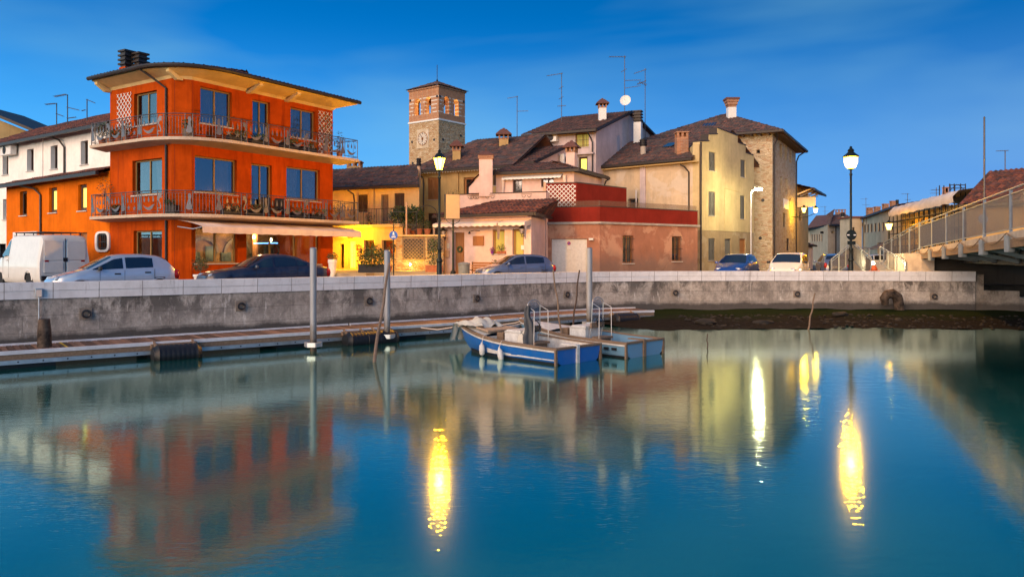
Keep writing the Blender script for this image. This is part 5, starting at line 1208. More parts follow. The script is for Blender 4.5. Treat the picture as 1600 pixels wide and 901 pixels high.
r1, r2 = V(cx_ - t_.x * .8, cy_ - t_.y * .8, 13.05), V(cx_ + t_.x * .8, cy_ + t_.y * .8, 13.05)
cs = [V(q.x, q.y, 10.5) for q in (F0 + Vector((-.879, .477)) * .85 - t_ * .85, F1 + Vector((.879, -.477)) * .85 - t_ * .85, F2 + Vector((.879, -.477)) * .85 + t_ * .85, F3 + Vector((-.879, .477)) * .85 + t_ * .85)]
roof(h, [(cs[0], cs[1], r1 + V(.02, 0, 0), r1), (cs[1], cs[2], r2, r1), (cs[2], cs[3], r2 - V(.02, 0, 0), r2), (cs[3], cs[0], r1, r2)], 'tile', [(cs[0], cs[1]), (cs[1], cs[2])], thick=.16)
mb = MB()
for (A_, B_, C_, D_) in ((F0, F1, Vector(cs[0][:2]), Vector(cs[1][:2])), (F1, F2, Vector(cs[1][:2]), Vector(cs[2][:2]))):
    tt, nn = nrm2(A_, B_); L = (B_ - A_).length; k = .3
    while k < L: q = A_ + tt * k; mb.obox((q.x, q.y, 10.28), (tt.x * .1, tt.y * .1, 0), (nn.x * .75, nn.y * .75, -.05), (0, 0, .13)); k += .62
mb.build('rafter_tails', M['darkwood'], h.root)
q = F1 + t_ * .35 + n_ * .08; downpipe(h.root, [V(cs[1].x - .2, cs[1].y + .6, 10.4), V(q.x + .2, q.y, 10.0), V(q.x, q.y, 9.6), V(q.x, q.y, 0)], .06)
q = F2 + n_ * .08 - t_ * .1; downpipe(h.root, [V(cs[2].x - .3, cs[2].y - .3, 10.4), V(q.x + .2, q.y, 10.0), V(q.x, q.y, 9.5), V(q.x, q.y, 0)], .06)
chimney(h, 1145.5, 152, 181, 20, 61.5, 'flare')
wallbox(h.root, F1, F2, 1224, 1231.5, 310, 325, .05, 'sign_white', 'plaque')
mb = MB()
for (px, py) in ((1192, 313), (1188, 372), (1234, 312)):
    q = F0 + nrm2(F0, F1)[0] * u_of(F0, F1, px) if px < 1207 else F1 + t_ * u_of(F1, F2, px); nn = nrm2(F0, F1)[1] if px < 1207 else n_
    disc(mb, V(q.x, q.y, ZP(py, q.y)), V(-nn.y, nn.x, 0), V(0, 0, 1), V(nn.x, nn.y, 0), .12, .05, 10)
mb.build('tie_plate', M['iron'], h.root)
mb = MB(); e_ = V(*f[0]).lerp(V(*f[1]), .5); mb.bar(r1.lerp(cs[0], .35) + V(.9, -1.2, -.25), r1.lerp(cs[0], .45) + V(1.3, -1.6, -.35), 1.0, .08); mb.build('skylight', M['dark_pane'], h.roof)
HF = h

# ---- bell tower
b1 = Vector(G(685.4, 100)); bl = b1 + Vector((-.79, .613)) * 5.45; br = b1 + Vector((.613, .79)) * 5.2; bb_ = bl + (br - b1)
h = House('bell_tower', 'square stone bell tower with brick belfry and clock behind the roofs', 'bell tower', [bl, b1, br, bb_], 0, 18.95, 'belfry_stone')
def arch_face(mb, A, B, z0, z1, arches, dep=.7):
    ops = [dict(u0=a[0], u1=a[1], z0=a[2], z1=a[3], kind='x', depth=dep) for a in arches]; wall_face(mb, A, B, z0, z1, ops); tt, nn = nrm2(A, B); A = Vector(A)
    for (u0, u1, za, zb_) in arches:
        r = (u1 - u0) / 2; cz = zb_ - r; um = (u0 + u1) / 2
        for s_ in (-1, 1):
            pl = [(um + s_ * r, zb_)] + [(um + s_ * r * math.cos(a), cz + r * math.sin(a)) for a in [math.pi / 2 * j / 8 for j in range(9)]][::-1] 
            pl = [(um + s_ * r, zb_ + .0)] + [(um + s_ * r * math.cos(a), cz + r * math.sin(a)) for a in [math.pi / 2 * (1 - j / 8) for j in range(9)]]
            mb.extrude([(A.x + tt.x * u - nn.x * .0, A.y + tt.y * u, z) for u, z in pl], (-nn.x * dep, -nn.y * dep, 0))
mb = MB(); cz_ = [bl, b1, br, bb_]
ar1 = [(u_of(bl, b1, 647.6), u_of(bl, b1, 657.2), 19.95, 22.2), (u_of(bl, b1, 664.2), u_of(bl, b1, 673.8), 19.95, 22.2)]
Ls = (b1 - bl).length; ar2 = [(1.0, 2.0, 19.95, 22.2), (2.9, 3.9, 19.95, 22.2)]
for (A_, B_, aa) in ((bl, b1, ar1), (b1, br, ar2), (br, bb_, ar2), (bb_, bl, ar2)): arch_face(mb, A_, B_, 19.15, 23.25, aa)
for z in (19.2,): mb.poly([(p.x, p.y, z) for p in cz_])
mb.poly([(p.x, p.y, 23.2) for p in cz_]); mb.build('belfry', M['belfry_brick'], h.root, recalc=False)
def band(z0, z1, o, mat, name):
    c = (bl + br) / 2; pp = [p + (p - c).normalized() * o * 1.41 for p in cz_]; mb = MB(); mb.prism([(p.x, p.y) for p in pp], z0, z1); return mb.build(name, M[mat], h.root)
band(18.95, 19.145, .1, 'white', 'string_course'); band(23.255, 23.45, .14, 'brick', 'cornice')
c = (bl + br) / 2; pp = [p + (p - c).normalized() * .5 for p in cz_]; apx = (c.x, c.y, 24.8)
mb = MB()
for i in range(4): a, b_ = pp[i], pp[(i + 1) % 4]; roof_patch(mb, (a.x, a.y, 23.46), (b_.x, b_.y, 23.46), (apx[0] + .02, apx[1], apx[2]), apx)
h.roof = mb.build('roof', M['tile'], h.root, recalc=False)
mb = MB(); mb.tube([(c.x, c.y, 24.7), (c.x, c.y, 27.0)], .045, 6); mb.lathe((c.x, c.y, 24.9), [(.05, -.15), (.15, 0), (.05, .15)], 8); mb.build('lightning_rod', M['iron'], h.roof, 40)
tt, nn = nrm2(bl, b1); T, N, Z = V(tt.x, tt.y, 0), V(nn.x, nn.y, 0), V(0, 0, 1); q = bl + tt * u_of(bl, b1, 661); cz2 = ZP(217, q.y); C_ = V(q.x, q.y, cz2)
mb = MB(); mb.obox(C_ - T * 1.08 - Z * 1.25, T * 2.16, Z * 2.5, N * .08); cf = mb.build('clock_panel', M['cream'], h.root)
mb = MB(); disc(mb, C_ + N * .082, T, Z, N, .86, .03, 32); ck = mb.build('clock_face', simple('aged_clock_face', (.58, .5, .4), .7), h.root)
mb = MB(); mb.tube([C_ + N * .1 + (T * math.cos(a) + Z * math.sin(a)) * .86 for a in [2 * math.pi * j / 32 for j in range(33)]], .05, 6, False); disc(mb, C_ + N * .113, T, Z, N, .22, .006, 16); mb.build('clock_ring', M['brownwood'], ck)
mb = MB()
for k in range(12): a = math.pi / 6 * k; d_ = T * math.sin(a) + Z * math.cos(a); e_ = T * math.cos(a) - Z * math.sin(a); mb.bar(C_ + N * .118 + d_ * .6, C_ + N * .118 + d_ * .8, .05 if k % 3 else .09, .01, N)
for (a, L_, w_) in ((R(-32), .72, .07), (R(-8), .0, .1), (R(188), .45, .1)):
    if L_: d_ = T * math.sin(a) + Z * math.cos(a); mb.bar(C_ + N * .13 - d_ * .1, C_ + N * .13 + d_ * L_, w_, .012, N)
mb.build('clock_hands_and_marks', M['black'], ck)
mb = MB()
for A_, B_, us in ((bl, b1, (.25, Ls - .25)), (b1, br, (.25, 4.9))):
    t3, n3 = nrm2(A_, B_)
    for u in us: q = A_ + t3 * u; disc(mb, V(q.x, q.y, 22.05), V(t3.x, t3.y, 0), Z, V(n3.x, n3.y, 0), .17, .06, 10)
for (px, py) in ((644, 222), (678.5, 218.5), (645, 255)): q = bl + tt * u_of(bl, b1, px); disc(mb, V(q.x, q.y, ZP(py, q.y)), T, Z, N, .16, .06, 10)
for u, py in ((.8, 218), (4.3, 212)): t3, n3 = nrm2(b1, br); q = b1 + t3 * u; disc(mb, V(q.x, q.y, ZP(py, q.y)), V(t3.x, t3.y, 0), Z, V(n3.x, n3.y, 0), .16, .06, 10)
mb.build('tie_plate', M['iron'], h.root)
mb = MB(); mb.lathe((c.x, c.y, 20.7), [(.5, 0), (.42, .15), (.3, .6), (.22, .85), (.05, .95)], 14); mb.tube([(c.x, c.y, 21.6), (c.x, c.y, 22.6)], .05, 6); mb.build('bell', simple('bronze', (.12, .08, .03), .5, .8), h.root, 40)
li = bpy.data.lights.new('belfry_light', 'POINT'); li.energy = 60; li.color = (1, .58, .15); li.shadow_soft_size = .3; lo_ = bpy.data.objects.new('belfry_light', li); COL.objects.link(lo_); lo_.location = (c.x, c.y - .8, 20.3)

# ------------------------------------------------------------------ pontoon, piles, poles
def section(s0, s1, o):
    """points of the quay line offset by o between arc lengths"""
    pl = off(QUAY, o); out = []
    n_ = max(2, int((s1 - s0) / .5))
    for k in range(n_ + 1):
        s = s0 + (s1 - s0) * k / n_
        for i in range(len(QUAY) - 1):
            if QA[i + 1] >= s: f = (s - QA[i]) / (QA[i + 1] - QA[i]); out.append(pl[i].lerp(pl[i + 1], f)); break
    return out
DZ = -1.0
sA, sB, sC, sD = quay_at(-60)[2] - 11, quay_at(548)[2] - .3, quay_at(752)[2], quay_at(985)[2]
labels = ['long floating wooden walkway with pale edges along the left quay wall', 'floating walkway section between the leaning pole and the blue boat', 'end section of the floating walkway behind the two boats']
for (s0, s1), lb in zip(((sA, sB - .04), (sB + .04, sC - .04), (sC + .04, sD)), labels):
    pi, po = section(s0, s1, -.5), section(s0, s1, -2.15); mid = pi[len(pi) // 2]
    root = thing('floating_walkway', lb, 'walkway', (mid.x, mid.y, WZ), 0, 'floating walkway sections along the quay')
    ar = arc(pi); mb = MB(); s = .03
    def pt(path, s):
        for i in range(len(path) - 1):
            if ar[i + 1] >= s: return path[i].lerp(path[i + 1], (s - ar[i]) / (ar[i + 1] - ar[i]))
        return path[-1]
    while s + .1 < ar[-1]:
        a, b_, c, d = pt(pi, s), pt(pi, s + .12), pt(po, s), pt(po, s + .12); dz = rnd.uniform(-.004, .004)
        mb.extrude([(a.x, a.y, DZ + dz), (b_.x, b_.y, DZ + dz), (d.x, d.y, DZ + dz), (c.x, c.y, DZ + dz)], (0, 0, -.04)); r_ = rnd.random(); s += .145
        for f_ in range(len(mb.f) - 6, len(mb.f)): mb.uv[f_] = [(r_, r_)] * 4
    mb.build('deck', M['deckwood'], root)
    def rib(path, o0, o1, z0, z1, name, mat):
        q = [(-o1, z1), (-o0, z1), (-o0, z0), (-o1, z0)]; pl = path; lines = []
        for oo_, z in q + [q[0]]: lines.append([(p.x, p.y, z) for p in off(pl, oo_)])
        mb = MB(); mb.grid(lines); mb.poly([l[0] for l in lines[:-1]]); mb.poly([l[-1] for l in lines[:-1]]); return mb.build(name, M[mat], root)
    rib(pi, -.07, .0, DZ - .1, DZ + .05, 'edge_rail', 'edge'); rib(po, .0, .09, DZ - .06, DZ + .03, 'edge_rail', 'edge'); rib(po, .01, .07, DZ - .2, DZ - .064, 'fascia_board', 'oldwood'); rib(po, .02, .085, DZ - .31, DZ - .204, 'channel_beam', 'steel')
    rib(po, -.6, -.15, WZ - .3, DZ - .22, 'keel_shadow_beam', 'black') if False else None
    mb = MB(); s = .6; k = 0
    while s < ar[-1] - 1.5:
        ps = [pt(po, s), pt(po, s + 1.6), pt(pi, s + 1.6), pt(pi, s)]; ps = [p.lerp((pt(po, s + .8) + pt(pi, s + .8)) / 2, .12) for p in ps]
        mb.extrude([(p.x, p.y, WZ - .25) for p in ps], (0, 0, DZ - .06 - WZ + .25)); s += 3.6
    mb.build('float_block', M['black'], root)
    mb = MB(); s = .5
    while s < ar[-1]: p = pt(po, s); t_ = (po[1] - po[0]).normalized(); n_ = Vector((t_.y, -t_.x)); disc(mb, V(p.x + n_.x * .084, p.y + n_.y * .084, DZ - .255), V(t_.x, t_.y, 0), V(0, 0, 1), V(n_.x, n_.y, 0), .022, .006, 8); s += .55
    mb.build('bolt_row', M['iron'], root)
    for px in (265, 562, 968):
        p, t, sq = quay_at(px)
        # the float shows where its front lies in the photo column
        k_ = (px - 800) / F; best = min(range(len(po)), key=lambda i: abs(po[i].x - k_ * po[i].y)); q = po[best]
        if abs(q.x - k_ * q.y) > .5: continue
        t_ = (po[min(best + 1, len(po) - 1)] - po[max(best - 1, 0)]).normalized(); n_ = Vector((t_.y, -t_.x)); c = q + n_ * .42; mb = MB(); N_ = 30; rings = []
        for i in range(N_ + 1):
            u = -.62 + 1.24 * i / N_; r = .27 * (1 - max(0, abs(u) - .5) * 2.2) * (1 + .03 * math.cos(i * 2.1)); 
            rings.append([V(c.x + t_.x * u, c.y + t_.y * u, WZ + .12) + V(n_.x, n_.y, 0) * math.cos(a) * r * 1.15 + V(0, 0, 1) * math.sin(a) * r for a in [2 * math.pi * j / 14 for j in range(15)]])
        mb.grid(rings); mb.poly(rings[0][:-1]); mb.poly(rings[-1][:-1]); fl_ = mb.build('ribbed_float', M['black'], root, 50)
        mb = MB()
        for s_ in (-.5, .5): a = q + t_ * s_; mb.bar((a.x + n_.x * -.02, a.y + n_.y * -.02, DZ + .03), (a.x + n_.x * .5, a.y + n_.y * .5, DZ - .12), .06, .06); mb.tube([(a.x + n_.x * .13, a.y + n_.y * .13, DZ - .02), (a.x + n_.x * .13, a.y + n_.y * .13, WZ)], .015, 5)
        mb.obox((q.x - t_.x * .6 + n_.x * .1, q.y - t_.y * .6 + n_.y * .1, DZ - .14), (t_.x * 1.2, t_.y * 1.2, 0), (n_.x * .12, n_.y * .12, 0), (0, 0, .12)); mb.build('float_bracket', M['oldwood'], root)
    if lb == labels[0]:
        p = pi[0]
        k_ = (92 - 800) / F; best = min(range(len(po)), key=lambda i: abs(po[i].x - k_ * po[i].y)); a, b_ = pi[best], po[best]; mb = MB(); mb.bar(V(a.x, a.y, DZ + .006), V(b_.x, b_.y, DZ + .006), .05, .004); mb.build('yellow_mark', simple('yellow_line', (.6, .4, .03), .7), root)

def piling(px, py_top, d, r, label):
    x = (px - 800) / F * d; root = thing('steel_mooring_pile', label, 'mooring pile', (x, d, WZ), 0, 'steel piles holding the floating walkway')
    mb = MB(); mb.tube([(x, d, WZ - .8), (x, d, ZP(py_top, d))], r, 20); mb.build('pile_tube', M['pile'], root, 40)
    mb = MB(); mb.lathe((x, d, ZP(py_top, d)), [(r * 1.01, .0), (r * .7, .03)], 20); mb.build('pile_cap', M['steel'], root, 40)
    mb = MB()
    for k in range(6): a, b_ = math.pi / 3 * k, math.pi / 3 * (k + 1); R_ = r + .14; mb.bar((x + R_ * math.cos(a), d + R_ * math.sin(a), DZ - .22), (x + R_ * math.cos(b_), d + R_ * math.sin(b_), DZ - .22), .06, .13)
    mb.build('guide_collar', M['alu'], root)
m, n, l, b = newmat('pile_steel'); co = posco(n); sx = n.new('ShaderNodeSeparateXYZ'); l.new(co, sx.inputs[0])
q = n.new('ShaderNodeMath'); q.operation = 'MULTIPLY_ADD'; q.inputs[1].default_value = .8; l.new(noise(n, l, co, 4, 5, .7), q.inputs[0]); l.new(sx.outputs[2], q.inputs[2])
mr = n.new('ShaderNodeMapRange'); mr.inputs[1].default_value = -.75; mr.inputs[2].default_value = -.1; mr.inputs[3].default_value = 1; mr.inputs[4].default_value = 0; l.new(q.outputs[0], mr.inputs[0])
l.new(mix(n, l, mr.outputs[0], mix(n, l, noise(n, l, mapping(n, l, co, (9, 9, 1.2)), 2, 4), (.22, .23, .25), (.42, .43, .45)), (.09, .07, .05)), b.inputs['Base Color']); b.inputs['Roughness'].default_value = .6; b.inputs['Metallic'].default_value = .35; M['pile'] = m
piling(489.5, 388, 22.7, .098, 'tall galvanised steel pile standing in front of the navy saloon'); piling(605, 392, 25.0, .1, 'galvanised steel pile with a wooden pole leaning against it'); piling(921, 388, 29.6, .115, 'galvanised steel pile standing behind the two moored boats')
def pole(p, q, r, label, mat='oldwood'):
    mid = (Vector(p) + Vector(q)) / 2; mb = MB(); p, q = Vector(p), Vector(q); pts = [p.lerp(q, k / 8) + V(.02 * math.sin(k * 1.7), .01 * math.cos(k * 2.1), 0) * (0 < k < 8) for k in range(9)]; mb.tube(pts, [r * (1 - .035 * k) for k in range(9)], 8)
    return tag(mb.build('wooden_pole', M[mat], None, 40), label, 'pole')
pole((-3.62, 19.6, WZ - .5), P(608.5, 411, 24.6), .05, 'weathered pole leaning out of the water against the second steel pile')
pole(P(879, 537, 23.2), P(864.5, 421, 23.6), .03, 'thin pale pole leaning left beside the blue boat', 'oldwood'); pole(P(893, 527, 24.3), P(905.5, 422, 24.6), .03, 'thin dark pole leaning right between the two boats', 'darkwood')
pole(P(1262.5, 516, 29.2), P(1273.5, 458, 29.8), .035, 'slanting stake standing in the mud below the wall'); pole((F and (1104 - 800) / F * 23.4, 23.4, WZ - .4), P(1105.8, 521, 23.4), .022, 'short dark stick poking out of the open water', 'darkwood')

# old fender piles, junction box
x, d = P(69, 500, 20.15).x, 20.15
mb = MB(); mb.tube([(x, d, WZ - .5), (x + .01, d, -.9), (x - .01, d + .02, -.55), (x, d, ZP(498, d))], [.165, .17, .16, .13], 12); tag(mb.build('fender_pile', simple('charred_timber', (.075, .055, .042), .9, var=.6, scale=5, bmp=.8), None, 60), 'rotting dark timber fender pile between wall and walkway at left', 'fender pile')
p, t, s = quay_at(1398); mb = MB(); d = p.y - .35
mb.tube([P(1383, 474, d), P(1381.5, 466, d - .1), P(1386, 460, d - .15), P(1394, 458.5, d - .15), P(1402, 464, d - .1), P(1405, 478, d - .1), P(1406, 500, d - .15), P(1406, 524, d - .25)], [.17, .2, .22, .23, .23, .22, .21, .2], 12); tag(mb.build('bent_fender_pile', bpy.data.materials['charred_timber'], None, 60), 'rusty bent fender pile curling over the wall near the bridge', 'fender pile')
p, t, s = quay_at(60); n_ = Vector((t.y, -t.x)); root = thing('junction_box', 'small grey junction box with conduit on the coping at far left', 'junction box', (p.x, p.y, ZP(457, p.y)))
T, N = V(t.x, t.y, 0), V(n_.x, n_.y, 0); c = V(p.x, p.y, ZP(463, p.y)) + N * .065
mb = MB(); mb.obox(c - T * .09, T * .18, N * .09, (0, 0, .23)); mb.build('box', M['steel'], root, bevel=.01); mb = MB(); mb.obox(c - T * .065 + N * .092, T * .13, N * .006, (0, 0, .19)); mb.build('lid', M['canvas'], root)
mb = MB(); mb.tube([c + N * .03, c + N * .03 - V(0, 0, .75)], .018, 8); mb.build('conduit', M['alu'], root, 40)
# dark lumps on the mud
for px, py, r, lb in ((1313, 491, .22, 'dark stone lump on the green mud right of the stake'), (1103, 503, .28, 'flat dark rock at the water edge below the white car'), (1192, 505, .26, 'low dark rock at the water edge left of the stake')):
    c = P(px, py, 31.0 if py > 500 else 33.5); mb = MB()
    bm = bmesh.new(); bmesh.ops.create_icosphere(bm, subdivisions=3, radius=1)
    for v in bm.verts: k = 1 + .35 * mnoise.noise(v.co * 1.7 + Vector((px, 0, 0))); v.co = Vector((v.co.x * r * 1.5 * k, v.co.y * r * k, v.co.z * r * .55 * k))
    mb.v = [tuple(v.co + c) for v in bm.verts]; bm.verts.index_update(); mb.f = [tuple(v.index for v in f.verts) for f in bm.faces]; bm.free()
    tag(mb.build('rock', bpy.data.materials['wet_stones'], None, 70), lb, 'rock', 'rocks on the mud bank')

# ------------------------------------------------------------------ boats
M['boat_blue'] = paint('boat_blue_paint', (.004, .12, .46), rough=.45, coat=.2); M['boat_grey'] = paint('boat_grey_blue_paint', (.14, .30, .46), rough=.5, coat=.2)
M['boat_white'] = simple('boat_white_paint', (.62, .62, .6), .55); M['tarp'] = simple('faded_tarp', (.55, .52, .45), .9, scale=3, bmp=.4); M['dark_tarp'] = simple('dark_grey_oilskin', (.09, .095, .1), .85, scale=4, bmp=.4)
def boat(label, stern, head, L, hb, hull, inner, blue):
    root = thing('moored_boat', label, 'boat', (stern[0], stern[1], WZ), math.atan2(head[1], head[0]), 'boats moored at the floating walkway')
    def st(x):
        f = x / L; b_ = hb * (1 - .06 * (1 - f) if f < .35 else (1 - ((f - .35) / .65) ** 2.3) * .995 + .005); return b_, .43 + .05 * f + .26 * f ** 2.4, -.18 + .1 * f ** 3 + (.35 * max(0, f - .86) / .14), .05 + .2 * f ** 2.5
    N_ = 22; mb = MB(); rows = []
    for i in range(N_ + 1):
        x = L * i / N_; b_, zs, zk, zc = st(x); xr = x + .25 * (i / N_) ** 6
        rows.append([(x, 0, zk), (x, -b_ * .5, zk * .8 + zc * .2 - .02), (x, -b_ * .87, zc), (x + (xr - x) * .5, -b_ * .95, (zc + zs) / 2), (xr, -b_, zs)])
    for s_ in (1, -1): mb.grid([[(x, y * s_, z) for x, y, z in r] for r in rows])
    tr = rows[0]; mb.poly([(x, y, z) for x, y, z in tr] + [(x, -y, z) for x, y, z in tr[::-1][:-1]]); mb.build('hull', M[hull], root, 35, local=True)
    mb = MB(); gun = [r[-1] for r in rows]; off_ = [(x, -(abs(y) - .0), z) for x, y, z in gun]
    for s_ in (1, -1):
        mb.grid([[(x, s_ * (abs(y) + .025), z + o) for x, y, z in gun] for o in (-.05, .012)] + [[(x - .02, s_ * max(.0, abs(y) - .09), z + .012) for x, y, z in gun], [(x - .02, s_ * max(0, abs(y) - .09), z - .02) for x, y, z in gun]])
        mb.grid([[(x, s_ * (abs(y) + .025), z - .05) for x, y, z in gun], [(x, s_ * (abs(y) + .004), z - .055) for x, y, z in gun]])
    mb.box(-.03, .1, -st(0)[0] - .02, st(0)[0] + .02, st(0)[1] - .04, st(0)[1] + .014); mb.build('gunwale', M['oldwood'], root, local=True)
    mb = MB()
    for s_ in (1, -1): mb.grid([[(x, s_ * (abs(y) + .012), z - .052) for x, y, z in gun], [(x, s_ * (abs(y) * .995 + .012), z - .1) for x, y, z in gun]])
    mb.build('white_strake', M['boat_white'], root, local=True)
    mb = MB(); x0 = L * .62                                                # inside: floor, sides, foredeck
    ins = [i for i in range(N_ + 1) if L * i / N_ <= x0 + .01]
    mb.poly([(L * i / N_ + .03, -st(L * i / N_)[0] * .9, .1) for i in ins] + [(L * i / N_ + .03, st(L * i / N_)[0] * .9, .1) for i in ins[::-1]])
    for s_ in (1, -1): mb.grid([[(L * i / N_ + .03, s_ * st(L * i / N_)[0] * .9, .1) for i in ins], [(L * i / N_ + .03, s_ * (st(L * i / N_)[0] - .06), st(L * i / N_)[1]) for i in ins]])
    mb.grid([[(.06, -hb * .85, .1), (.06, hb * .85, .1)], [(.06, -hb * .9, .42), (.06, hb * .9, .42)]]); mb.build('cockpit_lining', M[inner], root, local=True)
    mb = MB(); fr = [i for i in range(N_ + 1) if L * i / N_ > x0 - .01]
    mb.grid([[(L * i / N_, f * (st(L * i / N_)[0] - .03), st(L * i / N_)[1] + .0 + .05 * (1 - f * f)) for f in (-1, -.5, 0, .5, 1)] for i in fr]); mb.poly([(x0, f * st(x0)[0] * .95, st(x0)[1] - .02) for f in (-1, 1)] + [(x0, st(x0)[0] * .9, .1), (x0, -st(x0)[0] * .9, .1)]); mb.build('foredeck', M['boat_white'], root, local=True)
    mb = MB(); mb.box(-.05, .02, .02, .13, -.12, .47); mb.box(-.02, .5, .0, .15, st(0)[1] + .016, st(0)[1] + .05); mb.build('motor_bracket', M['boat_white'] if blue else M['oldwood'], root, local=True)
    for s_ in (1, -1): mb = MB(); mb.box(-.022, .03, s_ * st(0)[0] - .035, s_ * st(0)[0] + .035, -.05, .42); mb.build('corner_post', M['oldwood'], root, local=True)
    mb = MB(); mb.grid([[(x, s_ * .0 + 0, z) for x, z in ((0, 0),)] for s_ in (0,)]) if False else None
    mb = MB(); wl_ = [(r[2][0], r[2][1], .03 + .0 * r[2][2]) for r in rows[:19]]
    for s_ in (1, -1): mb.grid([[(x, s_ * (st(x)[0] * (.87 + .06 * (max(0, .03 - st(x)[3]) > 0)) + .014), -.06) for x, y, z in wl_], [(x, s_ * (st(x)[0] * .9 + .014), .055 + .12 * (x / L) ** 3) for x, y, z in wl_]])
    mb.build('waterline_stain', M['black'], root, local=True)
    # steering console with hoop windscreen
    cx = L * .40; mb = MB(); mb.box(cx, cx + .62, -.36, .36, .1, .66); mb.extrude([(cx - .02, -.38, .66), (cx + .66, -.38, .66), (cx + .5, -.38, .74), (cx - .02, -.38, .74)], (0, .76, 0)); cs_ = mb.build('console', M['boat_white'], root, bevel=.015, local=True)
    mb = MB(); mb.box(cx + .75, cx + 1.0, -.3, .3, .1, .62); mb.build('seat_locker', M['oldwood'], root, bevel=.01, local=True)
    mb = MB(); hx = cx - .16
    for y in (-.27, .27): mb.tube([(hx + .12, y, .1), (hx, y, .8), (hx - .02, y * .95, 1.42)], .013, 6)
    mb.tube([(hx - .02, .2565 * math.cos(a), 1.42 + .16 * math.sin(a)) for a in [math.pi * j / 10 for j in range(11)]], .014, 6)
    mb.tube([(hx - .3, -.3, .1), (hx - .3, -.28, 1.3), (hx - .02, -.25, 1.42)], .011, 6); mb.tube([(hx - .3, .3, .1), (hx - .3, .28, 1.3), (hx - .02, .25, 1.42)], .011, 6)
    hp = mb.build('hoop_frame', M['steel'], root, 40, local=True)
    mb = MB(); mb.extrude([(hx - .01, -.24, .85), (hx - .01, .24, .85), (hx - .02, .23, 1.4), (hx - .02, .12, 1.53), (hx - .02, -.12, 1.53), (hx - .02, -.23, 1.4)], (.008, 0, 0)); mb.build('windscreen', M['screen'], hp, local=True)
    mb = MB(); mb.box(hx - .03, hx + .03, -.3, .3, .68, .84); mb.box(hx - .36, hx - .04, -.3, .3, .38, .44); mb.box(hx - .3, hx - .26, -.26, .26, .1, .38); mb.build('helm_seat', M['oldwood'], root, local=True)
    mb = MB(); mb.tube([V(hx - .1, 0, .86) + (V(0, 1, 0) * math.cos(a) + V(.25, 0, .97) * math.sin(a)) * .15 for a in [2 * math.pi * j / 14 for j in range(15)]], .013, 5, False); mb.tube([(hx - .1, -.14, .86), (hx - .1, .14, .86)], .012, 5); mb.build('steering_wheel', M['black'], root, 40, local=True)
    mb = MB()
    for k in range(3): mb.obox((.3 + .12 * k, -.55 + .3 * k, .12 + .05 * k), (.75, .25, .04), (-.05, .16, 0), (0, 0, .035))
    mb.box(.12, .5, -hb * .8, hb * .8, .3, .335); mb.build('thwart', M['oldwood'], root, local=True)
    mb = MB(); mb.tube([(.5 + k * .1, .5 + .1 * math.sin(k * 1.3), .14) for k in range(12)], .03, 6); mb.build('coiled_rope', M['canvas'], root, 40, local=True)
    mb = MB(); mb.tube([(L * .97, 0, .78), (L + .35, .1, .62), (L + 1.0, .25, .5), (L + 1.7, .35, .52)], .014, 5); mb.tube([(L * .9, hb * .25, .72), (L * .9 + .5, hb + .5, .5), (L * .9 + .7, hb + 1.1, .5)] if not blue else [(L * .97, .02, .78), (L + .6, -.35, .5), (L + 1.2, -.75, .5)], .012, 5); mb.build('mooring_rope', M['canvas'], root, 40, local=True)
    return root, st
M['screen'] = pane_mat('boat_windscreen', (.78, .78, .78), .06)
hd = (-.707, .707)
rt, st = boat('blue wooden motorboat with two white fenders and a crumpled tarp on its bow', (1.77, 20.3), hd, 4.55, .97, 'boat_blue', 'boat_white', True)
for x in (2.75, 1.9):
    b_, zs, zk, zc = st(x); mb = MB(); tilt = Matrix.Rotation(.25 if x < 2 else .05, 3, 'Y')
    mb.lathe((x, b_ + .085, zs - .36), [(.02, -.17), (.075, -.12), (.085, 0), (.075, .12), (.03, .17), (.025, .21)], 12, tilt); f = mb.build('fender', M['boat_white'], rt, 50, local=True)
    mb = MB(); mb.tube([(x + (.05 if x < 2 else 0), b_ + .085, zs - .16), (x, b_ + .04, zs + .02), (x, b_ - .1, zs + .02)], .008, 5); mb.build('lanyard', M['canvas'], f, local=True)
def cloth(root, name, cx, cy, cz, sx, sy, amp, mat, seed, drop=0):
    mb = MB(); rows = []
    for i in range(19):
        row = []
        for j in range(19):
            u, v = i / 9 - 1, j / 9 - 1; e = max(abs(u), abs(v)); h = amp * (1 - e ** 3) + .12 * mnoise.noise(Vector((u * 1.3 + seed, v * 2.6, 0))) + .03 * mnoise.noise(Vector((u * 4, v * 6 + seed, 2))) - drop * max(0, -u) ** 2
            row.append((cx - u * sx * (1 + .15 * mnoise.noise(Vector((v * 2, seed, 1)))), cy + v * sy * (1 + .2 * mnoise.noise(Vector((u * 2, seed, 5)))), cz + h))
        rows.append(row)
    mb.grid(rows); return mb.build(name, M[mat], root, 70, local=True)
mb = MB()
def heap(label, root, x, y, z, sx, sy, h, mat, rz, seed):
    """a crumpled cloth lying on something"""
    q = root.matrix_basis @ Vector((x, y, z)); r_ = thing('crumpled_tarp', label, 'tarp', tuple(q), root.rotation_euler.z + rz); cloth(r_, 'folded_cloth', 0, 0, 0, sx, sy, h, mat, seed, .0); cloth(r_, 'hanging_end', .0 + sx * 1.1, .05, -.02, sx * .5, sy * .6, .02, mat, seed + 3, .5)
rt.matrix_basis = Matrix.LocRotScale(rt.location, rt.rotation_euler, None)
mb = MB(); mb.extrude([(2.85, -.62, .635), (3.55, -.45, .70), (3.55, .45, .70), (2.85, .62, .635)], (0, 0, .05)); mb.build('hatch_board', simple('tan_board', (.42, .30, .21), .8), rt, local=True)
heap('crumpled grey beige tarp heaped on the bow of the blue boat', rt, 3.85, .05, .74, .62, .46, .2, 'tarp', 0, 2)
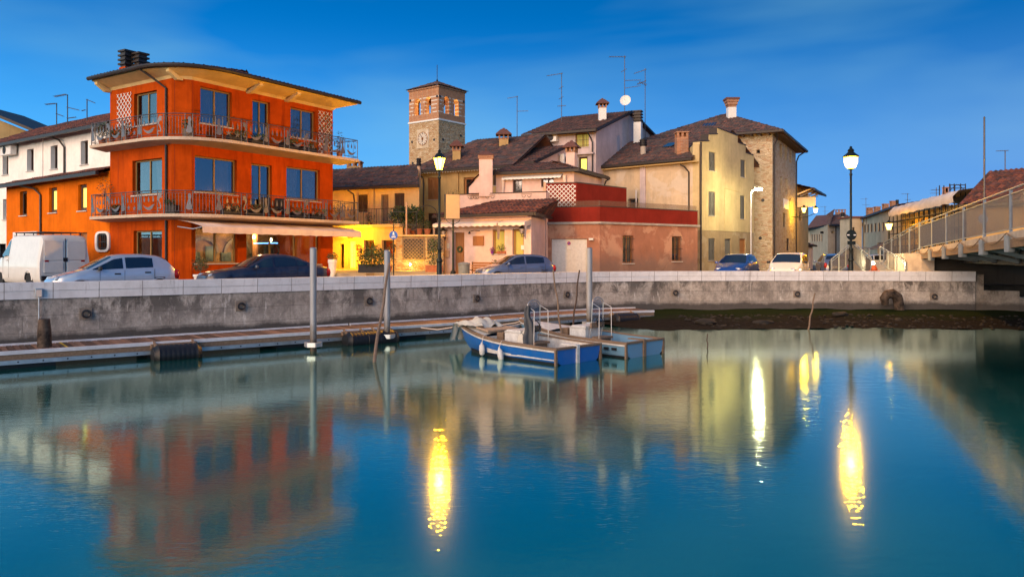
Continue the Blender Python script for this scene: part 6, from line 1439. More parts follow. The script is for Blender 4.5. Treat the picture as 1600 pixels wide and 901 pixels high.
q = rt.matrix_basis @ Vector((1.55, .32, 1.0)); r_ = thing('oilskin_coat', 'dark grey oilskin draped over the hoop frame of the blue boat', 'coat', tuple(q), rt.rotation_euler.z)
mb = MB(); rows = []
for i in range(16):
    z = .44 - i * .078; w_ = .045 + .009 * i + .012 * math.sin(i * 1.3); f_ = 1 + .32 * math.sin(1) * 0; rows.append([(w_ * .9 * math.sin(a) * (1 + .4 * math.sin(4 * a + i * .22)) + .02 * math.sin(i * .7), w_ * 1.15 * math.cos(a) * (1 + .4 * math.sin(4 * a + i * .22)) + .03 * math.sin(i * .5), z) for a in [2 * math.pi * j / 28 for j in range(29)]])
mb.grid(rows); mb.poly(rows[0][:-1]); mb.poly(rows[-1][:-1]); mb.build('coat_body', M['dark_tarp'], r_, 70, local=True); cloth(r_, 'hood', .12, .05, -.62, .16, .16, .3, 'tarp', 9)
rt2, st2 = boat('grey blue motorboat with black openings in its side behind the blue boat', (3.75, 21.6), hd, 4.7, .95, 'boat_grey', 'boat_grey', False)
mb = MB()
for x in (.35, .62, .89): mb.box(x, x + .15, st2(x)[0] * .962, st2(x)[0] * .985 + .02, .2, .27)
mb.build('side_vent', M['black'], rt2, local=True)

# ------------------------------------------------------------------ vehicles
M['carglass'] = glass_dark('car_window', (.008, .009, .012), .08); M['chrome'] = simple('chrome', (.7, .7, .72), .15, 1, var=.02); M['head'] = glass_dark('headlamp_glass', (.45, .47, .5), .3); M['tail'] = simple('tail_lamp_red', (.35, .012, .01), .2, var=.1); M['plate'] = simple('number_plate', (.65, .65, .62), .5); M['amber'] = simple('amber_lens', (.55, .18, .01), .25)
def interp(tab, s):
    if s <= tab[0][0]: return tab[0][1]
    for (a, va), (b_, vb) in zip(tab, tab[1:]):
        if s <= b_: return va + (vb - va) * (s - a) / (b_ - a)
    return tab[-1][1]
def car(name, label, cat, pos, fwd, L, W, H, top, belt, side, cowl, rwin, pmat, tumble=.28, wheels=None, wr=.3, group='cars parked behind the quay', trim=False, plan=None, van=False, z=0):
    root = thing(name, label, cat, (pos[0], pos[1], z), math.atan2(fwd[1], fwd[0]), group); hw = W / 2
    plan = plan or [(0, .55), (.1, .74), (.3, .88), (.7, .97), (1.2, 1), (L - .9, 1), (L - .35, .93), (L - .08, .82), (L, .72)]
    wheels = wheels or (.78, L - .68)
    def sec(s):
        w_ = hw * interp(plan, s); zt = interp(top, s); zb = min(interp(belt, s), zt - .03); hgt = zt - zb; g = min(1, max(0, (hgt - .04) / .3))
        rw = w_ * .965 - .04 - hgt * tumble if g > 0 else w_ * .93; rw = w_ * .93 * (1 - g) + rw * g; sh = .05 * g + .012
        lowz = [.2, .32]; mids = [.4 + (zb - .4) * f for f in (0, .25, .5, .75)] if zb > .45 else [zb * f for f in (.7, .8, .88, .95)]
        pts = [(w_ * .9, .19), (w_ * .97, .3)] + [(w_ * (.992 if i == 0 else 1.0 if i < 3 else .995), z_) for i, z_ in enumerate(mids)] + [(w_ * .968, zb)]
        for k in range(1, 5): pts.append((w_ * .968 + (rw - w_ * .968) * k / 4, zb + (zt - sh - zb) * k / 4))
        pts += [(rw - .035 - .02 * g, zt - sh * .35), (rw * .72, zt + .004), (rw * .35, zt + .014), (0, zt + .018)]; return pts, rw, zt, zb, w_, sh
    n_ = int(L / .07); S_ = sorted({L * i / n_ for i in range(n_ + 1)}); mb = MB()
    rows = [[(L / 2 - s, y, z_) for y, z_ in sec(s)[0]] for s in S_]
    for sg in (1, -1):
        base = len(mb.v); st_ = [mb.add([(x, y * sg, z_) for x, y, z_ in r]) for r in rows]
        for a in range(len(rows) - 1):
            for j in range(len(rows[0]) - 1):
                cz = (rows[a][j][2] + rows[a + 1][j + 1][2]) / 2; cs = (S_[a] + S_[a + 1]) / 2
                if j < 6 and any((cs - w_) ** 2 + (cz - wr) ** 2 < (wr + .055) ** 2 for w_ in wheels): continue
                mb.f.append((st_[a] + j, st_[a] + j + 1, st_[a + 1] + j + 1, st_[a + 1] + j))
    for r in (rows[0], rows[-1]): mb.poly([(x, y, z_) for x, y, z_ in r] + [(x, -y, z_) for x, y, z_ in r[::-1]][1:])
    body = mb.build('body', pmat, root, 38, local=True)
    mb = MB()
    for w_ in wheels:
        for sg in (1, -1):
            y = hw * interp(plan, w_) + .004; mb.tube([(L / 2 - w_ + math.cos(a) * (wr + .06), sg * y, wr + math.sin(a) * (wr + .06)) for a in [math.pi * j / 14 for j in range(15)]], .028, 6)
    mb.build('wheel_arch_lip', pmat, body, 50, local=True)
    mb = MB(); mb.box(-L / 2 + .15, L / 2 - .15, -hw * .8, hw * .8, .16, .3)
    for w_ in wheels:
        for sg in (1, -1): mb.tube([(L / 2 - w_, sg * hw * .6, wr), (L / 2 - w_, sg * hw * .62, wr)], wr + .06, 16); 
    mb.build('underbody', M['black'], root, local=True)
    for w_ in wheels:
        for sg in (1, -1):
            y = sg * (hw * interp(plan, w_) - .11); rot = Matrix.Rotation(math.pi / 2, 3, 'X'); mb = MB(); mb.lathe((L / 2 - w_, y, wr), [(wr * .62, -.09), (wr * .95, -.09), (wr, -.05), (wr, .05), (wr * .95, .09), (wr * .62, .09)], 20, rot); tw = mb.build('wheel', M['rubber'], root, 40, local=True)
            mb = MB(); mb.lathe((L / 2 - w_, y, wr), [(wr * .6, -.08), (wr * .62, -.085), (wr * .62, .085), (wr * .6, .08)], 20, rot)
            for k in range(6): a = math.pi / 3 * k; mb.bar((L / 2 - w_, y + sg * .07, wr), (L / 2 - w_ + math.cos(a) * wr * .6, y + sg * .075, wr + math.sin(a) * wr * .6), .06, .02, (0, 1, 0))
            mb.build('rim', M['alu'], tw, 40, local=True)
    for (s0, s1) in side:                                           # side windows sit 6 mm proud of the body side
        for sg in (1, -1):
            mb = MB(); lo, hi = [], []; k = max(6, int((s1 - s0) / .06))
            for i in range(k + 1):
                s = s0 + (s1 - s0) * i / k; pts, rw, zt, zb, w_, sh = sec(s); z0, z1 = zb + .035, zt - sh - .035
                if z1 < z0 + .01: continue
                def yy(zz): return w_ * .968 + (rw - w_ * .968) * (zz - zb) / (zt - sh - zb) + .007
                lo.append((L / 2 - s, sg * yy(z0), z0)); hi.append((L / 2 - s, sg * yy(z1), z1))
            if len(lo) > 1: mb.grid([lo, hi]); mb.build('side_window', M['carglass'], root, 30, local=True)
    def toppatch(s0, s1, name, mat, marg=.07, up=.008):
        mb = MB(); rows_ = []
        for i in range(9):
            s = s0 + (s1 - s0) * i / 8; pts, rw, zt, zb, w_, sh = sec(s); row = []
            for j in range(13):
                f = j / 6 - 1; y = f * (rw - marg); a = abs(y); q = [p for p in pts[-4:]]
                zz = q[0][1]
                for (y1, z1_), (y2, z2_) in zip(q, q[1:]):
                    if y2 <= a <= y1 + 1e-6: zz = z1_ + (z2_ - z1_) * (y1 - a) / max(1e-6, y1 - y2)
                row.append((L / 2 - s + (up if s0 < L / 2 else -up), y, zz + up))
            rows_.append(row)
        mb.grid(rows_); return mb.build(name, mat, root, 30, local=True)
    toppatch(cowl[0], cowl[1], 'windscreen', M['carglass'])
    if rwin: toppatch(rwin[0], rwin[1], 'rear_window', M['carglass'], .09)
    bl_ = interp(belt, cowl[0]); hz = interp(top, .35) - .1
    for sg in (1, -1):
        s = .2; w_ = hw * interp(plan, s); mb = MB(); rot = Matrix.Rotation(-sg * .45, 3, 'Z') @ Matrix.Rotation(.25, 3, 'Y') 
        mb.lathe((L / 2 - s - .04, sg * (w_ - .2), hz), [(.02, -.075), (.15, -.06), (.19, 0), (.14, .06), (.02, .075)], 14, rot @ Matrix.Diagonal((.55, 1.0, 1))); mb.build('headlight', M['head'], root, 60, local=True)
        zt_ = interp(belt, L - .2) - .16; w_ = hw * interp(plan, L - .12); mb = MB()
        if van: mb.box(-L / 2 - .02, -L / 2 + .1, sg * (hw * .70) - .07, sg * (hw * .70) + .07, .75, 1.22)
        else: mb.lathe((-L / 2 + .13, sg * (w_ - .06), zt_), [(.02, -.16), (.1, -.13), (.12, 0), (.09, .13), (.02, .17)], 10, Matrix.Diagonal((1.15, .8, 1)))
        mb.build('tail_light', M['tail'], root, 60, local=True)
        mb = MB(); sm_ = cowl[0] + .28; y = hw * 1.0; mb.lathe((L / 2 - sm_, sg * (y + .09), bl_ + .07), [(.02, -.06), (.085, -.05), (.1, 0), (.08, .06), (.02, .07)], 10, Matrix.Diagonal((.65, 1.0, 1))); mb.box(L / 2 - sm_ - .03, L / 2 - sm_ + .03, min(sg * y * .94, sg * (y + .05)), max(sg * y * .94, sg * (y + .05)), bl_ + .02, bl_ + .06); mb.build('wing_mirror', M['black'] if pmat in (M.get('c_white'), M.get('c_silver'), M.get('c_van')) else pmat, root, 50, local=True)
        for (s0, s1) in side[:2]: 
            mb = MB(); zz = interp(belt, s1) - .13; y = hw * .998; mb.box(L / 2 - s1 + .08, L / 2 - s1 + .26, sg * y - .012, sg * y + .025, zz - .022, zz + .022); mb.build('door_handle', M['black'] if trim else pmat, root, bevel=.008, local=True)
        mb = MB(); sd0, sd1 = side[0][0] + .25, side[min(1, len(side) - 1)][1]
        for q in [sd0 - .05] + [s_[1] + .035 for s_ in side[:2]]: mb.box(L / 2 - q - .004, L / 2 - q + .004, sg * hw * .999 - .004, sg * hw * .999 + .004, .38, interp(belt, q) - .02)
        mb.build('door_seam', M['black'], body, local=True)
        if trim: mb = MB(); mb.box(L / 2 - sd1, L / 2 - sd0, sg * hw - .005, sg * hw + .012, .44, .52); mb.build('rubbing_strip', M['black'], root, local=True)
    mb = MB(); mb.box(L / 2 - .09, L / 2 - .015, -hw * .33, hw * .33, .5, .58); mb.build('grille', M['black'], root, local=True); mb = MB(); mb.box(L / 2 - .02, L / 2 + .012, -.26, .26, .36, .46); mb.box(-L / 2 - .012, -L / 2 + .02, -.26, .26, .62, .72); mb.build('number_plate', M['plate'], root, local=True)
    return root, sec, pmat
M['c_silver'] = paint('silver_blue_car_paint', (.50, .55, .62), .55, .35); M['c_navy'] = paint('navy_car_paint', (.005, .008, .032), .1, .35, .5); M['c_steel'] = paint('steel_blue_car_paint', (.09, .13, .24), .5, .35); M['c_blue'] = paint('bright_blue_car_paint', (.006, .045, .26), .2, .3); M['c_white'] = paint('white_car_paint', (.72, .72, .70), 0, .35); M['c_van'] = paint('white_van_paint', (.74, .72, .66), 0, .45, .5); M['c_dark'] = paint('dark_car_paint', (.02, .02, .022), .1, .3)
def hatch(H=1.42, L=3.8, nose=.7): k = H / 1.42; return ([(0, .52), (.06, .64), (.3, nose + .06), (.75, .88 * k), (1.0, .95 * k), (1.72, 1.35 * k), (2.05, 1.41 * k), (2.6, 1.42 * k), (3.1, 1.37 * k), (L - .45, 1.28 * k), (L - .2, 1.0 * k), (L - .08, .86), (L, .55)], [(0, .5), (.6, .8), (1.0, .9 * k), (L - .6, .98 * k), (L, .9)])
qt = Vector((-.79, -.615)).normalized()
tp, bt = hatch(1.44, 3.78); car('parked_hatchback', 'silver blue five door hatchback parked in front of the white van', 'car', (-12.95, 24.9), (-.74, -.67), 3.78, 1.64, 1.44, tp, bt, [(1.12, 2.0), (2.08, 2.9)], (1.02, 1.7), (3.28, 3.56), M['c_silver'], trim=True)
tps = [(0, .5), (.05, .68), (.4, .83), (1.0, .92), (1.35, .97), (2.05, 1.36), (2.4, 1.435), (2.8, 1.43), (3.2, 1.36), (3.75, 1.09), (3.95, 1.04), (4.45, .97), (4.52, .75), (4.54, .5)]
car('parked_saloon', 'dark navy four door saloon parked below the cream awning', 'car', (-9.0, 27.9), qt, 4.54, 1.74, 1.43, tps, [(0, .6), (1.3, .92), (3.6, 1.0), (4.54, .9)], [(1.48, 2.3), (2.38, 3.15), (3.18, 3.55)], (1.38, 2.05), (3.2, 3.72), M['c_navy'], .34)
tp, bt = hatch(1.44, 3.82); car('parked_hatchback', 'steel blue three door hatchback parked before the white garage door', 'car', (.12, 37.0), (-.94, -.34), 3.82, 1.65, 1.44, tp, bt, [(1.1, 2.15), (2.23, 3.15)], (1.02, 1.7), (3.3, 3.6), M['c_steel'])
tp, bt = hatch(1.47, 3.83); car('parked_hatchback', 'bright blue hatchback facing the water near the yellow stepped house', 'car', (12.1, 41.3), (-.52, -.85), 3.83, 1.66, 1.47, tp, bt, [(1.1, 2.0), (2.08, 2.95)], (1.0, 1.7), (3.3, 3.6), M['c_blue'])
tp, bt = hatch(1.52, 3.8); car('parked_hatchback', 'white hatchback facing the water beside the bright blue car', 'car', (14.4, 39.9), (-.5, -.865), 3.8, 1.64, 1.52, tp, bt, [(1.1, 2.0), (2.08, 2.95)], (1.0, 1.7), (3.3, 3.6), M['c_white'], .2)
tp, bt = hatch(1.45, 3.9); car('moving_hatchback', 'grey hatchback driving away with red tail lights beside the bridge ramp', 'car', (19.8, 47.5), (.25, .97), 3.9, 1.65, 1.45, tp, bt, [(1.1, 2.0), (2.08, 2.95)], (1.0, 1.7), (3.3, 3.6), M['c_steel'], group='cars in the side street')
car('parked_estate', 'dark estate car parked in the side street beyond the lamp', 'car', P(1312, 0, 62).xy, (-.5, -.86), 3.9, 1.7, 1.5, tp, bt, [(1.1, 2.0), (2.08, 2.95)], (1.0, 1.7), (3.3, 3.6), M['c_dark'], group='cars in the side street')
car('parked_estate', 'silver car parked across the side street seen over the ramp', 'car', P(1362, 0, 64).xy, (-.97, .2), 4.1, 1.7, 1.5, tp, bt, [(1.1, 2.0), (2.08, 2.95)], (1.0, 1.7), (3.3, 3.6), M['c_silver'], group='cars in the side street')
tv = [(0, .55), (.06, .82), (.45, 1.1), (.85, 1.28), (1.6, 2.0), (1.9, 2.14), (2.4, 2.16), (4.55, 2.13), (4.68, 2.06), (4.75, 1.92)]
vr, vs, _ = car('parked_van', 'white panel van with roof bars parked beside the orange wing', 'van', (-21.2, 34.5), (-.80, .60), 4.75, 1.98, 2.15, tv, [(0, .75), (.85, 1.2), (1.6, 1.25), (4.75, 1.25)], [(1.0, 1.75)], (.9, 1.58), None, M['c_van'], .09, (.85, 3.75), .32, 'vehicles parked by the orange wing', plan=[(0, .7), (.15, .85), (.5, .95), (1.0, 1), (4.6, 1), (4.75, .965)], van=True)
vr.scale = (1.05, 1.05, 1.06)
mb = MB()
for y in (-.44, .44):
    for z0, z1 in ((.62, 1.05), (1.12, 1.92)): mb.box(-2.4, -2.373, y - .36, y + .36, z0, z1)
dr = mb.build('rear_door_panel', M['c_van'], vr, bevel=.012, local=True)
mb = MB(); mb.box(-2.41, -2.374, -.09, .07, 1.06, 1.22); mb.build('rear_handle', M['black'], vr, local=True)
mb = MB(); mb.box(-2.405, -2.372, -.008, .008, .5, 2.0); mb.box(-2.47, -2.36, -.9, .9, .32, .5); mb.build('rear_bumper', M['black'], vr, local=True)
mb = MB()
for y in (-.72, .72): mb.tube([(-2.2, y, 2.24), (.6, y, 2.26)], .018, 6)
for x in (-2.1, -1.2, -.3, .5):
    mb.tube([(x, -.76, 2.25), (x, .76, 2.25)], .016, 6)
    for y in (-.72, .72): mb.bar((x, y, 2.08), (x, y, 2.25), .03, .03)
mb.build('roof_bars', M['iron'], vr, local=True)

# ------------------------------------------------------------------ lamps
def glow_glass(name, c, s):
    m, n, l, b = newmat(name); n.remove(b); e = n.new('ShaderNodeEmission'); e.inputs[0].default_value = (*c, 1); e.inputs[1].default_value = s; t = n.new('ShaderNodeBsdfTransparent'); a = n.new('ShaderNodeAddShader'); l.new(e.outputs[0], a.inputs[0]); l.new(t.outputs[0], a.inputs[1]); l.new(a.outputs[0], n['Material Output'].inputs[0]); return m
M['glow_y'] = glow_glass('sodium_lantern_glass', (1, .60, .10), .5); M['glow_w'] = glow_glass('floodlight_glass', (1, .93, .62), 3.0)
M['lamp_iron'] = simple('dark_green_cast_iron', (.018, .024, .022), .45, .5)
SOD = (1, .41, .003)
def point(loc, e, c, r, name='lamp_light'):
    li = bpy.data.lights.new(name, 'POINT'); li.energy = e; li.color = c; li.shadow_soft_size = r; o = bpy.data.objects.new(name, li); COL.objects.link(o); o.location = loc; return o
def street_lamp(label, px, d, zc, s, kind, e):
    x = (px - 800) / F * d; root = thing('street_lamp', label, 'street lamp', (x, d, 0), 0, 'old style cast iron street lamps on the quay'); gb = zc - .28 * s
    mb = MB(); mb.lathe((x, d, 0), [(.2, 0), (.2, .12), (.16, .16), (.15, .5), (.17, .54), (.12, .62), (.105, 1.1), (.14, 1.14), (.14, 1.2), (.085, 1.28), (.075, 1.6), (.1, 1.64), (.1, 1.69), (.06, 1.76), (.05, gb - .35), (.075, gb - .31), (.075, gb - .27), (.045, gb - .22), (.05, gb - .03)], 14); mb.build('post', M['lamp_iron'], root, 40)
    mb = MB(); c = V(x, d, zc)
    if kind == 0: mb.lathe(c, [(.06 * s, -.3 * s), (.13 * s, -.27 * s), (.13 * s, -.25 * s), (.05 * s, -.24 * s)], 8); mb.lathe(c, [(.30 * s, .27 * s), (.32 * s, .29 * s), (.24 * s, .35 * s), (.15 * s, .48 * s), (.06 * s, .54 * s), (.08 * s, .6 * s), (.02 * s, .68 * s)], 8)
    else: mb.lathe(c, [(.05 * s, -.34 * s), (.12 * s, -.32 * s), (.14 * s, -.28 * s), (.08 * s, -.26 * s)], 10); mb.lathe(c, [(.33 * s, .24 * s), (.36 * s, .27 * s), (.34 * s, .31 * s), (.2 * s, .42 * s), (.12 * s, .5 * s), (.15 * s, .55 * s), (.11 * s, .62 * s), (.05 * s, .66 * s), (.07 * s, .71 * s), (.02 * s, .76 * s)], 12)
    for k in range(6):
        a = math.pi / 3 * k + .3; r0, r1 = (.12, .275) if kind == 0 else (.13, .3); mb.bar(c + V(math.cos(a) * r0 * s, math.sin(a) * r0 * s, -.26 * s), c + V(math.cos(a) * r1 * s, math.sin(a) * r1 * s, .28 * s), .018, .018)
    mb.build('lantern_frame', M['lamp_iron'], root, 40)
    mb = MB(); pr = [(.115, -.25), (.26, .27)] if kind == 0 else [(.1, -.3), (.22, -.2), (.29, .0), (.29, .24)]; mb.lathe(c, [(r * s, z * s) for r, z in pr], 6 if kind == 0 else 14); mb.build('lantern_glass', M['glow_y'], root, 40); point(c, e, SOD, .2 * s); return root, x
lr, _x = street_lamp('yellow glowing street lamp in front of the tan house and bell tower', 686.5, 32.0, ZP(257, 32.0), .92, 0, 380)
rr2, rx = street_lamp('tall yellow glowing street lamp carrying round signs near the bridge', 1329.5, 37.4, ZP(254, 37.4), 1.05, 1, 380)
c = V(rx, 37.4 - .06, ZP(367, 37.4)); X_, Z_, N_ = V(1, 0, 0), V(0, 0, 1), V(0, -1, 0)
mb = MB(); disc(mb, c, X_, Z_, N_, .25, .015); mb.obox(c + V(-.2, -.005, -.47), (.4, 0, 0), (0, -.012, 0), (0, 0, .17)); sg = mb.build('sign_back', M['lamp_iron'], rr2)
mb = MB()
for dz in (0.0, -.13, .12): mb.lathe((rx, 37.4, c.z + dz - .02), [(.06, 0), (.075, .0), (.075, .04), (.06, .04)], 10)
mb.build('sign_clamp', M['steel'], rr2, 40); mb = MB()
for s_ in (-1, 1): mb.box(rx + s_ * .16 - .06, rx + s_ * .16 + .06, 37.4 - .079, 37.4 - .077, c.z - .03, c.z + .02)
mb.build('sign_label', M['sign_white'], sg)
# floodlight on a thin pole before the stepped gable
d = 50.5; x = (1173.5 - 800) / F * d; zt = ZP(297, d); root = thing('floodlight_pole', 'thin galvanised pole with blinding white floodlight between yellow and stone houses', 'street lamp', (x, d, 0))
mb = MB(); mb.tube([(x, d, 0), (x, d, zt - .1), (x + .3, d - .05, zt + .1)], [.06, .05, .04], 8); mb.build('pole', M['steel'], root, 40); mb = MB(); mb.obox((x + .16, d - .22, zt + .05), (.55, 0, 0), (0, .36, 0), (0, 0, .12)); mb.build('lamp_housing', M['steel'], root, bevel=.02)
mb = MB(); mb.obox((x + .19, d - .2, zt - .02), (.49, 0, 0), (0, .32, 0), (0, 0, .065)); mb.build('lamp_glass', M['glow_w'], root); point((x + .35, d - .35, zt - .15), 75, (1, .82, .42), .18)
# wall and bracket lamps in the side street
def bracket_lamp(label, A, B, px, py, e, o=.7):
    t_, n_ = nrm2(A, B); q = Vector(A) + t_ * u_of(A, B, px); z = ZP(py, q.y); root = thing('wall_lamp', label, 'wall lamp', (q.x, q.y, z), 0, 'yellow wall lamps on the tower house street'); c = V(q.x + n_.x * o, q.y + n_.y * o, z)
    mb = MB(); mb.tube([V(q.x, q.y, z - .5)] + [V(q.x, q.y, z - .5).lerp(c - V(0, 0, .2), f) - V(0, 0, .18 * math.sin(f * math.pi)) for f in (.3, .6, .9)] + [c - V(0, 0, .2)], .03, 6); mb.lathe(c, [(.24, .2), (.24, .22), (.1, .36), (.03, .44)], 8); mb.build('bracket', M['lamp_iron'], root, 40)
    mb = MB(); mb.lathe(c, [(.1, -.18), (.2, .2)], 8); mb.build('lantern_glass', M['glow_y'], root); point(c, e, (1, .52, .01), .15)
bracket_lamp('yellow lamp fixed on the street face of the stone tower house', F1, F2, 1236.5, 329, 42, 1.0)
bracket_lamp('yellow lamp on a long bracket at the far corner of the tower house', F1, F2, 1241.5, 330, 10, 1.7)
# small lamp over the courtyard door, spot in the garden wall
q = T0 + nrm2(T0, T1)[0] * u_of(T0, T1, 552) + nrm2(T0, T1)[1] * .5; wall_lantern(T0, T1, 551.5, 366.5, HA.root, True, .8, .35); point((q.x - .4, q.y - .9, ZP(372, q.y)), 95, (1, .46, .012), .25, 'door_light')
c = P(641, 413, 42.0); mb = MB(); mb.lathe(c, [(.02, -.05), (.06, 0), (.02, .05)], 8); mb.build('wall_spot', M['glow_w'], gw.root); point(c + V(0, -.6, .1), 11, (1, .5, .02), .06, 'spot_light')
q = P(607, 345, 39.5); point((q.x, q.y, 3.0), 0.01, SOD, .1) if False else None

# ------------------------------------------------------------------ bridge and ramp
def bx_(Y): return 7.25 + .344 * Y
def bz_(Y): return 1.86 + (33 - Y) * .029
bd = Vector((.344, 1, 0)).normalized(); br_ = Vector((.946, -.325)); root = thing('road_bridge', 'steel road bridge with mesh railings rising from the right end of the quay', 'bridge', (bx_(30), 30, 1.8)); BR = root
M['bridge_steel'] = simple('blue_grey_bridge_paint', (.26, .30, .33), .55, .2, scale=3); M['bridge_dark'] = simple('rusty_grey_girder', (.11, .115, .12), .7, .3, var=.35, scale=1.5)
Ys = [38.8 - 3 * k for k in range(13)]
def e_(Y, o=0, dz=0): return V(bx_(Y) + br_.x * o, Y + br_.y * o, bz_(Y) + dz)
mb = MB(); mb.grid([[e_(Y, o, dz) for Y in Ys] for o, dz in ((0, 0), (7, 0), (7, -.22), (0, -.22), (0, 0))]); mb.poly([e_(Ys[0], 0, 0), e_(Ys[0], 7, 0), e_(Ys[0], 7, -.22), e_(Ys[0], 0, -.22)]); mb.build('deck', M['concrete_post'], root)
mb = MB()
for a, b_ in zip(Ys, Ys[1:]): mb.bar(e_(a, .05, -.36), e_(b_, .05, -.36), .16, .26)
mb.build('edge_beam', M['oldwood'], root)
for o in (1.9, 5.1):
    mb = MB()
    for a, b_ in zip(Ys, Ys[1:]):
        A_, B_ = e_(a, o, -.23), e_(b_, o, -.23); za, zb_ = 1.04, 1.06; mb.bar(V(A_.x, A_.y, (A_.z + za) / 2), V(B_.x, B_.y, (B_.z + zb_) / 2), .03, A_.z - za); mb.bar(V(A_.x, A_.y, za), V(B_.x, B_.y, zb_), .34, .05)
    mb.build('main_girder', M['bridge_dark'], root)
for Y in Ys:
    mb = MB(); mb.bar(e_(Y, -.02, -.62), e_(Y, -.02, -.1), .22, .2); mb.bar(e_(Y, .1, -.4), V(*e_(Y, 1.85, 0).xy, 1.16), .12, .14); mb.bar(e_(Y, .1, -.33), e_(Y, 6.9, -.33), .12, .2); mb.bar(V(*e_(Y, 1.82, 0).xy, 1.1), V(*e_(Y, 1.82, -.3).xy, bz_(Y) - .3), .12, .08); mb.build('bracket', M['bridge_steel'], root)
def railing(root, A, B, hA, hB, npost, mat='bridge_steel', fill=True, name='railing', step=.085, two=True):
    A, B = Vector(A), Vector(B); mb = MB(); L = (B - A).length
    up = lambda p, f, z: p + V(0, 0, (hA + (hB - hA) * f) * z)
    for k in range(npost): f = k / max(1, npost - 1); p = A.lerp(B, f); mb.bar(p, up(p, f, 1.0), .07, .07)
    mb.tube([up(A, 0, 1.02), up(B, 1, 1.02)], .032, 8); mb.bar(up(A, 0, .9), up(B, 1, .9), .045, .03); mb.bar(up(A, 0, .07), up(B, 1, .07), .045, .03); r_ = mb.build(name, M[mat], root)
    if fill:
        mb = MB()
        for k in range(1, int(L / step)): f = k * step / L; p = A.lerp(B, f); mb.bar(up(p, f, .07), up(p, f, .9), .018, .012, (B - A).cross(V(0, 0, 1)))
        mb.build('mesh_panel', M['greyiron'], r_)
    return r_
for o in (.02, 6.95):
    railing(root, e_(Ys[0], o), e_(Ys[-1], o), 1.3, 1.3, len(Ys))
mb = MB()
for a, b_ in zip(Ys, Ys[1:]): mb.tube([e_(a, -.1, .0).lerp(e_(b_, -.1, .0), k / 10) - V(0, 0, .03 + .28 * math.sin(k / 10 * math.pi)) for k in range(11)], .018, 6)
mb.build('hanging_cable', M['oldwood'], root)
# abutment and ramp with stairs
ab = [Vector(G(1413, 39.2)), Vector((bx_(38.2) - .02, 38.2)), Vector((bx_(38.2), 38.2)) + br_ * .55, Vector((bx_(42), 43)) + br_ * .5, Vector((bx_(42) - .5, 43.5))]
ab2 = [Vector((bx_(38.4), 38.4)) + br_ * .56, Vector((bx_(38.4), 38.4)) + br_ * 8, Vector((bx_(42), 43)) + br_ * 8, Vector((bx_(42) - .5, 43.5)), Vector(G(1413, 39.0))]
mb = MB(); mb.prism([(p.x, p.y) for p in ab2[:4]], -2.5, 1.46); mb.build('shaded_abutment_wall', plaster('painted_shade_concrete', (.05, .047, .043), stain=(.02, .02, .018), amount=.6), BR)  # shade under the deck is painted in as a darker concrete colour
mb = MB(); mb.prism([(p.x, p.y) for p in ab], -2.5, 1.48); tag(mb.build('bridge_abutment', M['concrete_post']), 'pale concrete abutment wall supporting the end of the bridge', 'abutment')
rs = thing('ramp_railing', 'grey mesh railing climbing the ramp left of the abutment', 'railing', P(1400, 400, 41), 0, 'mesh railings of the bridge ramp')
railing(rs, P(1437, 391, 38.9), P(1381, 409, 45.5), 1.38, 1.1, 5); mb = MB(); mb.extrude([P(1437, 391, 38.9), P(1381, 409, 45.5), V(*P(1381, 409, 45.5).xy, 0), V(*P(1437, 391, 38.9).xy, 0)], (.25, 0, 0)); mb.build('ramp_wall', M['concrete_post'], rs)
railing(rs, P(1415, 424, 39.0) - V(0, 0, .45), P(1375, 412, 42.5), .95, .95, 4, 'steel', False, 'handrail')
rs = thing('ramp_railing', 'grey mesh railing sloping down towards the orange hydrant', 'railing', P(1345, 410, 41), 0, 'mesh railings of the bridge ramp')
railing(rs, V(*P(1333, 0, 44).xy, 1.05), V(*P(1361, 0, 39.5).xy, .15), 1.1, 1.1, 3); railing(rs, V(*P(1333, 0, 44).xy, 1.05), V(*P(1381, 0, 46.5).xy, 1.05), .75, .75, 3, 'steel', False, 'handrail')
mb = MB(); mb.extrude([V(*P(1333, 0, 44).xy, 1.05), V(*P(1361, 0, 39.5).xy, .15), V(*P(1361, 0, 39.5).xy, 0), V(*P(1333, 0, 44).xy, 0)], (.2, .1, 0)); mb.build('ramp_wall', M['concrete_post'], rs)
rs = thing('ramp_railing', 'grey mesh railing behind the lamp post beside the white car', 'railing', P(1310, 410, 41), 0, 'mesh railings of the bridge ramp')
railing(rs, V(*P(1299, 0, 40.5).xy, .1), V(*P(1331, 0, 44.2).xy, 1.0), 1.05, 1.1, 4)
mb = MB(); a, b_, c, d = V(*P(1362, 0, 39.3).xy, .02), V(*P(1414, 0, 39.2).xy, .1), V(*P(1382, 0, 46).xy, 1.0), V(*P(1334, 0, 44.3).xy, 1.0); mb.poly([a, b_, c, d]); tag(mb.build('ramp_path', simple('pale_paving', (.45, .42, .36), .85)), kind='structure')
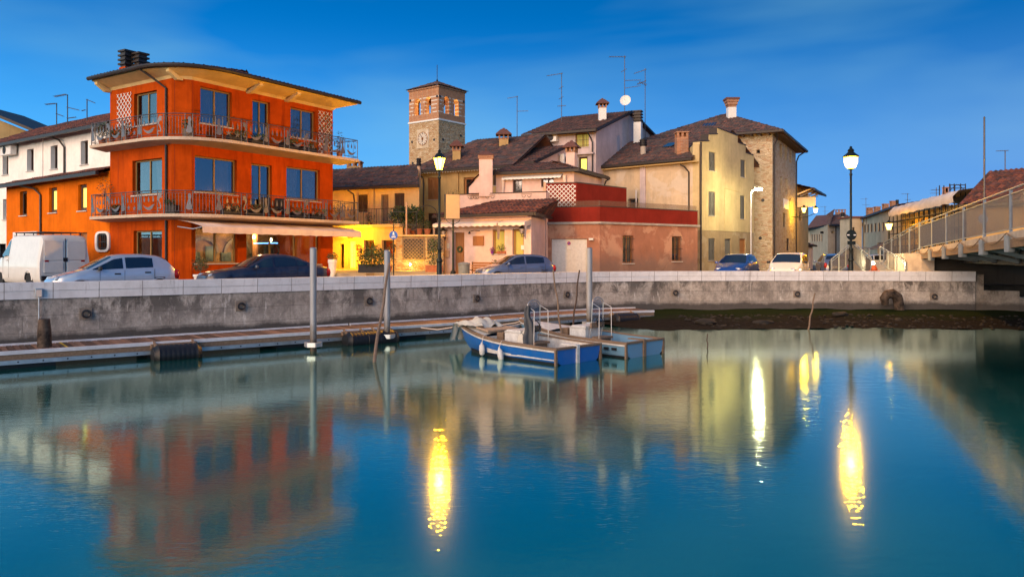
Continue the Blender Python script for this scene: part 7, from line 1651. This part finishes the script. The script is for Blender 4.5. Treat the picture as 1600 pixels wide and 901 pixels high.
# hydrant, bollard, glaring low lamp
c = V(*P(1366, 0, 38.3).xy, 0); rt = thing('fire_hydrant', 'stubby orange red fire hydrant behind the coping by the ramp', 'fire hydrant', tuple(c)); mb = MB(); mb.lathe(c, [(.16, 0), (.16, .1), (.11, .14), (.11, .62), (.16, .66), (.15, .72), (.1, .84), (.03, .92)], 12); mb.build('barrel', simple('orange_red_paint', (.5, .09, .02), .45), rt, 40)
mb = MB()
for s_ in (-1, 1): mb.lathe(c + V(0, 0, .56), [(.07, .09), (.07, .2), (.085, .21), (.085, .25)], 10, Matrix.Rotation(s_ * math.pi / 2, 3, 'Y'))
mb.build('outlet', bpy.data.materials['orange_red_paint'], rt, 40)
c = V(*P(1363.5, 0, 40.6).xy, ZP(411, 40.6)); rt = thing('low_path_lamp', 'small glaring path lamp just behind the orange hydrant', 'path lamp', (c.x, c.y, 0)); mb = MB(); mb.tube([(c.x, c.y, 0), (c.x, c.y, c.z - .08)], .05, 8); mb.build('post', M['lamp_iron'], rt); mb = MB(); mb.lathe(c, [(.05, -.09), (.11, 0), (.05, .09)], 10); mb.build('lamp_globe', M['glow_w'], rt, 60); point(c + V(0, -.0, 0), 18, (1, .8, .4), .08, 'path_light')
c = V(*P(1297, 0, 41).xy, 0); mb = MB(); mb.lathe(c, [(.1, 0), (.1, .1), (.06, .16), (.055, .8), (.08, .84), (.08, .9), (.04, .98), (.06, 1.03), (.02, 1.1)], 10); tag(mb.build('bollard', M['lamp_iron'], None, 40), 'dark iron bollard standing right of the grey car', 'bollard')
mb = MB(); c = P(1538, 0, 41.5); mb.tube([(c.x, c.y, 0), (c.x, c.y, ZP(185, 41.5))], [.06, .045], 10); mb.lathe((c.x, c.y, ZP(185, 41.5)), [(.05, 0), (.055, .05), (.01, .1)], 8); tag(mb.build('flagpole', M['greyiron'], None, 40), 'bare grey flagpole rising in front of the red tiled house', 'flagpole')
c = P(1536, 342, 40.5); rt = thing('round_sign', 'round pale traffic sign seen from behind through the bridge railing', 'traffic sign', (c.x, c.y, 1.6)); mb = MB(); disc(mb, c, X_, Z_, N_, .26, .015); mb.build('sign_plate', M['alu'], rt); mb = MB(); mb.tube([(c.x, c.y + .03, 1.5), (c.x, c.y + .03, c.z + .2)], .03, 8); mb.build('sign_post', M['steel'], rt)

# ------------------------------------------------------------------ side street and far houses
E0_ = F2 + (F2 - F1).normalized() * .05; E1_ = E0_ + (F2 - F1).normalized() * 8
h = House('street_house', 'narrow yellow house with deep overhanging roof beyond the stone tower', 'house', back(E0_, E1_, 6), 0, 7.4, 'court', {0: [op(E0_, E1_, 1249, 1252, 330, 345, 'shutter', n=1)]})
f = slope(E0_, E1_, 7.45, 4, 8.6, 1.5, 0, .6); roof(h, [f], 'tile_dark', [(f[0], f[1])]); t_, n_ = nrm2(E0_, E1_)
mb = MB()
for k in range(4): q = E0_ + t_ * (.6 + k * 2); mb.bar((q.x, q.y, 6.7), (q.x + n_.x * 1.3, q.y + n_.y * 1.3, 7.2), .1, .12)
mb.build('eave_strut', M['canvas'], h.root)
q = E0_ + t_ * .6; mb = MB(); mb.obox((q.x, q.y, ZP(324, 68)), (n_.x * 1.55, n_.y * 1.55, 0), (t_.x * .08, t_.y * .08, 0), (0, 0, .85)); bd_ = mb.build('projecting_board', M['lilac'], h.root); mb = MB(); mb.bar((q.x, q.y, ZP(324, 68) + .88), (q.x + n_.x * 1.75, q.y + n_.y * 1.75, ZP(324, 68) + .88), .08, .06); mb.build('board_arm', M['lamp_iron'], bd_)
a, b_ = Vector(G(1246, 74)), Vector(G(1270, 75.5)); h = House('low_annex', 'low pale annex with brown lean-to roof beside the yellow house', 'annex', back(a, b_, 5), 0, 2.3, 'lilac', {0: [op(a, b_, 1260, 1267, 380, None, 'garage')]}); f = slope(a, b_, 2.3, 4, 3.4, .3, .2, .2); roof(h, [f], 'tile', [(f[0], f[1])])
a, b_, c = Vector(G(1262, 112)), Vector(G(1293.5, 92)), Vector(G(1345, 97)); 
h = House('far_cream_house', 'cream corner house with brown hip roof at the end of the street', 'house', [a, b_, c, Vector((c.x - 2, 112))], 0, 5.0, 'farwall', {0: [op(a, b_, 1264 + 3.8 * k, 1266 + 3.8 * k, 366, 377, 'shutter', n=1, frame='oldwood') for k in range(6)], 1: [op(b_, c, 1299, 1303.5, 361, 364.5, 'dark'), ]})
m_ = (a + c) / 2; f1, f2 = [(a.x - .5, a.y, 5.0), (b_.x, b_.y - .8, 5.0), (m_.x + 1, m_.y, 7.0), (m_.x - 1, m_.y + 3, 7.0)], [(b_.x, b_.y - .8, 5.0), (c.x + .5, c.y - .8, 5.0), (m_.x + 2, m_.y + 1, 7.0), (m_.x + 1, m_.y, 7.0)]
roof(h, [f1, f2], 'tile', [(f1[0], f1[1]), (f2[0], f2[1])]); downpipe(h.root, [V(*G(1306, 92.6), 4.9), V(*G(1306, 92.6), 0)], .09); chimney(h, 1318, 332, 345, 5, 98, 'flue', 'farwall'); chimney(h, 1316, 327, 336, 13, 108, 'brick')
a, b_ = Vector(G(1255, 140)), Vector(G(1310, 135)); h = House('far_dark_roofed_house', 'distant house under a long grey roof at the street end', 'house', back(a, b_, 8), 0, 5.2, 'tan'); f = slope(a, b_, 5.2, 4, 7.4, .4); roof(h, [f], 'tile', [(f[0], f[1])])
a, b_ = Vector(G(1347.5, 88)), Vector(G(1408, 64)); t_, n_ = nrm2(a, b_)
ow = [op(a, b_, x0, x0 + 3.2, 351 - (x0 - 1349) * .13, 364 - (x0 - 1349) * .1, 'shutter', n=1, frame='oldwood') for x0 in (1349.5, 1354.5, 1360, 1366, 1372, 1378.5, 1392)] + [op(a, b_, 1371, 1377, 379, None, 'dark'), op(a, b_, 1396, 1400, 384, None, 'shutter', n=1)]
h = House('long_white_house', 'long cream building with row of narrow windows and four brick chimneys', 'building', back(a, b_, 8), 0, 5.5, 'farwall', {0: ow}); f = slope(a, b_, 5.5, 4, 6.1, .3, .2, .2); roof(h, [f], 'tile_red', [(f[0], f[1])])
mb = MB(); q = a + t_ * 15; mb.extrude([(q.x, q.y, 2.6), (q.x + n_.x * 1.5, q.y + n_.y * 1.5, 1.9), (q.x, q.y, 2.4)], (t_.x * 5, t_.y * 5, 0)); mb.build('shop_awning', M['oldwood'], h.root)
for px, py, d in ((1361, 327, 84), (1372.5, 325.5, 79), (1385.5, 321, 74), (1397.5, 316.5, 69.5)): chimney(h, px, py - 3, py + 10, 8.5, d, 'brick')
chimney(h, 1403, 312, 326, 4, 68, 'flue', 'farwall')
a, b_ = Vector(G(1330, 87)), Vector(G(1347, 87)); h = House('plain_end_block', 'plain cream block left of the long building with dark window', 'building', back(a, b_, 3), 0, 5.55, 'farwall', {0: [op(a, b_, 1332, 1335.5, 355, 361, 'dark')]}); mb = MB(); mb.prism([tuple(p) for p in back(a - Vector((.2, .2)), b_ + Vector((.2, -.2)), 3.4)], 5.56, 5.75); mb.build('roof', M['tile_red'], h.root)
a, b_ = Vector(G(1407.5, 63.5)), Vector(G(1516, 46)); t_, n_ = nrm2(a, b_); L = (b_ - a).length
h = House('scaffolded_building', 'lamplit building under repair with white tarpaulin roof and scaffolding', 'building', back(a, b_, 7), 0, 4.6, 'court', {0: [op(a, b_, 1420 + 18 * k, 1427 + 18 * k, 345 - 4 * k, 358 - 3 * k, 'dark') for k in range(4)]})
mb = MB(); rows = []
for o_, z in ((.9, 4.55), (.95, 4.9), (.6, 5.3), (-3, 5.75), (-6, 5.2)):
    rows.append([(a.x + t_.x * L * i / 30 + n_.x * o_, a.y + t_.y * L * i / 30 + n_.y * o_, z + .03 * math.sin(i * 1.7) * (o_ > .5) + .06 * mnoise.noise(Vector((i * .7, o_, 0)))) for i in range(31)])
mb.grid(rows); mb.build('tarpaulin', simple('white_tarpaulin', (.66, .58, .54), .7, scale=1, var=.1), h.root, 60)
mb = MB()
for k in range(14):
    q = a + t_ * L * k / 13
    for o_ in (.25, .85): mb.tube([(q.x + n_.x * o_, q.y + n_.y * o_, 0), (q.x + n_.x * o_, q.y + n_.y * o_, 4.6)], .035, 5)
for z in (2.1, 3.1, 4.1): mb.bar((a.x + n_.x * .55, a.y + n_.y * .55, z), (b_.x + n_.x * .55, b_.y + n_.y * .55, z), .6, .05); mb.bar((a.x + n_.x * .87, a.y + n_.y * .87, z + .5), (b_.x + n_.x * .87, b_.y + n_.y * .87, z + .5), .05, .05)
mb.build('scaffolding', M['iron'], h.root)
c = P(1495, 298, 50); mb = MB()
for px in (1484, 1491, 1501, 1508.5): q = P(px, 0, 50); mb.tube([(q.x, q.y, 5.2), (q.x, q.y, ZP(287, 50))], .035, 5); mb.tube([(q.x, q.y + 1.2, 5.2), (q.x, q.y + 1.2, ZP(287, 50))], .035, 5)
for py in (289, 294): mb.bar(P(1483, py, 50), P(1509, py, 50), .05, .05)
mb.bar(P(1484, 298, 50), P(1495, 288, 50), .03, .03); mb.bar(P(1508, 298, 50), P(1497, 288, 50), .03, .03); mb.build('roof_scaffold', M['iron'], h.root); chimney(h, 1479.5, 292, 305, 7.5, 52, 'brick', 'white')
q = P(1440, 0, 55); point((q.x, q.y - .3, 3.0), 60, SOD, .2, 'site_lamp') if False else None
c = P(1389, 354, 58); rt = thing('street_lamp', 'distant yellow street lamp on a short post before the cream building', 'street lamp', (c.x, c.y, 0)); mb = MB(); mb.tube([(c.x, c.y, 0), (c.x, c.y, c.z - .25)], .06, 8); mb.lathe(c, [(.3, .22), (.12, .4), (.03, .5)], 8); mb.build('post', M['lamp_iron'], rt, 40); mb = MB(); mb.lathe(c, [(.12, -.25), (.27, .22)], 8); mb.build('lantern_glass', M['glow_y'], rt); point(c, 50, SOD, .2)
a, b_ = Vector(G(1511, 43.5)), Vector(G(1660, 40)); h = House('red_tiled_house', 'house with large red pantile roof behind the bridge railing', 'house', back(a, b_, 8), 0, 4.3, 'tan'); f = slope(a, b_, 4.35, 4.2, 6.35, .5, .2, .3); roof(h, [f], 'tile_red', [(f[0], f[1]), (f[3], f[0])], pitch=.27, amp=.07)

# ------------------------------------------------------------------ antennas
def antenna(label, px, d, py_base, py_top, booms, dish=None):
    x = (px - 800) / F * d; zb, zt = ZP(py_base, d), ZP(py_top, d); rt = thing('roof_antenna', label, 'antenna', (x, d, zb), 0, 'television antennas on the roofs'); mb = MB(); mb.tube([(x, d, zb - .6), (x, d, zt)], .028, 6); mb.build('mast', M['greyiron'], rt)
    for (py, dx0, dx1, tilt, el) in booms:
        z = ZP(py, d); k = d / F; a, b_ = V(x + dx0 * k, d, z + tilt * k * dx0), V(x + dx1 * k, d - .2, z + tilt * k * dx1); mb = MB(); mb.bar(a, b_, .03, .03); n_ = max(3, int(abs(dx1 - dx0) / 2.2))
        for i in range(n_ + 1): p = a.lerp(b_, i / n_); mb.bar(p + V(0, -el, .0), p + V(0, el, .0), .014, .014); mb.bar(p + V(0, 0, -el * .25), p + V(0, 0, el * .25), .014, .014)
        mb.build('aerial', M['greyiron'], rt)
    if dish:
        dx, py, r = dish; c = V(x + dx * d / F, d - .25, ZP(py, d)); rot = Vector((-.35, -1, .25)).to_track_quat('Z', 'Y').to_matrix(); mb = MB(); mb.lathe(c, [(r * .05, -.13), (r * .4, -.1), (r * .8, -.03), (r, .03), (r * .98, .035), (r * .75, -.02), (r * .4, -.08)], 20, rot); mb.tube([c, c + rot @ V(0, -.1, .5)], .015, 5); mb.build('satellite_dish', M['white'], rt, 60)
antenna('leftmost antenna over the white house roof', 88.5, 45, 196, 161, [(163, -17, 1, .02, .16), (178, 0, 13, -.35, .14)]); antenna('tallest antenna over the white house roof', 105.5, 45, 190, 148, [(149, -20, 1, .1, .2), (168, 0, 20, -.25, .16), (185, 0, 16, .05, .12)])
antenna('bent antenna beside the upper orange balcony', 136, 43, 186, 155, [(156, 0, 15, -.4, .12), (173, -8, 0, .02, .1)]); antenna('antenna with two short arms right of the bell tower', 808, 56, 224, 150, [(152, -15, 1, .12, .14), (174, 0, 17, -.02, .12)])
antenna('slender antenna standing on the lilac gable house', 877.5, 59, 188, 114, [(116, -23, 1, .12, .22), (137, -4, 2, .5, .12), (153, -4, 2, .5, .12), (166, -6, 6, 0, .2)]); antenna('tall antenna with white satellite dish on the ridge', 976, 59.5, 176, 87, [(90, -24, 1, -.04, .24), (110, -5, 2, .5, .15), (126, 0, 24, -.01, .14), (138, 0, 24, .12, .12)], (.5, 158, .42))
antenna('antenna with wide grid aerial beside the slab chimney', 1008, 60.5, 215, 107, [(110, -17, 1, .3, .2), (128, -12, 0, .3, .4), (133, -9, 1, -.5, .4)]); antenna('thin antenna beyond the red tiled house', 1570.5, 47, 276, 236, [(236, -13, 1, 0, .12), (269, 0, 12, 0, .1)])
antenna('far antenna over the long cream building', 1418, 85, 335, 302, [(303, -9, 1, 0, .2), (312, -3, 3, 0, .2)]); antenna('arrow shaped antenna beside the scaffolding', 1463, 70, 322, 293, [(297, -8, 2, 0, .3), (302, -9, 3, 0, .12)]); antenna('faint antenna over the street end', 1353, 120, 345, 309, [(311, -8, 1, 0, .2), (320, -5, 4, 0, .2)]); antenna('low antenna over the far cream house', 1289, 110, 345, 322, [(323, -7, 1, 0, .2), (330, -3, 4, 0, .2)])

# ------------------------------------------------------------------ plants, pots and street things
def leaves(mb, c, rx, rz, n_, s=.07, seed=0, shape=0):
    g = random.Random(seed)
    for _ in range(n_):
        while True:
            p = Vector((g.uniform(-1, 1), g.uniform(-1, 1), g.uniform(-1, 1)))
            if .25 < p.length < 1: break
        p *= 1 + .25 * mnoise.noise(p * 2.5 + Vector((seed, 0, 0))); q = Vector(c) + Vector((p.x * rx, p.y * rx, p.z * rz)); a = Vector((g.uniform(-1, 1), g.uniform(-1, 1), g.uniform(-.6, 1))).normalized(); b_ = a.cross(Vector((g.uniform(-1, 1), g.uniform(-1, 1), g.uniform(-1, 1)))).normalized(); l_ = s * g.uniform(.7, 1.5)
        mb.poly([q, q + a * l_ * .5 + b_ * l_ * .3, q + a * l_, q + a * l_ * .5 - b_ * l_ * .3])
def pot_plant(label, x, y, z, pr, ph, rx, rz, leaf='leaf', pot='terracotta', n_=160, lift=.7, box=None, stem=0, group='potted plants', s=.07, name='potted_plant'):
    rt = thing(name, label, 'potted plant', (x, y, z), 0, group); mb = MB()
    if box: mb.obox((x - box[0] / 2 * box[1], y - box[0] / 2 * box[2], z), (box[0] * box[1], box[0] * box[2], 0), (-pr * 2 * box[2], pr * 2 * box[1], 0), (0, 0, ph))
    else: mb.lathe((x, y, z), [(pr * .68, 0), (pr * .95, ph * .85), (pr * 1.08, ph * .86), (pr * 1.08, ph), (pr * .9, ph)], 14)
    mb.build('pot', M[pot], rt, 40); mb = MB(); leaves(mb, (x, y, z + ph + stem + rz * lift), rx, rz, n_, s, int(x * 97 + y * 31) % 9999); mb.build('foliage', M[leaf], rt, recalc=False)
    mb = MB(); mb.tube([(x, y, z + ph * .9), (x + .01, y, z + ph + stem + rz * .6)], .02, 5)
    for k in range(4): mb.tube([(x, y, z + ph + stem * .9), (x + rx * .6 * math.cos(k * 1.6), y + rx * .6 * math.sin(k * 1.6), z + ph + stem + rz)], .01, 4)
    mb.build('stem', M['oldwood'], rt)
# on the balconies
def on_bal(at, s, z, label, **k):
    p, t = at(s); q = p + Vector((-t.y, t.x)) * .32
    if k.get('box'): k['box'] = (k['box'], t.x, t.y); q = q - Vector((-t.y, t.x)) * .15
    pot_plant(label, q.x, q.y, z, **k)
g1_, g2_ = 'plants on the upper balcony of the orange house', 'plants on the lower balcony of the orange house'
on_bal(B2at, .35, 6.43, 'bushy plant in a pot at the far left end of upper balcony', pr=.2, ph=.3, rx=.32, rz=.5, group=g1_, n_=220); on_bal(B2at, 1.0, 6.43, 'low plant in terracotta pot second from the left on upper balcony', pr=.18, ph=.28, rx=.28, rz=.3, group=g1_)
on_bal(B2at, 1.75, 6.43, 'round green plant before the white trellis on upper balcony', pr=.18, ph=.3, rx=.27, rz=.28, group=g1_); on_bal(B2at, 2.25, 6.43, 'leafy plant at the foot of the white trellis on upper balcony', pr=.17, ph=.3, rx=.27, rz=.4, group=g1_)
on_bal(B2at, 6.2, 6.43, 'wooden box planter at the rounded corner of upper balcony', pr=.16, ph=.36, rx=.25, rz=.24, box=.4, pot='oldwood', group=g1_); on_bal(B2at, 8.6, 6.43, 'dark trough of low plants below the left upper window', pr=.13, ph=.26, rx=.4, rz=.16, box=.95, pot='black', group=g1_)
on_bal(B2at, 9.8, 6.43, 'dark trough of low plants left of the upper balcony door', pr=.13, ph=.26, rx=.4, rz=.16, box=.95, pot='black', group=g1_); on_bal(B2at, 11.6, 6.43, 'dark trough of low plants right of the upper balcony door', pr=.13, ph=.3, rx=.42, rz=.18, box=1.0, pot='black', group=g1_); on_bal(B2at, 12.8, 6.43, 'dark trough of low plants under the right upper window', pr=.13, ph=.26, rx=.42, rz=.18, box=.95, pot='black', group=g1_)
on_bal(B2at, 14.1, 6.43, 'tall dark climber covering the right hand white trellis', pr=.2, ph=.32, rx=.34, rz=1.0, leaf='leaf', n_=420, lift=.9, group=g1_); on_bal(B2at, 15.0, 6.43, 'small conifer in pot at the right end of upper balcony', pr=.18, ph=.34, rx=.25, rz=.55, stem=.1, leaf='leaf2', group=g1_)
on_bal(B1at, .5, 3.17, 'tall spindly plant at the left end of lower balcony', pr=.2, ph=.32, rx=.35, rz=.55, leaf='leaf2', stem=.6, n_=110, group=g2_); on_bal(B1at, 1.4, 3.17, 'dark pot with low greenery on lower balcony left side', pr=.19, ph=.3, rx=.24, rz=.14, pot='black', group=g2_); on_bal(B1at, 5.4, 3.17, 'dark planter near the downpipe on lower balcony', pr=.19, ph=.38, rx=.22, rz=.12, pot='black', group=g2_, box=.42)
on_bal(B1at, 8.3, 3.17, 'dark trough below the left lower window', pr=.13, ph=.28, rx=.42, rz=.16, box=.95, pot='black', group=g2_); on_bal(B1at, 9.6, 3.17, 'dark trough left of the lower balcony door', pr=.13, ph=.3, rx=.42, rz=.16, box=.95, pot='black', group=g2_); on_bal(B1at, 12.2, 3.17, 'dark trough right of the lower balcony door', pr=.13, ph=.3, rx=.42, rz=.16, box=.95, pot='black', group=g2_); on_bal(B1at, 13.4, 3.17, 'dark trough under the right lower window', pr=.13, ph=.28, rx=.42, rz=.18, box=.95, pot='black', group=g2_); on_bal(B1at, 15.0, 3.17, 'light green plant in pot at the right end of lower balcony', pr=.18, ph=.32, rx=.32, rz=.45, leaf='leaf2', group=g2_)
def chair(label, at, s, z):
    p, t = at(s); q = p + Vector((-t.y, t.x)) * .5; rt = thing('balcony_chair', label, 'chair', (q.x, q.y, z), math.atan2(t.y, t.x), 'dark wicker chairs on the lower balcony'); mb = MB(); mb.box(-.26, .26, -.26, .26, .34, .44); mb.build('seat', M['black'], rt, bevel=.02, local=True); mb = MB(); mb.box(-.27, .27, .2, .28, .44, .95); mb.build('backrest', M['black'], rt, bevel=.03, local=True)
    for sx in (-.23, .23):
        for sy in (-.22, .22): mb = MB(); mb.box(sx - .025, sx + .025, sy - .025, sy + .025, 0, .34); mb.build('leg', M['black'], rt, local=True)
chair('dark wicker chair left of the lower balcony door', B1at, 10.6, 3.165); chair('dark wicker chair right of the lower balcony door', B1at, 11.4, 3.165)
# at street level
pot_plant('ball shaped bush in a white pot left of the restaurant window', P(313, 0, 31.3).x, 31.3, 0, .26, .62, .33, .33, 'leaf2', 'white', 380, stem=.15, name='ball_bush', group='planters beside the restaurant')
pot_plant('tall white tapered planter at the right corner of orange house', P(519.5, 0, 36.2).x, 36.2, 0, .2, 1.2, .28, .18, 'leaf', 'white', 200, name='tall_planter', group='planters beside the restaurant')
YZ = .56
mb = MB(); yp = [G(528, 35.2), G(572, 35.4), G(585, 36.5), G(640, 36.8), G(692, 37.2), G(690, 47), G(500, 47), G(512, 41.5)]; mb.extrude([(x, y, .003) for x, y in yp], (0, 0, YZ - .003)); tag(mb.build('yard_pavement', simple('yard_paving', (.36, .30, .20), .85, scale=1.5)), kind='structure')
pot_plant('big dark bush in a low dark trough in the yellow yard', P(584, 0, 36.9).x - .1, 36.9, YZ, .28, .4, .72, .52, 'leaf', 'black', 900, box=(1.3, 1, 0), s=.1, name='yard_bush', group='plants in the yard'); pot_plant('terracotta pot of thin shrub by the lit door', P(566, 0, 39).x, 39, YZ, .2, .3, .32, .55, 'leaf2', 'terracotta', 160, group='plants in the yard')
pot_plant('leafy shrub behind the big bush in the yard', P(607, 0, 39).x, 39, YZ, .2, .3, .42, .5, 'leaf2', 'terracotta', 240, group='plants in the yard'); pot_plant('dark climbing shrub in orange trough beside the lamp post', P(678, 0, 38.2).x, 38.2, YZ, .2, .34, .36, .75, 'leaf', 'terracotta', 700, lift=.85, box=(.85, 1, 0), group='plants in the yard')
for k, (px, py, lb) in enumerate(((562, 389, 'small hanging flower pot left of the ground floor windows'), (589, 389, 'small wall flower pot between the ground floor windows'), (618.5, 390, 'small wall flower pot right of the ground floor windows'))):
    q = T0 + nrm2(T0, T1)[0] * u_of(T0, T1, px) + nrm2(T0, T1)[1] * .2; pot_plant(lb, q.x, q.y, ZP(py, q.y) - .1, .11, .16, .2, .16, 'leaf', 'terracotta', 70, group='wall pots on the courtyard house')
tp_ = [(578, 333, 47, .3, .4, 'thin plant on the courtyard terrace near the left shutter'), (612, 338, 44.2, .35, .3, 'low plant on the terrace right of its door')]
for i, (px, py, d, rx, rz, lb) in enumerate(tp_): pot_plant(lb, P(px, 0, d).x, d, 3.1, .17, .28, rx, rz, 'leaf2', 'terracotta', 150, group='plants on the courtyard terrace')
for i, (px, lb, rx, rz, lf, d) in enumerate(((627, 'large round shrub on the brick wall terrace at left', .62, .55, 'leaf', 43.8), (647, 'large round shrub on the brick wall terrace in the middle', .6, .55, 'leaf', 43.6), (637, 'low terracotta plant at the front of the wall terrace', .28, .3, 'leaf2', 42.9), (655, 'low leafy pot near the iron arch', .3, .35, 'leaf2', 42.9), (668, 'small pot at the foot of the iron arch', .25, .3, 'leaf', 42.9))):
    pot_plant(lb, P(px, 0, d).x, d, 2.515 if d < 43 else 2.43, .2, .35, rx, rz, lf, 'terracotta', 1100 if rx > .5 else 200, stem=.5 if rx > .5 else 0, s=.11 if rx > .5 else .07, group='plants on the brick wall terrace')
rt = thing('iron_arch', 'thin iron rose arch standing on the brick garden wall', 'garden arch', P(666, 368, 42.5)); mb = MB(); a, b_ = P(651, 368, 42.5), P(683, 368, 42.5); zt = ZP(335, 42.5)
mb.tube([a, V(a.x, a.y, zt)] + [V((a.x + b_.x) / 2 - (b_.x - a.x) / 2 * math.cos(q), a.y, zt + .5 * math.sin(q)) for q in [math.pi * j / 10 for j in range(1, 10)]] + [V(b_.x, b_.y, zt), b_], .025, 6); mb.build('arch_frame', M['iron'], rt, 40)
rt = thing('pale_post', 'slim pale post rising from the brick wall terrace', 'post', P(635, 368, 42.6)); mb = MB(); mb.tube([P(635, 368, 42.6), P(635, 316, 42.6)], .045, 8); mb.build('post', M['peach'], rt); mb = MB(); mb.bar(P(612, 331, 42.6), P(652, 331, 42.6), .025, .025); mb.bar(P(612, 351, 42.6), P(652, 351, 42.6), .025, .025); mb.build('rail', M['iron'], rt)
# window box of the restaurant, wreath already on its door
q = C0 + nrm2(C0, C1)[0] * u_of(C0, C1, 778) + nrm2(C0, C1)[1] * .14
pot_plant('orange window box with flowers on the restaurant sill', q.x + .25, q.y - .1, ZP(396, q.y) - .02, .09, .16, .25, .22, 'leaf', 'terracotta', 150, box=(.5, .95, -.3), group='restaurant sill plants', s=.05); pot_plant('purple pot of flowers on the restaurant sill', q.x - .25, q.y + .1, ZP(396, q.y) - .02, .09, .14, .14, .14, 'purple', 'purple', 70, group='restaurant sill plants', s=.05) if M.setdefault('purple', simple('purple_petals', (.25, .03, .3), .6)) else None
# blue path sign: pedestrian above bicycle
d = 36.4; x = P(615, 0, d).x; zc = ZP(367.5, d); rt = thing('path_sign', 'round blue sign with white pedestrian and bicycle on a thin post', 'traffic sign', (x, d, YZ)); mb = MB(); mb.tube([(x, d, .1), (x, d, zc + .5)], .028, 8); mb.build('sign_post', M['lamp_iron'], rt)
mb = MB(); disc(mb, V(x, d - .03, zc), X_, Z_, N_, .2, .012, 28); sp = mb.build('sign_disc', M['sign_blue'], rt); c = V(x, d - .0425, zc); mb = MB()
disc(mb, c + V(0, 0, .145), X_, Z_, N_, .022, .003, 10)
for pl in ([(-.028, .118), (.028, .118), (.022, .06), (-.022, .06)], [(-.022, .06), (.0, .06), (-.025, .0), (-.045, .0)], [(.0, .06), (.022, .06), (.045, .0), (.022, .0)], [(-.028, .118), (-.05, .065), (-.04, .062), (-.02, .1)], [(.028, .118), (.05, .065), (.04, .062), (.02, .1)]): mb.extrude([c + V(a, 0, b_) for a, b_ in pl], N_ * .003)
for dx in (-.06, .06): mb.tube([c + V(dx + math.cos(a) * .038, -.002, -.09 + math.sin(a) * .038) for a in [2 * math.pi * j / 14 for j in range(15)]], .007, 4, False)
for (p, q) in (((-.06, -.09), (-.03, -.045)), ((-.03, -.045), (.04, -.045)), ((.04, -.045), (.0, -.09)), ((.0, -.09), (-.03, -.045)), ((.06, -.09), (.035, -.03)), ((-.06, -.09), (0, -.09))): mb.bar(c + V(p[0], -.002, p[1]), c + V(q[0], -.002, q[1]), .012, .004, N_)
mb.build('sign_symbol', M['sign_white'], sp)
# blank sign box on ornate post
d = 37.0; x = P(708, 0, d).x; rt = thing('sign_board', 'blank pale sign box with curly ironwork on a dark post', 'sign', (x, d, 0)); mb = MB(); mb.lathe((x, d, 0), [(.13, 0), (.13, .6), (.07, .66), (.055, .8), (.05, ZP(345, d)), (.03, ZP(300, d))], 10); mb.build('post', M['lamp_iron'], rt, 40)
sx_, ex = P(697, 0, d).x, P(718.5, 0, d).x; z0, z1 = ZP(342.5, d), ZP(303.5, d); mb = MB(); mb.obox((sx_, d - .2, z0), (ex - sx_, .22, 0), (-.1, .3, 0), (0, 0, z1 - z0)); bxo = mb.build('sign_box', M['iron'], rt)
u_ = V(ex - sx_, .22, 0); nn = V(.22, -(ex - sx_), 0).normalized(); mb = MB(); mb.obox(V(sx_, d - .2, z0 + .02) + nn * .003 + u_ * .02, u_ * .96, nn * .01, (0, 0, z1 - z0 - .04)); mb.build('sign_face', simple('blank_sign_face', (.30, .25, .22), .6, var=.04), bxo); mb = MB()
for s_ in (-1, 1):
    for k in range(3): cx, cz = x + s_ * (.08 + .1 * k), z1 + .06 + .05 * (2 - k); mb.tube([(cx + math.cos(a) * (.07 - .008 * j), d - .1, cz + math.sin(a) * (.07 - .008 * j)) for j, a in enumerate([s_ * j * .9 for j in range(8)])], .012, 5)
    mb.tube([(x + s_ * (.02 + .3 * math.sin(j * .22)), d, z0 - .25 + .03 * j) for j in range(9)], .014, 5)
mb.build('scrollwork', M['iron'], rt, 40)
# bin and bench by the restaurant
c = V(*P(725, 0, 38.6).xy, 0); rt = thing('litter_bin', 'round grey ribbed litter bin beside the sign post', 'litter bin', tuple(c)); mb = MB(); mb.lathe(c, [(.24, .05), (.27, .1), (.29, .9), (.3, .92)], 24); mb.build('drum', M['bridge_steel'], rt, 25); mb = MB(); mb.lathe(c + V(0, 0, .93), [(.31, 0), (.32, .04), (.2, .1), (.03, .12)], 20); mb.build('lid', M['bridge_steel'], rt, 40)
c = V(*P(757, 0, 39.6).xy, 0); rt = thing('wooden_bench', 'wooden bench with iron sides against the restaurant wall', 'bench', tuple(c), -.35); mb = MB()
for k in range(4): mb.box(-.85, .85, -.22 + k * .12, -.12 + k * .12, .43, .46)
mb.build('seat', M['brownwood'], rt, local=True); mb = MB()
for k in range(4): mb.box(-.85, .85, .26 + k * .015, .285 + k * .015, .54 + k * .13, .64 + k * .13)
mb.build('backrest', M['brownwood'], rt, local=True)
for s_ in (-.8, .8):
    mb = MB(); mb.bar((s_, -.22, 0), (s_, -.22, .62), .04, .05); mb.bar((s_, .28, 0), (s_, .33, 1.05), .04, .05); mb.bar((s_, -.24, .62), (s_, .3, .64), .05, .03); mb.bar((s_, -.22, .4), (s_, .28, .4), .04, .04); mb.build('leg', M['iron'], rt, local=True)
c = P(762, 0, 39.2); pot_plant('small shrub in pot beside the bench and steel blue car', c.x + .5, c.y + .1, 0, .2, .35, .4, .32, 'leaf', 'terracotta', 200, stem=.3, group='planters beside the restaurant')
